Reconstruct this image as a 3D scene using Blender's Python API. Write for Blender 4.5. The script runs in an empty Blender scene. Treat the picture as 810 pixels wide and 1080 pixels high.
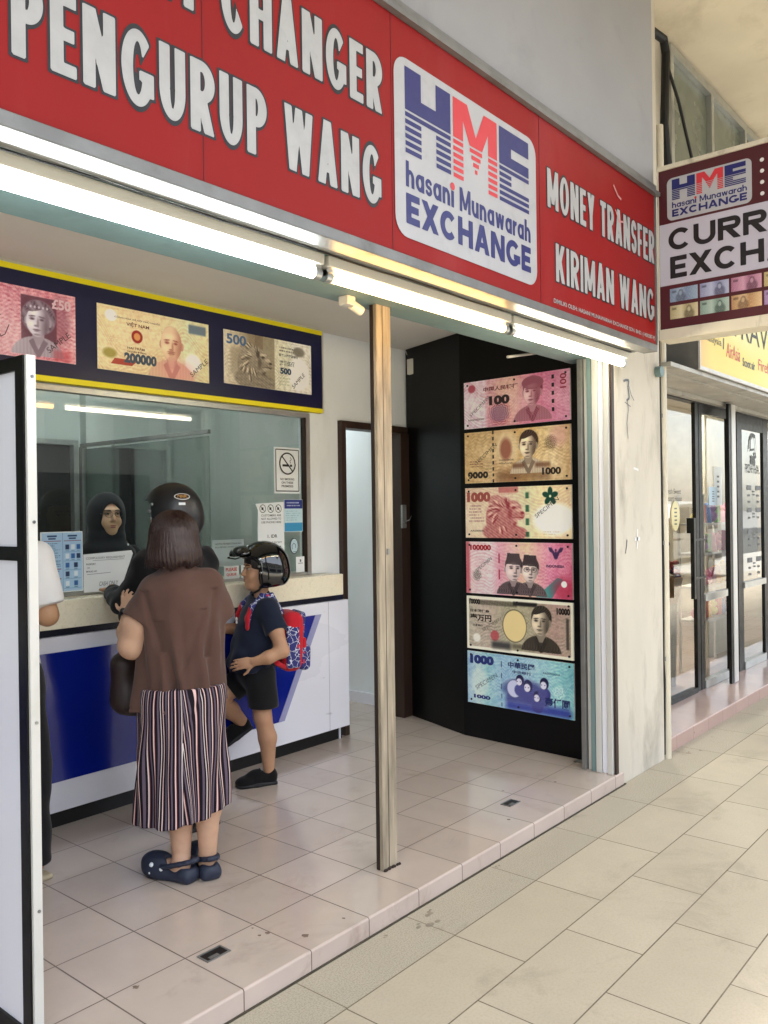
import bpy, bmesh, math, random
import numpy as np
from mathutils import Vector, Matrix

random.seed(7)
rng = np.random.RandomState(11)
S = bpy.context.scene
COL = S.collection

# ------------------------------------------------------------------ camera
H_EYE = 1.58
YAW, ROLL = math.radians(50.137), math.radians(0.768)
fwd = Vector((math.sin(YAW), math.cos(YAW), 0))
rgt = Vector((math.cos(YAW), -math.sin(YAW), 0))
dwn = Vector((0, 0, -1))
r3 = math.cos(ROLL) * rgt + math.sin(ROLL) * dwn
d3 = -math.sin(ROLL) * rgt + math.cos(ROLL) * dwn
cam = bpy.data.cameras.new('camera')
cam.sensor_width = 36.0
cam.lens = 896.2 / 1080 * 36.0
cam.clip_start = 0.05
cam.clip_end = 2000
camo = bpy.data.objects.new('camera', cam)
COL.objects.link(camo)
up = -d3
camo.matrix_world = Matrix(((r3.x, up.x, -fwd.x, 0), (r3.y, up.y, -fwd.y, 0), (r3.z, up.z, -fwd.z, H_EYE), (0, 0, 0, 1)))
S.camera = camo

# ------------------------------------------------------------------ light
SUN_EL, SUN_AZ = math.radians(72), math.radians(200)     # azimuth clockwise from +Y
W = bpy.data.worlds.new('World'); S.world = W; W.use_nodes = True
nt = W.node_tree; nt.nodes.clear()
sky = nt.nodes.new('ShaderNodeTexSky'); sky.sky_type = 'NISHITA'; sky.sun_disc = False
sky.sun_elevation = SUN_EL; sky.sun_rotation = SUN_AZ
sky.air_density = 1.2; sky.dust_density = 1.6; sky.ozone_density = 1.0
bg = nt.nodes.new('ShaderNodeBackground'); bg.inputs['Strength'].default_value = 0.15
wo = nt.nodes.new('ShaderNodeOutputWorld')
hs = nt.nodes.new('ShaderNodeHueSaturation'); hs.inputs['Saturation'].default_value = .45      # overcast: a paler sky
nt.links.new(sky.outputs[0], hs.inputs['Color']); nt.links.new(hs.outputs[0], bg.inputs[0]); nt.links.new(bg.outputs[0], wo.inputs[0])
sl = bpy.data.lights.new('sun', 'SUN'); sl.energy = 2.5; sl.angle = math.radians(14); sl.color = (1, .97, .93)
so = bpy.data.objects.new('sun', sl); COL.objects.link(so)
sd = Vector((math.sin(SUN_AZ) * math.cos(SUN_EL), math.cos(SUN_AZ) * math.cos(SUN_EL), math.sin(SUN_EL)))
so.rotation_euler = sd.to_track_quat('Z', 'Y').to_euler(); so.location = (0, -6, 12)
S.view_settings.view_transform = 'Standard'; S.view_settings.look = 'None'
S.view_settings.exposure = 2.08; S.view_settings.gamma = 1.0
S.view_settings.use_curve_mapping = False
S.render.engine = 'CYCLES'
cy = S.cycles
cy.use_denoising = True
try: cy.denoiser = 'OPENIMAGEDENOISE'
except Exception: pass
cy.max_bounces = 10; cy.diffuse_bounces = 5; cy.glossy_bounces = 4; cy.transmission_bounces = 4
cy.transparent_max_bounces = 16; cy.caustics_reflective = False; cy.caustics_refractive = False
cy.sample_clamp_indirect = 8.0

# ------------------------------------------------------------------ helpers: objects
ORG = {}
def root_of(o):
    while o.parent: o = o.parent
    return o
def tag(o, label=None, cat=None, group=None, kind=None):
    if label: o['label'] = label
    if cat: o['category'] = cat
    if group: o['group'] = group
    if kind: o['kind'] = kind
    return o
def thing(name, label, cat, loc, group=None, rz=0.0):
    o = bpy.data.objects.new(name, None); COL.objects.link(o)
    o.empty_display_size = .1
    o.location = loc; o.rotation_euler = (0, 0, rz)
    return tag(o, label, cat, group)
def mesh_from(name, V, F, mats, mi=None, smooth=False):
    me = bpy.data.meshes.new(name)
    V = np.asarray(V, dtype=np.float64).reshape(-1, 3)
    if isinstance(F, np.ndarray):
        me.vertices.add(len(V)); me.vertices.foreach_set('co', V.astype(np.float32).ravel())
        n, k = F.shape
        me.loops.add(n * k); me.loops.foreach_set('vertex_index', F.astype(np.int32).ravel())
        me.polygons.add(n); me.polygons.foreach_set('loop_start', np.arange(0, n * k, k, dtype=np.int32))
        me.polygons.foreach_set('loop_total', np.full(n, k, dtype=np.int32))
        me.update(calc_edges=True)
    else:
        me.from_pydata([tuple(v) for v in V], [], F)
    if not isinstance(mats, (list, tuple)): mats = [mats]
    for m in mats: me.materials.append(m)
    if mi is not None and len(me.polygons):
        me.polygons.foreach_set('material_index', np.asarray(mi, dtype=np.int32))
    if len(me.polygons):
        me.polygons.foreach_set('use_smooth', np.full(len(me.polygons), bool(smooth)))
    me.update()
    return me
def put(name, me, parent=None, loc=None):
    """world-space mesh -> object; with a parent the vertices become local to the top thing's place."""
    o = bpy.data.objects.new(name, me); COL.objects.link(o)
    if parent is not None:
        r = root_of(parent)
        M = Matrix.Translation(r.location) @ Matrix.Rotation(r.rotation_euler[2], 4, 'Z')
        if not me.get('local'): me.transform(M.inverted())
        o.parent = parent
    elif loc is not None:
        me.transform(Matrix.Translation(-Vector(loc))); o.location = loc
    return o

class MB:
    def __init__(s): s.V = []; s.F = []; s.M = []
    def add(s, V, F, m=0):
        n = len(s.V); s.V += [tuple(v) for v in V]
        for f in F: s.F.append([i + n for i in f]); s.M.append(m)
        return s
    def box(s, x0, x1, y0, y1, z0, z1, m=0, bev=0.0):
        if bev:
            bm = bmesh.new(); bmesh.ops.create_cube(bm, size=1)
            for v in bm.verts: v.co = Vector(((x0 + x1) / 2 + v.co.x * (x1 - x0), (y0 + y1) / 2 + v.co.y * (y1 - y0), (z0 + z1) / 2 + v.co.z * (z1 - z0)))
            bmesh.ops.bevel(bm, geom=bm.edges[:], offset=bev, segments=2, affect='EDGES', profile=.6)
            return s.bm(bm, m)
        V = [(x, y, z) for x in (x0, x1) for y in (y0, y1) for z in (z0, z1)]
        return s.add(V, [(0, 1, 3, 2), (4, 6, 7, 5), (0, 4, 5, 1), (2, 3, 7, 6), (0, 2, 6, 4), (1, 5, 7, 3)], m)
    def bm(s, bm, m=0):
        bm.verts.index_update()
        s.add([v.co.copy() for v in bm.verts], [[v.index for v in f.verts] for f in bm.faces], m); bm.free(); return s
    def fbox(s, fr, a0, a1, b0, b1, d0, d1, m=0):
        V = [fr(a, b, d) for a in (a0, a1) for b in (b0, b1) for d in (d0, d1)]
        return s.add(V, [(0, 1, 3, 2), (4, 6, 7, 5), (0, 4, 5, 1), (2, 3, 7, 6), (0, 2, 6, 4), (1, 5, 7, 3)], m)
    def quad(s, fr, a0, a1, b0, b1, d=0, m=0):
        return s.add([fr(a0, b0, d), fr(a1, b0, d), fr(a1, b1, d), fr(a0, b1, d)], [(0, 1, 2, 3)], m)
    def poly(s, fr, pts, d=0, m=0):
        return s.add([fr(a, b, d) for a, b in pts], [list(range(len(pts)))], m)
    def prism(s, fr, pts, d0, d1, m=0):
        n = len(pts); V = [fr(a, b, d0) for a, b in pts] + [fr(a, b, d1) for a, b in pts]
        F = [list(range(n))[::-1], [i + n for i in range(n)]] + [[i, (i + 1) % n, (i + 1) % n + n, i + n] for i in range(n)]
        return s.add(V, F, m)
    def cyl(s, p0, p1, r0, r1=None, n=16, m=0, cap=True):
        r1 = r0 if r1 is None else r1
        return s.tube([p0, p1], [r0, r1], n, m, cap)
    def tube(s, pts, r, n=10, m=0, cap=True):
        pts = [Vector(p) for p in pts]
        if not isinstance(r, (list, tuple)): r = [r] * len(pts)
        V = []; F = []; ref = None
        for i, p in enumerate(pts):
            t = (pts[min(i + 1, len(pts) - 1)] - pts[max(i - 1, 0)]).normalized()
            if ref is None:
                ref = Vector((0, 0, 1)) if abs(t.z) < .9 else Vector((1, 0, 0))
            u = (ref - t * ref.dot(t)).normalized(); w = t.cross(u); ref = u
            for k in range(n):
                a = 2 * math.pi * k / n; V.append(p + r[i] * (math.cos(a) * u + math.sin(a) * w))
        for i in range(len(pts) - 1):
            for k in range(n):
                F.append([i * n + k, i * n + (k + 1) % n, (i + 1) * n + (k + 1) % n, (i + 1) * n + k])
        if cap:
            F.append(list(range(n))[::-1]); F.append([(len(pts) - 1) * n + k for k in range(n)])
        return s.add(V, F, m)
    def ell(s, c, r, m=0, nu=16, nv=10, R=None):
        V = []; F = []
        for j in range(nv + 1):
            ph = math.pi * j / nv
            for i in range(nu):
                th = 2 * math.pi * i / nu
                v = Vector((r[0] * math.sin(ph) * math.cos(th), r[1] * math.sin(ph) * math.sin(th), r[2] * math.cos(ph)))
                if R is not None: v = R @ v
                V.append(Vector(c) + v)
        for j in range(nv):
            for i in range(nu):
                F.append([j * nu + i, (j + 1) * nu + i, (j + 1) * nu + (i + 1) % nu, j * nu + (i + 1) % nu])
        return s.add(V, F, m)
    def mesh(s, name, mats, smooth=False): return mesh_from(name, s.V, s.F, mats, s.M, smooth)
    def part(s, name, mats, parent, smooth=False, label=None, local=False):
        me = s.mesh(name, mats, smooth)
        if local: me['local'] = 1
        return tag(put(name, me, parent), label)
    def solo(s, name, mats, label, cat, loc, group=None, smooth=False):
        return tag(put(name, s.mesh(name, mats, smooth), None, loc), label, cat, group)
    def struct(s, name, mats, smooth=False):
        return tag(put(name, s.mesh(name, mats, smooth)), kind='structure')

class FR:
    """flat frame: fr(a,b,d) = origin + a*u + b*v + d*n"""
    def __init__(s, o, u, v): s.o = Vector(o); s.u = Vector(u).normalized(); s.v = Vector(v).normalized(); s.n = s.u.cross(s.v)
    def __call__(s, a, b, d=0): return s.o + s.u * a + s.v * b + s.n * d
    def sub(s, a, b, d=0, rot=0):
        c, k = math.cos(rot), math.sin(rot)
        return FR(s(a, b, d), s.u * c + s.v * k, -s.u * k + s.v * c)

def rrect(a0, a1, b0, b1, r, n=6):
    P = []
    for cx_, cy_, t0 in ((a1 - r, b0 + r, -90), (a1 - r, b1 - r, 0), (a0 + r, b1 - r, 90), (a0 + r, b0 + r, 180)):
        for k in range(n + 1):
            t = math.radians(t0 + 90 * k / n); P.append((cx_ + r * math.cos(t), cy_ + r * math.sin(t)))
    return P
def circ(a, b, r, n=20, ry=None): 
    ry = r if ry is None else ry
    return [(a + r * math.cos(2 * math.pi * k / n), b + ry * math.sin(2 * math.pi * k / n)) for k in range(n)]

# ------------------------------------------------------------------ lettering
FONT = bpy.data.fonts.load('<builtin>')
_tc = {}
def glyphs(s, bold=0.0, res=4):
    k = (s, bold, res)
    if k in _tc: return _tc[k]
    cu = bpy.data.curves.new('t', 'FONT'); cu.body = s; cu.font = FONT; cu.size = 1; cu.offset = bold; cu.resolution_u = res
    cu.fill_mode = 'FRONT' if hasattr(cu, 'fill_mode') else cu.fill_mode
    o = bpy.data.objects.new('t', cu); COL.objects.link(o)
    dg = bpy.context.evaluated_depsgraph_get(); dg.update()
    me = bpy.data.meshes.new_from_object(o.evaluated_get(dg))
    V = np.array([v.co[:] for v in me.vertices]).reshape(-1, 3); F = [list(p.vertices) for p in me.polygons]
    bpy.data.objects.remove(o); bpy.data.curves.remove(cu); bpy.data.meshes.remove(me)
    _tc[k] = (V, F); return V, F
def text(mb, fr, s, a0, a1, b0, b1, d=.002, bold=0.0, m=0, ref=None, shear=0.0, grow=0.0):
    """fit the line s into the box a0..a1, b0..b1 of the frame (ref = bold value whose bounds are used for the fit)"""
    V, F = glyphs(s, bold)
    if len(V) == 0: return
    B, _ = glyphs(s, bold if ref is None else ref)
    lo, hi = B[:, :2].min(0), B[:, :2].max(0)
    X = a0 + (V[:, 0] - lo[0]) / (hi[0] - lo[0]) * (a1 - a0)
    Y = b0 + (V[:, 1] - lo[1]) / (hi[1] - lo[1]) * (b1 - b0)
    X = X + shear * (Y - b0)
    mb.add([fr(x, y, d) for x, y in zip(X, Y)], F, m)

# ------------------------------------------------------------------ heavy block letters (strokes -> filled contour)
GW = dict(A=.58, C=.56, E=.42, F=.40, G=.60, H=.54, I=.17, K=.54, M=.70, N=.56, O=.60, P=.48, R=.52, S=.46, T=.44, U=.52, W=.80, X=.56, Y=.54, h=.46, a=.48, s=.38, n=.46, i=.17, u=.46, w=.66, r=.30)
GW[' '] = .22
def glyph_field(ch, w, t, X, Y):
    mx, mn = np.maximum, np.minimum
    bar = lambda x0, x1, y0, y1: mx(np.abs(X - (x0 + x1) / 2) - (x1 - x0) / 2, np.abs(Y - (y0 + y1) / 2) - (y1 - y0) / 2)
    el = lambda cx, cy_, rx, ry: (np.sqrt(((X - cx) / rx) ** 2 + ((Y - cy_) / ry) ** 2) - 1) * min(rx, ry)
    ring = lambda cx, cy_, rx, ry, tv=.88: mx(el(cx, cy_, rx, ry), -el(cx, cy_, rx - t, ry - t * tv))
    def dg(x0, y0, x1, y1, k=1.0):
        sl = (x1 - x0) / (y1 - y0); tw = t * k * math.sqrt(1 + sl * sl); f = (np.abs(X - (x0 + sl * (Y - y0))) - tw / 2) / math.sqrt(1 + sl * sl)
        return mx(f, np.abs(Y - (y0 + y1) / 2) - abs(y1 - y0) / 2)
    def poly(P, r):
        d = np.full_like(X, 9.)
        for (a, b), (c, e) in zip(P, P[1:]):
            L = (c - a) ** 2 + (e - b) ** 2; h = np.clip(((X - a) * (c - a) + (Y - b) * (e - b)) / max(L, 1e-9), 0, 1); d = mn(d, np.hypot(X - a - h * (c - a), Y - b - h * (e - b)))
        return d - r
    arc = lambda cx, cy_, rx, ry, a0, a1: [(cx + rx * math.cos(math.radians(a)), cy_ + ry * math.sin(math.radians(a))) for a in np.linspace(a0, a1, 14)]
    x = .68; h = t * .9
    if ch == 'I': return bar(0, w, 0, 1)
    if ch == 'E': return mn(mn(bar(0, t, 0, 1), bar(0, w, 1 - h, 1)), mn(bar(0, w, 0, h), bar(0, w * .92, .5 - h / 2, .5 + h / 2)))
    if ch == 'F': return mn(mn(bar(0, t, 0, 1), bar(0, w, 1 - h, 1)), bar(0, w * .9, .46 - h / 2, .46 + h / 2))
    if ch == 'H': return mn(mn(bar(0, t, 0, 1), bar(w - t, w, 0, 1)), bar(0, w, .5 - h / 2, .5 + h / 2))
    if ch == 'T': return mn(bar(w / 2 - t / 2, w / 2 + t / 2, 0, 1), bar(0, w, 1 - h, 1))
    if ch == 'N': return mn(mn(bar(0, t, 0, 1), bar(w - t, w, 0, 1)), dg(t * .55, 1, w - t * .55, 0, .95))
    if ch == 'M': return mn(mn(bar(0, t * .95, 0, 1), bar(w - t * .95, w, 0, 1)), mn(dg(t * .55, 1, w / 2, .12, .85), dg(w - t * .55, 1, w / 2, .12, .85)))
    if ch == 'A': return mn(mn(dg(t * .55, 0, w / 2, 1.04), dg(w - t * .55, 0, w / 2, 1.04)), mx(bar(w * .2, w * .8, .2, .2 + h * .8), -9))
    if ch in 'Ww':
        H = 1 if ch == 'W' else x; q = t * .55; return mn(mn(dg(q, H, w * .29, 0, .9), dg(w * .5, H, w * .29, 0, .85)), mn(dg(w * .5, H, w * .71, 0, .85), dg(w - q, H, w * .71, 0, .9)))
    if ch == 'X': return mn(dg(t * .6, 0, w - t * .6, 1), dg(t * .6, 1, w - t * .6, 0))
    if ch == 'Y': return mn(mn(dg(t * .6, 1, w / 2, .40), dg(w - t * .6, 1, w / 2, .40)), bar(w / 2 - t / 2, w / 2 + t / 2, 0, .46))
    if ch == 'K': return mn(mn(bar(0, t, 0, 1), dg(t * .75, .34, w - t * .6, 1)), dg(w * .42, .62, w - t * .6, 0))
    if ch in 'OC' or ch == 'G':
        r = ring(w / 2, .5, w / 2, .5)
        if ch == 'O': return r
        u = (X - w / 2) / (w / 2); v = (Y - .5) / .5
        if ch == 'C': return mx(r, mn(u * .9 - np.abs(v), u) * .4)
        cut = mn(u - .02, mn(v + .1, u * .95 - v)) * .35
        return mn(mx(r, cut), mn(bar(w - t, w, .16, .48), bar(w * .54, w, .48 - h * .85, .48)))
    if ch in 'PR':
        b = min(w * .55, .30); y0 = .42; cy_ = (1 + y0) / 2; ry = (1 - y0) / 2
        bowl = mn(mx(ring(w - b, cy_, b, ry), (w - b) - X), mn(bar(t * .5, w - b + .01, 1 - h, 1), bar(t * .5, w - b + .01, y0, y0 + h)))
        g = mn(bar(0, t, 0, 1), bowl)
        return g if ch == 'P' else mn(g, dg(w * .46, .46, w - t * .6, 0))
    if ch == 'U' or ch == 'u':
        H = 1 if ch == 'U' else x; ry = min(.42, H * .55); g = mn(mx(ring(w / 2, ry, w / 2, ry), Y - ry), mn(bar(0, t, ry - .01, H), bar(w - t, w, ry - .01 if ch == 'U' else 0, H))); return g
    if ch in 'Ss':
        H = 1 if ch == 'S' else x; q = t * (.92 if ch == 'S' else .8); rx, ry = (w - q) / 2, (H - q) / 4
        return poly(arc(w / 2, H - q / 2 - ry, rx, ry, 25, 268) + arc(w / 2, q / 2 + ry, rx, ry, 88, -155), q / 2)
    if ch in 'hn':
        H = 1 if ch == 'h' else x; ry = .34; return mn(mn(bar(0, t, 0, H), bar(w - t, w, 0, x - ry + .01)), mx(ring(w / 2, x - ry, w / 2, ry), (x - ry) - Y))
    if ch == 'a': return mn(ring(w / 2, x / 2, w / 2, x / 2), bar(w - t, w, 0, x))
    if ch == 'i': return bar(0, w, 0, x)
    if ch == 'r': return mn(bar(0, t, 0, x), mx(mx(ring(w * 1.0, x - .36, w * .98, .36), (x - .33) - Y), X - w))
_bg = {}
def block_glyph(ch, w, t, grow):
    """filled polygons of one letter, grown by `grow`; returns verts (unit height) and faces"""
    k = (ch, round(w, 3), round(t, 3), round(grow, 4))
    if k in _bg: return _bg[k]
    n = .022; p = grow + n * 2
    xs = np.arange(-p, w + p + n, n); ys = np.arange(-p, 1 + p + n, n)
    X, Y = np.meshgrid(xs, ys); f = glyph_field(ch, w, t, X, Y) - grow
    V, F = [], []
    def emit(P): V.extend(P); F.append(list(range(len(V) - len(P), len(V))))
    neg = f < 0; full = neg[:-1, :-1] & neg[1:, :-1] & neg[:-1, 1:] & neg[1:, 1:]; anyn = neg[:-1, :-1] | neg[1:, :-1] | neg[:-1, 1:] | neg[1:, 1:]
    for j in range(len(ys) - 1):
        i = 0
        while i < len(xs) - 1:
            if full[j, i]:
                i0 = i
                while i < len(xs) - 1 and full[j, i]: i += 1
                emit([(xs[i0], ys[j]), (xs[i], ys[j]), (xs[i], ys[j + 1]), (xs[i0], ys[j + 1])]); continue
            if anyn[j, i]:
                c = [(i, j), (i + 1, j), (i + 1, j + 1), (i, j + 1)]; P = []
                for q in range(4):
                    (ia, ja), (ib, jb) = c[q], c[(q + 1) % 4]; fa, fb = f[ja, ia], f[jb, ib]
                    if fa < 0: P.append((xs[ia], ys[ja]))
                    if (fa < 0) != (fb < 0):
                        s_ = fa / (fa - fb); P.append((xs[ia] + s_ * (xs[ib] - xs[ia]), ys[ja] + s_ * (ys[jb] - ys[ja])))
                if len(P) > 2: emit(P)
            i += 1
    _bg[k] = (np.array(V), F); return _bg[k]
def block(mb, fr, s, a0, a1, b0, b1, d=.002, t=.2, gap=.07, grow=0.0, m=0, skip=''):
    """heavy capitals filling the box: letter widths stretch, stroke weight stays"""
    hh = b1 - b0; asp = (a1 - a0) / hh; k = (asp - gap * (len(s) - 1)) / sum(GW[c] for c in s); x = 0; at = {}
    for i_, c in enumerate(s):
        w = GW[c] * k
        if c in 'Ii': w = min(w, t * 1.05)
        at[i_] = (a0 + (x + w / 2) * hh, w * hh)
        if c != ' ' and c not in skip:
            V, F = block_glyph(c, w, t, grow); mb.add([fr(a0 + (x + v[0]) * hh, b0 + v[1] * hh, d) for v in V], F, m)
        x += GW[c] * k + gap
    return at

# ------------------------------------------------------------------ materials
def srgb(h):
    if isinstance(h, str):
        h = h.lstrip('#'); c = [int(h[i:i + 2], 16) / 255 for i in (0, 2, 4)]
    else: c = list(h)
    return tuple(x / 12.92 if x <= .04045 else ((x + .055) / 1.055) ** 2.4 for x in c)
_mc = {}
def nodes(name):
    m = bpy.data.materials.new(name); m.use_nodes = True
    t = m.node_tree; b = t.nodes['Principled BSDF']
    return m, t, b
def setin(b, **k):
    for a, v in k.items():
        b.inputs[a.replace('_', ' ')].default_value = v
def coords(t, scale=(1, 1, 1), kind='Object'):
    tc = t.nodes.new('ShaderNodeTexCoord'); mp = t.nodes.new('ShaderNodeMapping')
    mp.inputs['Scale'].default_value = scale
    t.links.new(tc.outputs[kind], mp.inputs[0]); return mp.outputs[0]
def noise(t, vec, scale, detail=4, rough=.55, dist=0.0):
    n = t.nodes.new('ShaderNodeTexNoise'); n.inputs['Scale'].default_value = scale
    n.inputs['Detail'].default_value = detail; n.inputs['Roughness'].default_value = rough; n.inputs['Distortion'].default_value = dist
    t.links.new(vec, n.inputs['Vector']); return n.outputs['Fac']
def ramp(t, fac, stops, interp='LINEAR'):
    r = t.nodes.new('ShaderNodeValToRGB'); r.color_ramp.interpolation = interp
    e = r.color_ramp.elements
    while len(e) < len(stops): e.new(.5)
    for el, (p, c) in zip(e, stops):
        el.position = p; el.color = (c, c, c, 1) if isinstance(c, (int, float)) else (*c, 1)
    t.links.new(fac, r.inputs[0]); return r.outputs[0]
def mixc(t, fac, a, b, mode='MIX'):
    n = t.nodes.new('ShaderNodeMix'); n.data_type = 'RGBA'; n.blend_type = mode
    for i, v in ((0, fac), (6, a), (7, b)):
        if hasattr(v, 'is_output'): t.links.new(v, n.inputs[i])
        else: n.inputs[i].default_value = v if i == 0 else (*v[:3], 1)
    return n.outputs[2]
def mth(t, op, a, b=None, c=None):
    n = t.nodes.new('ShaderNodeMath'); n.operation = op
    for i, v in enumerate((a, b, c)):
        if v is None: continue
        if hasattr(v, 'is_output'): t.links.new(v, n.inputs[i])
        else: n.inputs[i].default_value = v
    return n.outputs[0]
def bump(t, b, h, strength=.2, dist=.005):
    n = t.nodes.new('ShaderNodeBump'); n.inputs['Strength'].default_value = strength; n.inputs['Distance'].default_value = dist
    t.links.new(h, n.inputs['Height']); t.links.new(n.outputs[0], b.inputs['Normal'])
def mat(name, col, rough=.5, metal=0.0, var=.12, vs=6.0, bmp=0.0, bs=60.0, dirt=None, ds=3.0, dth=(.55, .75), stretch=(1, 1, 1), coat=0.0, spec=.5, rvar=.12, sheen=0.0, sss=0.0):
    m, t, b = nodes(name)
    c = srgb(col) if isinstance(col, str) else col
    v = coords(t, stretch)
    n1 = noise(t, v, vs, 6)
    k = 1 - var
    out = mixc(t, ramp(t, n1, [(.3, 0.0), (.7, 1.0)]), tuple(x * k for x in c), tuple(min(1, x * (1 + var * .5)) for x in c))
    if dirt:
        dc = srgb(dirt[0]) if isinstance(dirt[0], str) else dirt[0]
        n2 = noise(t, v, ds, 8, .65, .4)
        f = mth(t, 'MULTIPLY', ramp(t, n2, [(dth[0], 0.0), (dth[1], 1.0)]), dirt[1])
        out = mixc(t, f, out, dc)
    t.links.new(out, b.inputs['Base Color'])
    rr = noise(t, v, vs * 2.3, 4)
    ro = t.nodes.new('ShaderNodeMapRange'); ro.inputs['To Min'].default_value = max(.02, rough - rvar); ro.inputs['To Max'].default_value = min(1, rough + rvar)
    t.links.new(rr, ro.inputs['Value']); t.links.new(ro.outputs[0], b.inputs['Roughness'])
    setin(b, Metallic=metal, Coat_Weight=coat)
    b.inputs['Specular IOR Level'].default_value = spec
    if sheen: b.inputs['Sheen Weight'].default_value = sheen
    if sss:
        b.inputs['Subsurface Weight'].default_value = sss; b.inputs['Subsurface Radius'].default_value = (.012, .004, .002)
        b.inputs['Subsurface Scale'].default_value = 1.0
    if bmp: bump(t, b, noise(t, v, bs, 5), bmp, .004)
    return m
def emat(name, col, strength):
    m, t, b = nodes(name)
    setin(b, Base_Color=(*col, 1)); b.inputs['Emission Color'].default_value = (*col, 1); b.inputs['Emission Strength'].default_value = strength
    return m
def glass(name, tint=(.86, .95, .93), ior=1.5, boost=1.7, rough=0.0):
    m = bpy.data.materials.new(name); m.use_nodes = True; t = m.node_tree; t.nodes.clear()
    o = t.nodes.new('ShaderNodeOutputMaterial'); mx = t.nodes.new('ShaderNodeMixShader')
    tr = t.nodes.new('ShaderNodeBsdfTransparent'); tr.inputs[0].default_value = (*tint, 1)
    gl = t.nodes.new('ShaderNodeBsdfGlossy'); gl.inputs['Roughness'].default_value = rough
    fr = t.nodes.new('ShaderNodeFresnel'); fr.inputs[0].default_value = ior
    f = mth(t, 'MINIMUM', mth(t, 'MULTIPLY', fr.outputs[0], boost), 1.0)
    t.links.new(f, mx.inputs[0]); t.links.new(tr.outputs[0], mx.inputs[1]); t.links.new(gl.outputs[0], mx.inputs[2]); t.links.new(mx.outputs[0], o.inputs[0])
    return m
def tiles(name, c1, c2, grout, bw, rh, x0, y0, offset=0.0, mortar=.0022, rough=.3, plane='XY', speck=None, bmp=.15, stain=None, coat=0.0, var=.1):
    m, t, b = nodes(name)
    tc = t.nodes.new('ShaderNodeTexCoord'); sx = t.nodes.new('ShaderNodeSeparateXYZ'); cx = t.nodes.new('ShaderNodeCombineXYZ')
    t.links.new(tc.outputs['Object'], sx.inputs[0])
    t.links.new(mth(t, 'SUBTRACT', sx.outputs['XYZ'.index(plane[0])], x0 - 50 * bw), cx.inputs[0])
    t.links.new(mth(t, 'SUBTRACT', sx.outputs['XYZ'.index(plane[1])], y0 - 50 * rh), cx.inputs[1])
    br = t.nodes.new('ShaderNodeTexBrick'); br.offset = offset; br.squash = 1
    t.links.new(cx.outputs[0], br.inputs['Vector'])
    for k, v in (('Scale', 1), ('Mortar Size', mortar), ('Mortar Smooth', .1), ('Bias', 0), ('Brick Width', bw), ('Row Height', rh)): br.inputs[k].default_value = v
    br.inputs['Color1'].default_value = (*srgb(c1), 1); br.inputs['Color2'].default_value = (*srgb(c2), 1); br.inputs['Mortar'].default_value = (*srgb(grout), 1)
    v = coords(t)
    n = noise(t, v, 5, 8, .6)
    out = mixc(t, mth(t, 'MULTIPLY', ramp(t, n, [(.35, 0.0), (.7, 1.0)]), var * 2), br.outputs['Color'], tuple(x * .72 for x in srgb(c1)))
    if speck:
        n2 = noise(t, v, speck[0], 2, .6)
        out = mixc(t, mth(t, 'MULTIPLY', ramp(t, n2, [(.45, 0.0), (.62, 1.0)]), speck[1]), out, srgb(speck[2]))
    if stain:
        n3 = noise(t, v, stain[0], 9, .7, .6)
        out = mixc(t, mth(t, 'MULTIPLY', ramp(t, n3, [(stain[3], 0.0), (stain[3] + .15, 1.0)]), stain[1]), out, srgb(stain[2]))
    t.links.new(out, b.inputs['Base Color'])
    ro = t.nodes.new('ShaderNodeMapRange'); ro.inputs['To Min'].default_value = max(.05, rough - .1); ro.inputs['To Max'].default_value = rough + .12
    t.links.new(noise(t, v, 9, 5), ro.inputs['Value'])
    t.links.new(mth(t, 'ADD', ro.outputs[0], mth(t, 'MULTIPLY', br.outputs['Fac'], .3)), b.inputs['Roughness'])
    b.inputs['Coat Weight'].default_value = coat
    hh = mth(t, 'SUBTRACT', mth(t, 'MULTIPLY', noise(t, v, 140, 3), .12), br.outputs['Fac'])
    bump(t, b, hh, bmp, .002)
    return m
def colattr(name, rough=.45, spec=.4, coat=0.0):
    m, t, b = nodes(name)
    a = t.nodes.new('ShaderNodeAttribute'); a.attribute_name = 'Col'
    t.links.new(a.outputs['Color'], b.inputs['Base Color'])
    setin(b, Roughness=rough, Coat_Weight=coat); b.inputs['Specular IOR Level'].default_value = spec
    return m

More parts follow.
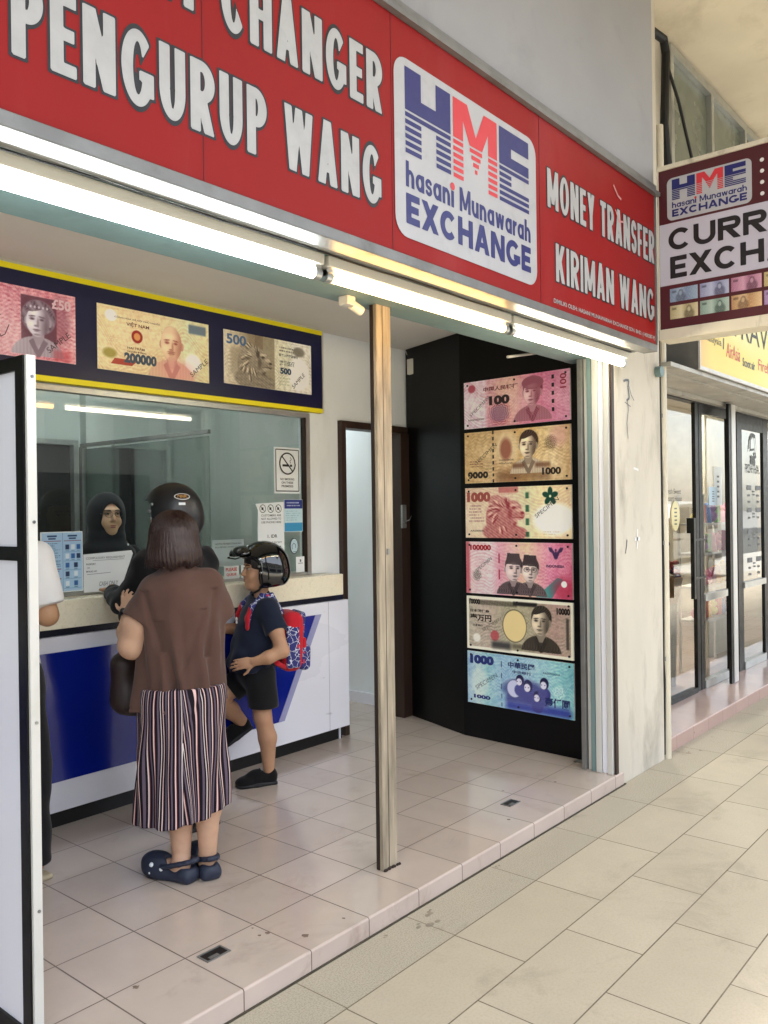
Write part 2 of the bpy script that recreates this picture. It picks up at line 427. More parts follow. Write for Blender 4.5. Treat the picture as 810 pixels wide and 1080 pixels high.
# ------------------------------------------------------------------ printed artwork as a fine coloured grid
class Art:
    def __init__(s, w, h, nx):
        s.w, s.h = w, h; s.nx = nx; s.ny = max(2, int(round(nx * h / w)))
        x = np.linspace(0, w, s.nx); y = np.linspace(0, h, s.ny)
        s.X, s.Y = np.meshgrid(x, y); s.c = np.ones((s.ny, s.nx, 3)); s.px = w / nx
    def col(s, c):
        if isinstance(c, str):
            c = c.lstrip('#'); return np.array([int(c[i:i + 2], 16) / 255 for i in (0, 2, 4)])
        return np.array(c)
    def blend(s, m, c): s.c = s.c * (1 - m[..., None]) + s.col(c) * m[..., None]; return s
    def fill(s, c): s.c[:] = s.col(c); return s
    def gradx(s, stops):
        p = [q[0] * s.w for q in stops]; C = np.array([s.col(q[1]) for q in stops])
        for k in range(3): s.c[..., k] = np.interp(s.X, p, C[:, k])
        return s
    def em(s, x, y, rx, ry, soft=None, rot=0.0):
        c, k = math.cos(rot), math.sin(rot); dx, dy = s.X - x, s.Y - y
        q = np.sqrt(((dx * c + dy * k) / rx) ** 2 + ((-dx * k + dy * c) / ry) ** 2)
        sf = (s.px * 1.2 / min(rx, ry)) if soft is None else soft
        return np.clip((1 + sf / 2 - q) / max(sf, 1e-6), 0, 1)
    def bm(s, x0, x1, y0, y1, soft=None):
        sf = s.px if soft is None else soft
        f = lambda a: np.clip(a / sf + .5, 0, 1)
        return f(s.X - x0) * f(x1 - s.X) * f(s.Y - y0) * f(y1 - s.Y)
    def pm(s, pts):
        ins = np.zeros_like(s.X, bool); n = len(pts)
        for i in range(n):
            x0, y0 = pts[i]; x1, y1 = pts[(i + 1) % n]
            if y0 == y1: continue
            cnd = (s.Y > min(y0, y1)) & (s.Y <= max(y0, y1)) & (s.X < x0 + (s.Y - y0) * (x1 - x0) / (y1 - y0))
            ins ^= cnd
        return ins.astype(float)
    def nz(s, f, seed=0, oct=4):
        r = np.random.RandomState(seed); out = 0; a = 1; tot = 0
        for o in range(oct):
            for _ in range(4):
                th = r.rand() * 6.28; out = out + a * np.sin((s.X * math.cos(th) + s.Y * math.sin(th)) * f * 6.28 / s.w + r.rand() * 6.28)
            tot += a * 2.2; a *= .6; f *= 1.9
        return np.clip(.5 + .5 * out / tot, 0, 1)
    def guilloche(s, x, y, r, c, k=8, amp=.5, f=14):
        d = np.hypot(s.X - x, s.Y - y); th = np.arctan2(s.Y - y, s.X - x)
        v = .5 + .5 * np.sin(d / r * f + 2.2 * np.sin(k * th))
        return s.blend(v * amp * np.clip(1.15 - d / r, 0, 1).clip(0, .5) * 2, c)
    def engrave(s, seed, dark, light, a=.30):
        """fine printed line work: wavy security lines, rosettes, micro rows and a frame"""
        r = np.random.RandomState(seed); w, h = s.w, s.h; a = a * .55
        for k in range(5):
            y0 = h * (.1 + .8 * r.rand()); f = 6 + 14 * r.rand(); q = .03 + .05 * r.rand(); ph = r.rand() * 6
            d = s.Y - y0 - q * np.sin(s.X * f + ph) - .5 * q * np.sin(s.X * f * 2.3 + ph); bandm = np.clip(1 - np.abs(d) / (.05 + .04 * r.rand()), 0, 1)
            s.blend(bandm ** .5 * (np.sin(d * 300) > .1) * a * 1.2, dark if k % 2 else light)
        for k in range(4):
            x, y, q = w * r.rand(), h * r.rand(), .03 + .05 * r.rand(); d = np.hypot(s.X - x, s.Y - y); th = np.arctan2(s.Y - y, s.X - x)
            s.blend(np.clip(1.1 - d / q, 0, 1) ** .5 * (np.sin(d / q * 22 + 3 * np.sin(th * (6 + k))) > .2) * a * 1.2, dark if k % 2 else light)
        for k in range(3): s.blend(s.bm(.02, w - .02, h * (.03 + .93 * k / 2) - .003, h * (.03 + .93 * k / 2) + .003, .002) * (np.sin(s.X * 700) > -.2) * a * (1.2 if k != 1 else 0), dark)
        for k in range(4):
            x, y = w * (.05 + .8 * r.rand()), h * (.1 + .75 * r.rand()); s.lines(x, x + .09, y, y + .03, 3, dark, seed + k, a * 1.6)
        s.blend(np.clip(s.nz(16, seed, 4) * 2.2 - .9, 0, 1) * a * 1.1, dark); s.blend(np.clip(s.nz(26, seed + 9, 3) * 2.4 - 1.1, 0, 1) * a, light); return s
    def lion(s, cx, cy, h, dark, light, seed=0):
        """engraved head of a crouching stone lion looking right"""
        u, v = (s.X - cx) / h, (s.Y - cy) / h; E = lambda x, y, rx, ry, sf=.15, r=0: s.em(cx + x * h, cy + y * h, rx * h, ry * h, sf, r)
        body = np.maximum.reduce([E(-.05, -.05, .42, .45), E(.22, .10, .26, .22), E(.40, -.02, .17, .13), E(-.25, .30, .22, .16), E(-.1, -.42, .55, .24), E(.3, -.45, .34, .16), E(-.35, -.1, .2, .35)])
        T = .35 + .3 * s.nz(22, seed) + .25 * np.clip(v + .2, 0, 1)
        r = np.random.RandomState(seed)
        for k in range(26):
            a = r.rand() * 3.6 + 1.2; q = .18 + .3 * r.rand(); T = np.maximum(T, .95 * E(-.02 + q * math.cos(a), .02 + q * math.sin(a) * .95, .10, .022, .9, a + .5)); T = np.minimum(T, 1 - .9 * E(-.0 + q * math.cos(a + .1), .0 + q * math.sin(a + .1) * .95, .10, .016, .9, a + .5))
        for x, y, rx, ry, t in ((.26, .15, .05, .03, .05), (.26, .21, .11, .03, .9), (.50, .02, .05, .03, .05), (.40, -.09, .15, .018, .05), (.36, -.14, .12, .05, .75), (.42, .09, .10, .04, .85), (.1, .2, .05, .09, .1), (.34, -.25, .1, .05, .15), (.15, .0, .06, .12, .25)):
            m = E(x, y, rx, ry, .8); T = T * (1 - m) + t * m
        T = np.clip(T + .10 * np.sin((u * .6 + v) * 90), 0, 1)[..., None]; a = body[..., None] * .95
        s.c = s.c * (1 - a) + (s.col(dark) * (1 - T) + s.col(light) * T) * a; return s
    def lines(s, x0, x1, y0, y1, rows, c, seed=0, amp=.8):
        r = np.random.RandomState(seed); st = (y1 - y0) / rows
        for i in range(rows):
            e = x0 + (x1 - x0) * (.6 + .4 * r.rand())
            m = s.bm(x0, e, y0 + st * (i + .3), y0 + st * (i + .7), s.px * .8)
            m = m * (np.sin(s.X / (x1 - x0) * 90 + r.rand() * 9 + 2 * np.sin(s.X / (x1 - x0) * 37)) > -.5)
            s.blend(m * amp, c)
        return s
    def portrait(s, cx, cy, h, dark, light, hat=None, hair='short', glasses=False, beard=False, coat=.25, turn=0.15, fez=None, female=False, alpha=1.0):
        T = np.full_like(s.X, .6); A = np.zeros_like(s.X)
        def lay(m, t, a=1.0):
            nonlocal T, A
            T = T * (1 - m) + t * m; A = np.maximum(A, m * a)
        u = (s.X - cx) / h; v = (s.Y - cy) / h
        E = lambda x, y, rx, ry, soft=.12, rot=0: s.em(cx + x * h, cy + y * h, rx * h, ry * h, soft, rot)
        lay(E(0, -1.08, .82, .62, .05) * (v > -1.02), coat + .08 * np.sin(u * 60) * .5)
        lay(s.pm([(cx - .16 * h, cy - .7 * h), (cx + .16 * h, cy - .7 * h), (cx + .2 * h, cy - .25 * h), (cx - .2 * h, cy - .25 * h)]), .55)
        lay(s.pm([(cx - .16 * h, cy - .52 * h), (cx, cy - .85 * h), (cx + .16 * h, cy - .52 * h), (cx + .3 * h, cy - .62 * h), (cx + .05 * h, cy - 1.05 * h), (cx - .05 * h, cy - 1.05 * h), (cx - .3 * h, cy - .62 * h)]), coat * .6)
        if hair == 'bun' or female: lay(E(0.02, .1, .52, .5, .1) , .2 + .25 * (.5 + .5 * np.sin(18 * u + 14 * v)))
        elif hair != 'bald': lay(E(0.03, .16, .42, .42, .08), .14)
        lay(E(.36, -.03, .06, .12), .55); lay(E(-.37, -.03, .05, .11), .6)
        f = E(-.01, -.03, .355, .44, .08) * (v < .30 + .05 * np.sin(u * 7))
        if hair in ('bald',): f = E(-.01, .02, .36, .5, .08)
        lay(f, .88 - .5 * np.clip((u + turn - .02) / .36, 0, 1) ** 1.5 - .12 * np.clip(-v - .2, 0, 1))
        fm = f
        for sx in (-1, 1):
            ex = sx * .15 - turn * .25
            lay(E(ex, .04, .085, .045, .5) * fm, .45); lay(E(ex, .035, .05, .022, .6) * fm, .12)
            lay(E(ex, .115, .1, .02, .6, .12 * -sx) * fm, .2)
        lay(E(-turn * .4 + .05, -.07, .035, .13, .8) * fm, .5); lay(E(-turn * .4, -.155, .075, .03, .7) * fm, .42)
        lay(E(-turn * .35, -.27, .115, .022, .6) * fm, .25); lay(E(-turn * .35, -.31, .08, .02, .7) * fm, .5)
        lay(E(-turn * .3, -.41, .1, .03, .8) * fm, .5)
        if beard:
            lay(E(-turn * .3, -.22, .13, .03, .7), .35); lay(E(-turn * .3, -.5, .1, .2, .6), .7)
        if glasses:
            for sx in (-1, 1):
                ex = sx * .17 - turn * .2
                lay(np.clip(E(ex, .03, .14, .1, .1) - E(ex, .03, .115, .078, .1), 0, 1), .12)
            lay(s.bm(cx - .06 * h - turn * .2 * h, cx + .03 * h, cy + .025 * h, cy + .05 * h), .15)
        if fez is not None:
            lay(s.pm([(cx - .36 * h, cy + .2 * h), (cx + .38 * h, cy + .16 * h), (cx + .31 * h, cy + .62 * h), (cx - .27 * h, cy + .64 * h)]), fez)
        if hat == 'peak': lay(E(.02, .33, .46, .24, .06), .3)
        if female: lay(s.bm(cx - .34 * h, cx + .34 * h, cy + .36 * h, cy + .42 * h, .05 * h) * (.5 + .5 * np.sign(np.sin(u * 50))), .85)
        T = T + .10 * (E(-.2 - turn * .2, -.12, .12, .1, 1.2) * fm) - .10 * (E(.2 - turn * .2, -.2, .12, .2, 1.2) * fm) + .12 * (E(-.05, .22, .2, .08, 1.2) * fm)
        T = T + .10 * (T < .3) * np.sin(u * 55 + 9 * np.sin(v * 9))
        T = np.clip(T + .13 * np.sin((u * .7 + v) * 95) * (.95 - T), 0, 1)
        ck = s.col(dark)[None, None] * (1 - T[..., None]) + s.col(light)[None, None] * T[..., None]
        a = (A * alpha)[..., None]; s.c = s.c * (1 - a) + ck * a
        return s
    def put(s, name, fr, a0, b0, parent, m, d=.0015, label=None):
        P = np.empty((s.ny, s.nx, 3)); o = np.array(fr(a0, b0, d)); u = np.array(fr.u); v = np.array(fr.v)
        P[:] = o + s.X[..., None] * u + s.Y[..., None] * v
        idx = np.arange(s.nx * s.ny).reshape(s.ny, s.nx)
        F = np.stack([idx[:-1, :-1], idx[:-1, 1:], idx[1:, 1:], idx[1:, :-1]], -1).reshape(-1, 4)
        me = mesh_from(name, P.reshape(-1, 3), F, m)
        at = me.color_attributes.new('Col', 'FLOAT_COLOR', 'POINT')
        c = np.clip(s.c, 0, 1); lin = np.where(c <= .04045, c / 12.92, ((c + .055) / 1.055) ** 2.4)
        at.data.foreach_set('color', np.concatenate([lin.reshape(-1, 3), np.ones((s.nx * s.ny, 1))], 1).astype(np.float32).ravel())
        return tag(put(name, me, parent), label)

# ------------------------------------------------------------------ smooth solids (distance fields) for bodies, cloth, shoes
def Rz(a): c, s = math.cos(a), math.sin(a); return np.array([[c, -s, 0], [s, c, 0], [0, 0, 1.]])
def Rx(a): c, s = math.cos(a), math.sin(a); return np.array([[1, 0, 0], [0, c, -s], [0, s, c.real]])
def Ry(a): c, s = math.cos(a), math.sin(a); return np.array([[c, 0, s], [0, 1, 0], [-s, 0, c]])
class SDF:
    def __init__(s): s.P = []; s.post = None; s.cuts = []
    def _a(s, fn, lo, hi, k, op): s.P.append((fn, np.array(lo, float), np.array(hi, float), k, op)); return s
    def cap(s, a, b, ra, rb=None, k=.02, op='u', sq=(1, 1, 1)):
        a, b = np.array(a, float), np.array(b, float); rb = ra if rb is None else rb; q = np.array(sq, float); R = max(ra, rb)
        def fn(p):
            aa, bb = a / q, b / q; pp = p / q; d = bb - aa; h = np.clip(((pp - aa) @ d) / max(d @ d, 1e-9), 0, 1)
            return (np.linalg.norm(pp - aa - h[..., None] * d, axis=-1) - (ra + (rb - ra) * h)) * q.min()
        return s._a(fn, np.minimum(a, b) - R * q, np.maximum(a, b) + R * q, k, op)
    def chain(s, pts, rs, k=.02, op='u', sq=(1, 1, 1)):
        for i in range(len(pts) - 1): s.cap(pts[i], pts[i + 1], rs[i], rs[i + 1], k, op, sq)
        return s
    def ell(s, c, r, R=None, k=.02, op='u'):
        c, r = np.array(c, float), np.array(r, float); M = np.eye(3) if R is None else R
        def fn(p):
            q = (p - c) @ M; k0 = np.linalg.norm(q / r, axis=-1); k1 = np.linalg.norm(q / r ** 2, axis=-1)
            return k0 * (k0 - 1) / np.maximum(k1, 1e-6)
        m = r.max() if R is not None else r
        return s._a(fn, c - m, c + m, k, op)
    def box(s, c, h, r=.01, R=None, k=.01, op='u'):
        c, h = np.array(c, float), np.array(h, float); M = np.eye(3) if R is None else R
        def fn(p):
            q = np.abs((p - c) @ M) - (h - r)
            return np.linalg.norm(np.maximum(q, 0), axis=-1) + np.minimum(q.max(-1), 0) - r
        m = np.linalg.norm(h) if R is not None else h
        return s._a(fn, c - m, c + m, k, op)
    def fun(s, fn, lo, hi, k=.01, op='u'): return s._a(fn, lo, hi, k, op)
    def grid(s, vox, lo=None, hi=None):
        U = [p for p in s.P if p[4] == 'u']
        pad = vox * 3
        lo = np.min([p[1] for p in U], 0) - pad - .01 if lo is None else np.array(lo, float)
        hi = np.max([p[2] for p in U], 0) + pad + .01 if hi is None else np.array(hi, float)
        n = np.ceil((hi - lo) / vox).astype(int) + 1
        f = np.full(n, .5, np.float32)
        ax = [lo[i] + vox * np.arange(n[i]) for i in range(3)]
        for fn, l, h, k, op in s.P:
            e = k + vox * 3 + .004
            i0 = np.maximum(((l - e - lo) / vox).astype(int), 0); i1 = np.minimum(((h + e - lo) / vox).astype(int) + 2, n)
            if op == 'i': i0 = np.zeros(3, int); i1 = n
            if (i1 <= i0).any(): continue
            sl_ = tuple(slice(a, b) for a, b in zip(i0, i1))
            p = np.stack(np.meshgrid(*[ax[i][i0[i]:i1[i]] for i in range(3)], indexing='ij'), -1)
            d = fn(p); g = f[sl_]
            if op == 's': d = -d
            if op == 'u':
                hh = np.clip(.5 + .5 * (g - d) / k, 0, 1); f[sl_] = g * (1 - hh) + d * hh - k * hh * (1 - hh)
            else:
                hh = np.clip(.5 - .5 * (g - d) / k, 0, 1); f[sl_] = g * (1 - hh) + d * hh + k * hh * (1 - hh)
        if s.post is not None:
            band = np.abs(f) < .05; idx = np.argwhere(band)
            f[band] += s.post(lo + idx * vox)
        for g_ in s.cuts:                                          # clean hems, after the folds
            p = np.stack(np.meshgrid(*ax, indexing='ij'), -1).astype(np.float32); f = np.maximum(f, g_(p).astype(np.float32))
        return f, lo, vox
    def mesh(s, name, m, vox=.006, lo=None, hi=None, smooth=2, local=True):
        f, lo, vox = s.grid(vox, lo, hi)
        V, F = nets(f, lo, vox)
        for _ in range(smooth): V = relax(V, F)
        me = mesh_from(name, V, F, m, None, True)
        if local: me['local'] = 1
        return me
    def part(s, name, m, parent, vox=.006, label=None, smooth=2, lo=None, hi=None):
        return tag(put(name, s.mesh(name, m, vox, lo, hi, smooth), parent), label)
def nets(f, lo, vox):
    neg = f < 0
    n = np.array(f.shape)
    cnt = np.zeros(n - 1, np.int8)
    for i in (0, 1):
        for j in (0, 1):
            for k in (0, 1):
                cnt += neg[i:n[0] - 1 + i, j:n[1] - 1 + j, k:n[2] - 1 + k]
    act = (cnt > 0) & (cnt < 8)
    I = np.argwhere(act); ids = np.full(n - 1, -1, np.int64); ids[act] = np.arange(len(I))
    acc = np.zeros((len(I), 3)); w = np.zeros(len(I))
    co = [(0, 0, 0), (1, 0, 0), (0, 1, 0), (1, 1, 0), (0, 0, 1), (1, 0, 1), (0, 1, 1), (1, 1, 1)]
    vals = [f[I[:, 0] + c[0], I[:, 1] + c[1], I[:, 2] + c[2]] for c in co]
    for a in range(8):
        for b in range(a + 1, 8):
            df = np.abs(np.array(co[a]) - np.array(co[b]))
            if df.sum() != 1: continue
            va, vb = vals[a], vals[b]; x = (va < 0) != (vb < 0)
            t = np.where(x, va / np.where(x, va - vb, 1), 0)
            pnt = np.array(co[a]) + t[:, None] * (np.array(co[b]) - np.array(co[a]))
            acc += pnt * x[:, None]; w += x
    V = lo + vox * (I + acc / np.maximum(w, 1)[:, None])
    Q = []
    for ax in range(3):
        o1, o2 = (ax + 1) % 3, (ax + 2) % 3
        a = np.take(neg, range(n[ax] - 1), ax); b = np.take(neg, range(1, n[ax]), ax)
        E = np.argwhere(a != b); E = E[(E[:, o1] > 0) & (E[:, o2] > 0) & (E[:, o1] < n[o1] - 1) & (E[:, o2] < n[o2] - 1)]
        s0 = neg[E[:, 0], E[:, 1], E[:, 2]]
        def cell(d1, d2):
            c = E.copy(); c[:, o1] -= d1; c[:, o2] -= d2; return ids[c[:, 0], c[:, 1], c[:, 2]]
        q = np.stack([cell(1, 1), cell(0, 1), cell(0, 0), cell(1, 0)], 1)
        q[~s0] = q[~s0][:, ::-1]
        Q.append(q)
    F = np.concatenate(Q); F = F[(F >= 0).all(1)]
    return V, F
def relax(V, F, lam=.5):
    acc = np.zeros_like(V); w = np.zeros(len(V))
    for i in range(4):
        for j in (1, 3):
            np.add.at(acc, F[:, i], V[F[:, (i + j) % 4]]); np.add.at(w, F[:, i], 1)
    return V * (1 - lam) + lam * acc / np.maximum(w, 1)[:, None]
def wnoise(seed, f, amp, aniso=(1, 1, 1), n=5):
    r = np.random.RandomState(seed); K = r.randn(n, 3) * np.array(aniso) * f; ph = r.rand(n) * 6.28
    def fn(p):
        o = 0
        for k, h in zip(K, ph): o = o + np.sin(p @ k + h)
        return amp * o / n
    return fn
# ================================================================== materials
M = {}
M['plaster'] = mat('aged_plaster', '#cac3b4', .85, var=.12, vs=2.2, bmp=.35, bs=26, dirt=('#857e70', .8), ds=3.2, dth=(.50, .74), stretch=(1, 1, .35))
M['ceil_plaster'] = mat('ceiling_plaster', '#ddd2ba', .9, var=.12, vs=1.6, bmp=.4, bs=14, dirt=('#a3957a', .75), ds=1.1, dth=(.5, .72))
M['white_wall'] = mat('white_paint', '#e6ebee', .6, var=.05, vs=2, bmp=.06, bs=40, dirt=('#a9a69a', .45), ds=1.6, dth=(.58, .85), stretch=(1, 1, .5))
M['room_wall'] = mat('room_paint', '#c2c9c5', .7, var=.06, vs=2)
M['grey_board'] = mat('grey_board', '#949497', .55, var=.07, vs=1.3, bmp=.05, bs=8, dirt=('#7f7f82', .5), ds=2.5, dth=(.55, .75))
M['shop_ceiling'] = mat('shop_ceiling', '#d2d0cc', .8, var=.05, vs=2)
M['teal_beam'] = mat('teal_beam', '#71898a', .5, var=.12, vs=3, dirt=('#5d6a66', .6), ds=4)
M['soffit'] = mat('soffit_metal', '#7b7b77', .5, var=.10, vs=5, bmp=.25, bs=9, dirt=('#8d8776', .7), ds=7, dth=(.56, .8), stretch=(.5, 1, 1))
M['lip'] = mat('grey_lip', '#7d7d7b', .45, metal=.4, var=.15, vs=9, dirt=('#57544d', .6), ds=6)
M['alu'] = mat('aluminium', '#b9bbb8', .35, metal=.75, var=.12, vs=8, dirt=('#6d6a60', .4), ds=6)
M['alu_white'] = mat('white_aluminium', '#c8c7c2', .4, var=.07, vs=4, dirt=('#a39d8d', .45), ds=5, stretch=(1, 1, .3))
M['black_frame'] = mat('black_frame', '#0b0b0c', .4, var=.2, vs=9, dirt=('#2a2825', .3), ds=8, spec=.3)
M['black_gloss'] = mat('black_laminate', '#040405', .4, var=.25, vs=3, rvar=.06, dirt=('#121213', .3), ds=3, spec=.22)
M['scuffed'] = mat('scuffed_laminate', '#e6e7f0', .28, var=.015, vs=1, rvar=.04, dirt=('#8d8b90', .55), ds=16, dth=(.66, .74), stretch=(.35, 1, 1))
M['brown_wood'] = mat('dark_brown_wood', '#33231b', .5, var=.3, vs=10, stretch=(1, 1, .12), bmp=.15, bs=30)
M['white_lam'] = mat('white_laminate', '#e4e5ee', .35, var=.0, vs=1, rvar=.0)
M['blue_acr'] = mat('blue_acrylic', '#0b1f86', .16, var=.10, vs=2, rvar=.04, coat=.3)
M['navy'] = mat('navy_board', '#14173f', .35, var=.08, vs=3, rvar=.06)
M['navy_dark'] = mat('navy_recess', '#0e1231', .45, var=.1)
M['lav'] = mat('lavender_edge', '#9a9cc4', .4, var=.05)
M['yellow'] = mat('yellow_strip', '#f7e71c', .45, var=.06, vs=5)
M['cream'] = mat('cream_stone', '#f0e8cf', .3, var=.04, vs=38, dirt=('#d3c59c', .45), ds=90, dth=(.55, .66))
M['blackp'] = mat('black_plinth', '#0c0c0d', .45, var=.2)
M['red'] = mat('red_vinyl', '#8c1a19', .5, var=.08, vs=2, rvar=.05, dirt=('#a0474a', .30), ds=2.2, stretch=(1, 1, .3), spec=.18)
M['maroon'] = mat('maroon_vinyl', '#470d18', .45, var=.08, vs=3, rvar=.05)
M['signwhite'] = mat('sign_white', '#adadb0', .4, var=.05, vs=7, dirt=('#949498', .5), ds=12)
M['lilac'] = mat('sign_lilac', '#b9b6c2', .4, var=.03)
M['ink_navy'] = mat('ink_navy', '#1d1f63', .4, var=.06, vs=12)
M['ink_red'] = mat('ink_red', '#c8303a', .4, var=.06, vs=12)
M['ink_black'] = mat('ink_black', '#121013', .45, var=.1, vs=12)
M['ink_white'] = mat('ink_white', '#d9d8d5', .45, var=.07, vs=14)
M['ink_grey'] = mat('ink_grey', '#55585c', .5, var=.1)
M['letter'] = mat('letter_white', '#a9a9a9', .42, var=.10, vs=16, dirt=('#9b9b9b', .5), ds=22)
M['paper'] = mat('paper', '#e3e8ea', .6, var=.03)
M['print'] = colattr('printed_board', .38, .45)
M['print_paper'] = colattr('printed_paper', .6, .3)
M['post'] = mat('weathered_post', '#9f937f', .8, var=.45, vs=30, stretch=(1, 1, .12), bmp=.5, bs=40, dirt=('#5d4d3a', .8), ds=9, dth=(.52, .66))
M['post_side'] = mat('dark_brown_side', '#2a1c14', .8, var=.4, vs=12, stretch=(1, 1, .15), dirt=('#5d432c', .8), ds=6)  # dark brown with paler patches, for the left strip and groove of the post
M['rubber'] = mat('black_rubber', '#111111', .6, var=.15)
M['steel'] = mat('screw_steel', '#8d8f90', .3, metal=.9, var=.1)
M['pipe'] = mat('cream_pipe', '#cfc7b2', .5, var=.1, vs=6, dirt=('#6d6455', .8), ds=5, dth=(.55, .7), stretch=(1, 1, .4))
M['whiteplastic'] = mat('white_plastic', '#cdcabf', .4, var=.06)
M['glass'] = glass('window_glass', (.80, .865, .85), 1.5, 1.4)
M['glass2'] = glass('shop_glass', (.88, .92, .90), 1.52, 1.7)
M['frost'] = mat('dusty_pane', '#6d7568', .25, var=.12, vs=3, dirt=('#4d5148', .6), ds=2)
M['darkdoor'] = mat('dark_door', '#1b1a19', .5, var=.25, vs=3)
M['browndoor'] = mat('brown_door', '#2c2622', .5, var=.25, vs=4)
M['kerb'] = mat('kerb_stone', '#8c8a84', .9, var=.2, vs=8)
M['asphalt'] = mat('asphalt', (.05, .05, .05), .9, var=.3, vs=20, bmp=.3, bs=120)
M['farwall'] = mat('street_wall', '#c9c4b6', .9, var=.1, vs=1)
M['farglass'] = mat('street_window', '#3b4046', .2, var=.1)
M['roof'] = mat('roof_tiles', '#7a3f2c', .8, var=.2, vs=6)
M['tile'] = tiles('shop_tiles', '#bfb1a5', '#c7b9ad', '#5e5249', .3027, .3005, 1.464, 2.080, 0, .0026, .18, 'XY', None, .12, (2.5, .30, '#8a7a6d', .57), .45, .10)
M['riser'] = tiles('riser_tiles', '#bcaca2', '#c2b2a8', '#55483f', .3027, .4, 1.464, -.2, 0, .0022, .35, 'XZ', None, .12, (5, .5, '#8d7568', .55), 0, .12)
M['walk'] = tiles('walkway_tiles', '#c0b6a2', '#b7ad99', '#5a5141', .598, .3005, 2.285, 1.5415, .5, .0027, .62, 'XY', (110, .25, '#a0967f'), .15, (1.9, .45, '#8b8270', .55), 0, .16)
M['walk_edge'] = tiles('edge_tiles', '#b6ae9d', '#b1a998', '#6a604c', .5965, .3005, 2.587, 1.8425, 0, .0022, .7, 'XY', (170, .6, '#8d8672'), .3, (3.0, .55, '#6f6757', .60), 0, .12)
M['tile_pink'] = tiles('neighbour_tiles', '#b9a299', '#bea79e', '#8a6a5e', .30, .30, 5.5, 2.115, 0, .002, .2, 'XY', None, .12, None, .25, .1)
M['riser_pink'] = tiles('neighbour_riser', '#b3978d', '#b89c92', '#8a6a5e', .30, .4, 5.5, -.2, 0, .002, .3, 'XZ', None, .12, (5, .4, '#8d7568', .6), 0, .1)

# ================================================================== ground and road
FRG = FR((0, 0, 0), (1, 0, 0), (0, 1, 0))
m = MB(); m.quad(FRG, -8, 46, -1.5, 1.8425, 0); m.add([(-8, -1.5, 0), (46, -1.5, 0), (46, -1.5, -.15), (-8, -1.5, -.15)], [(3, 2, 1, 0)], 1)
m.struct('walkway', [M['walk'], M['kerb']])
m = MB(); m.quad(FRG, -8, 46, 1.8425, 2.2, 0); m.struct('pavement_edge', [M['walk_edge']])
m = MB(); m.quad(FRG, -60, 90, -17.0, -5.0, -.15); m.struct('road', [M['asphalt']])
m = MB(); m.quad(FRG, -60, 90, -5.0, -1.5, -.146); m.struct('parking_bay_pavement', [mat('bay_concrete', '#b9b5aa', .85, var=.12, vs=3)])
m = MB(); m.quad(FRG, -400, 400, -400, -17.0, -.15); m.quad(FRG, -400, 400, 2.2, 400, -.17); m.struct('ground', [M['kerb']])
# shop floor with its step
m = MB()
SX0, SX1, SY = -.9, 4.60, 2.079
def lipstrip(m, x0, x1, y, z, foot):
    n = 5; pr = [(y, foot), (y, z - .008)] + [(y + .008 * (1 - math.cos(math.pi / 2 * k / n)), z - .008 + .008 * math.sin(math.pi / 2 * k / n)) for k in range(1, n + 1)]
    for (ya, za), (yb, zb) in zip(pr, pr[1:]):
        m.add([(x0, ya, za), (x1, ya, za), (x1, yb, zb), (x0, yb, zb)], [(0, 1, 2, 3)], 1)
lipstrip(m, SX0, SX1, SY, .075, -.001)
m.quad(FRG, SX0, SX1, SY + .008, 6.2, .075)
m.quad(FRG, SX1, 5.3, 2.4, 6.2, .075)
m.add([(SX1, SY + .008, .075), (SX1, SY + .008, 0), (SX1, 2.4, 0), (SX1, 2.4, .075)], [(0, 1, 2, 3)], 1)
m.struct('shop_floor', [M['tile'], M['riser']])
# dirt line along the foot of the step is a real gap filled with dark grout
m = MB(); m.box(SX0, SX1 + .02, SY - .006, SY + .004, -.002, .006); m.struct('pavement_joint', [mat('joint_dirt', '#4a4336', .95, var=.4, vs=12)])

# walkway ceiling
m = MB(); m.box(-8, 46, -1.1, 2.9, 4.80, 4.98); m.struct('walkway_ceiling', [M['ceil_plaster']])
m = MB(); m.box(-.9, 5.05, 2.40, 3.93, 2.78, 2.86); m.struct('shop_ceiling', [M['shop_ceiling']])
m = MB(); m.box(-.9, 5.1, 3.93, 6.0, 2.72, 2.80); m.struct('back_room_ceiling', [M['shop_ceiling']])

# ================================================================== shell of the money changer
t = thing('plaster_pillar', 'cream plastered pillar with stains between the two shop fronts', 'pillar', (4.885, 2.3, 0))
m = MB(); m.box(4.55, 5.22, 2.085, 2.292, -.002, 4.80, 0, .008); m.box(4.70, 5.22, 2.292, 2.6, .0, 4.80); m.part('shaft', [M['plaster']], t)
FP = FR((0, 2.085, 0), (1, 0, 0), (0, 0, 1))
m = MB()
def stroke(m, fr, pts, w, d=.002, mi=0):
    for (a, b), (c, e) in zip(pts, pts[1:]):
        l = math.hypot(c - a, e - b) or 1e-6; nx, ny = -(e - b) / l * w / 2, (c - a) / l * w / 2
        m.add([fr(a + nx, b + ny, d), fr(c + nx, e + ny, d), fr(c - nx, e - ny, d), fr(a - nx, b - ny, d)], [(0, 3, 2, 1)], mi); d += .0001
gx, gz = 4.72, 2.32
stroke(m, FP, [(gx - .045, gz), (gx - .01, gz + .01), (gx + .03, gz + .012), (gx + .015, gz - .03), (gx + .035, gz - .09), (gx - .005, gz - .11)], .014)
stroke(m, FP, [(gx + .03, gz - .02), (gx + .06, gz - .07), (gx + .10, gz - .10)], .006)
stroke(m, FP, [(gx + .005, gz - .11), (gx + .02, gz - .16), (gx - .005, gz - .24), (gx + .01, gz - .33)], .006)
stroke(m, FP, [(gx - .03, gz - .12), (gx + .05, gz - .14)], .005)
stroke(m, FP, [(gx - .05, gz - 1.0), (gx - .03, gz - .95), (gx - .025, gz - .92)], .010)
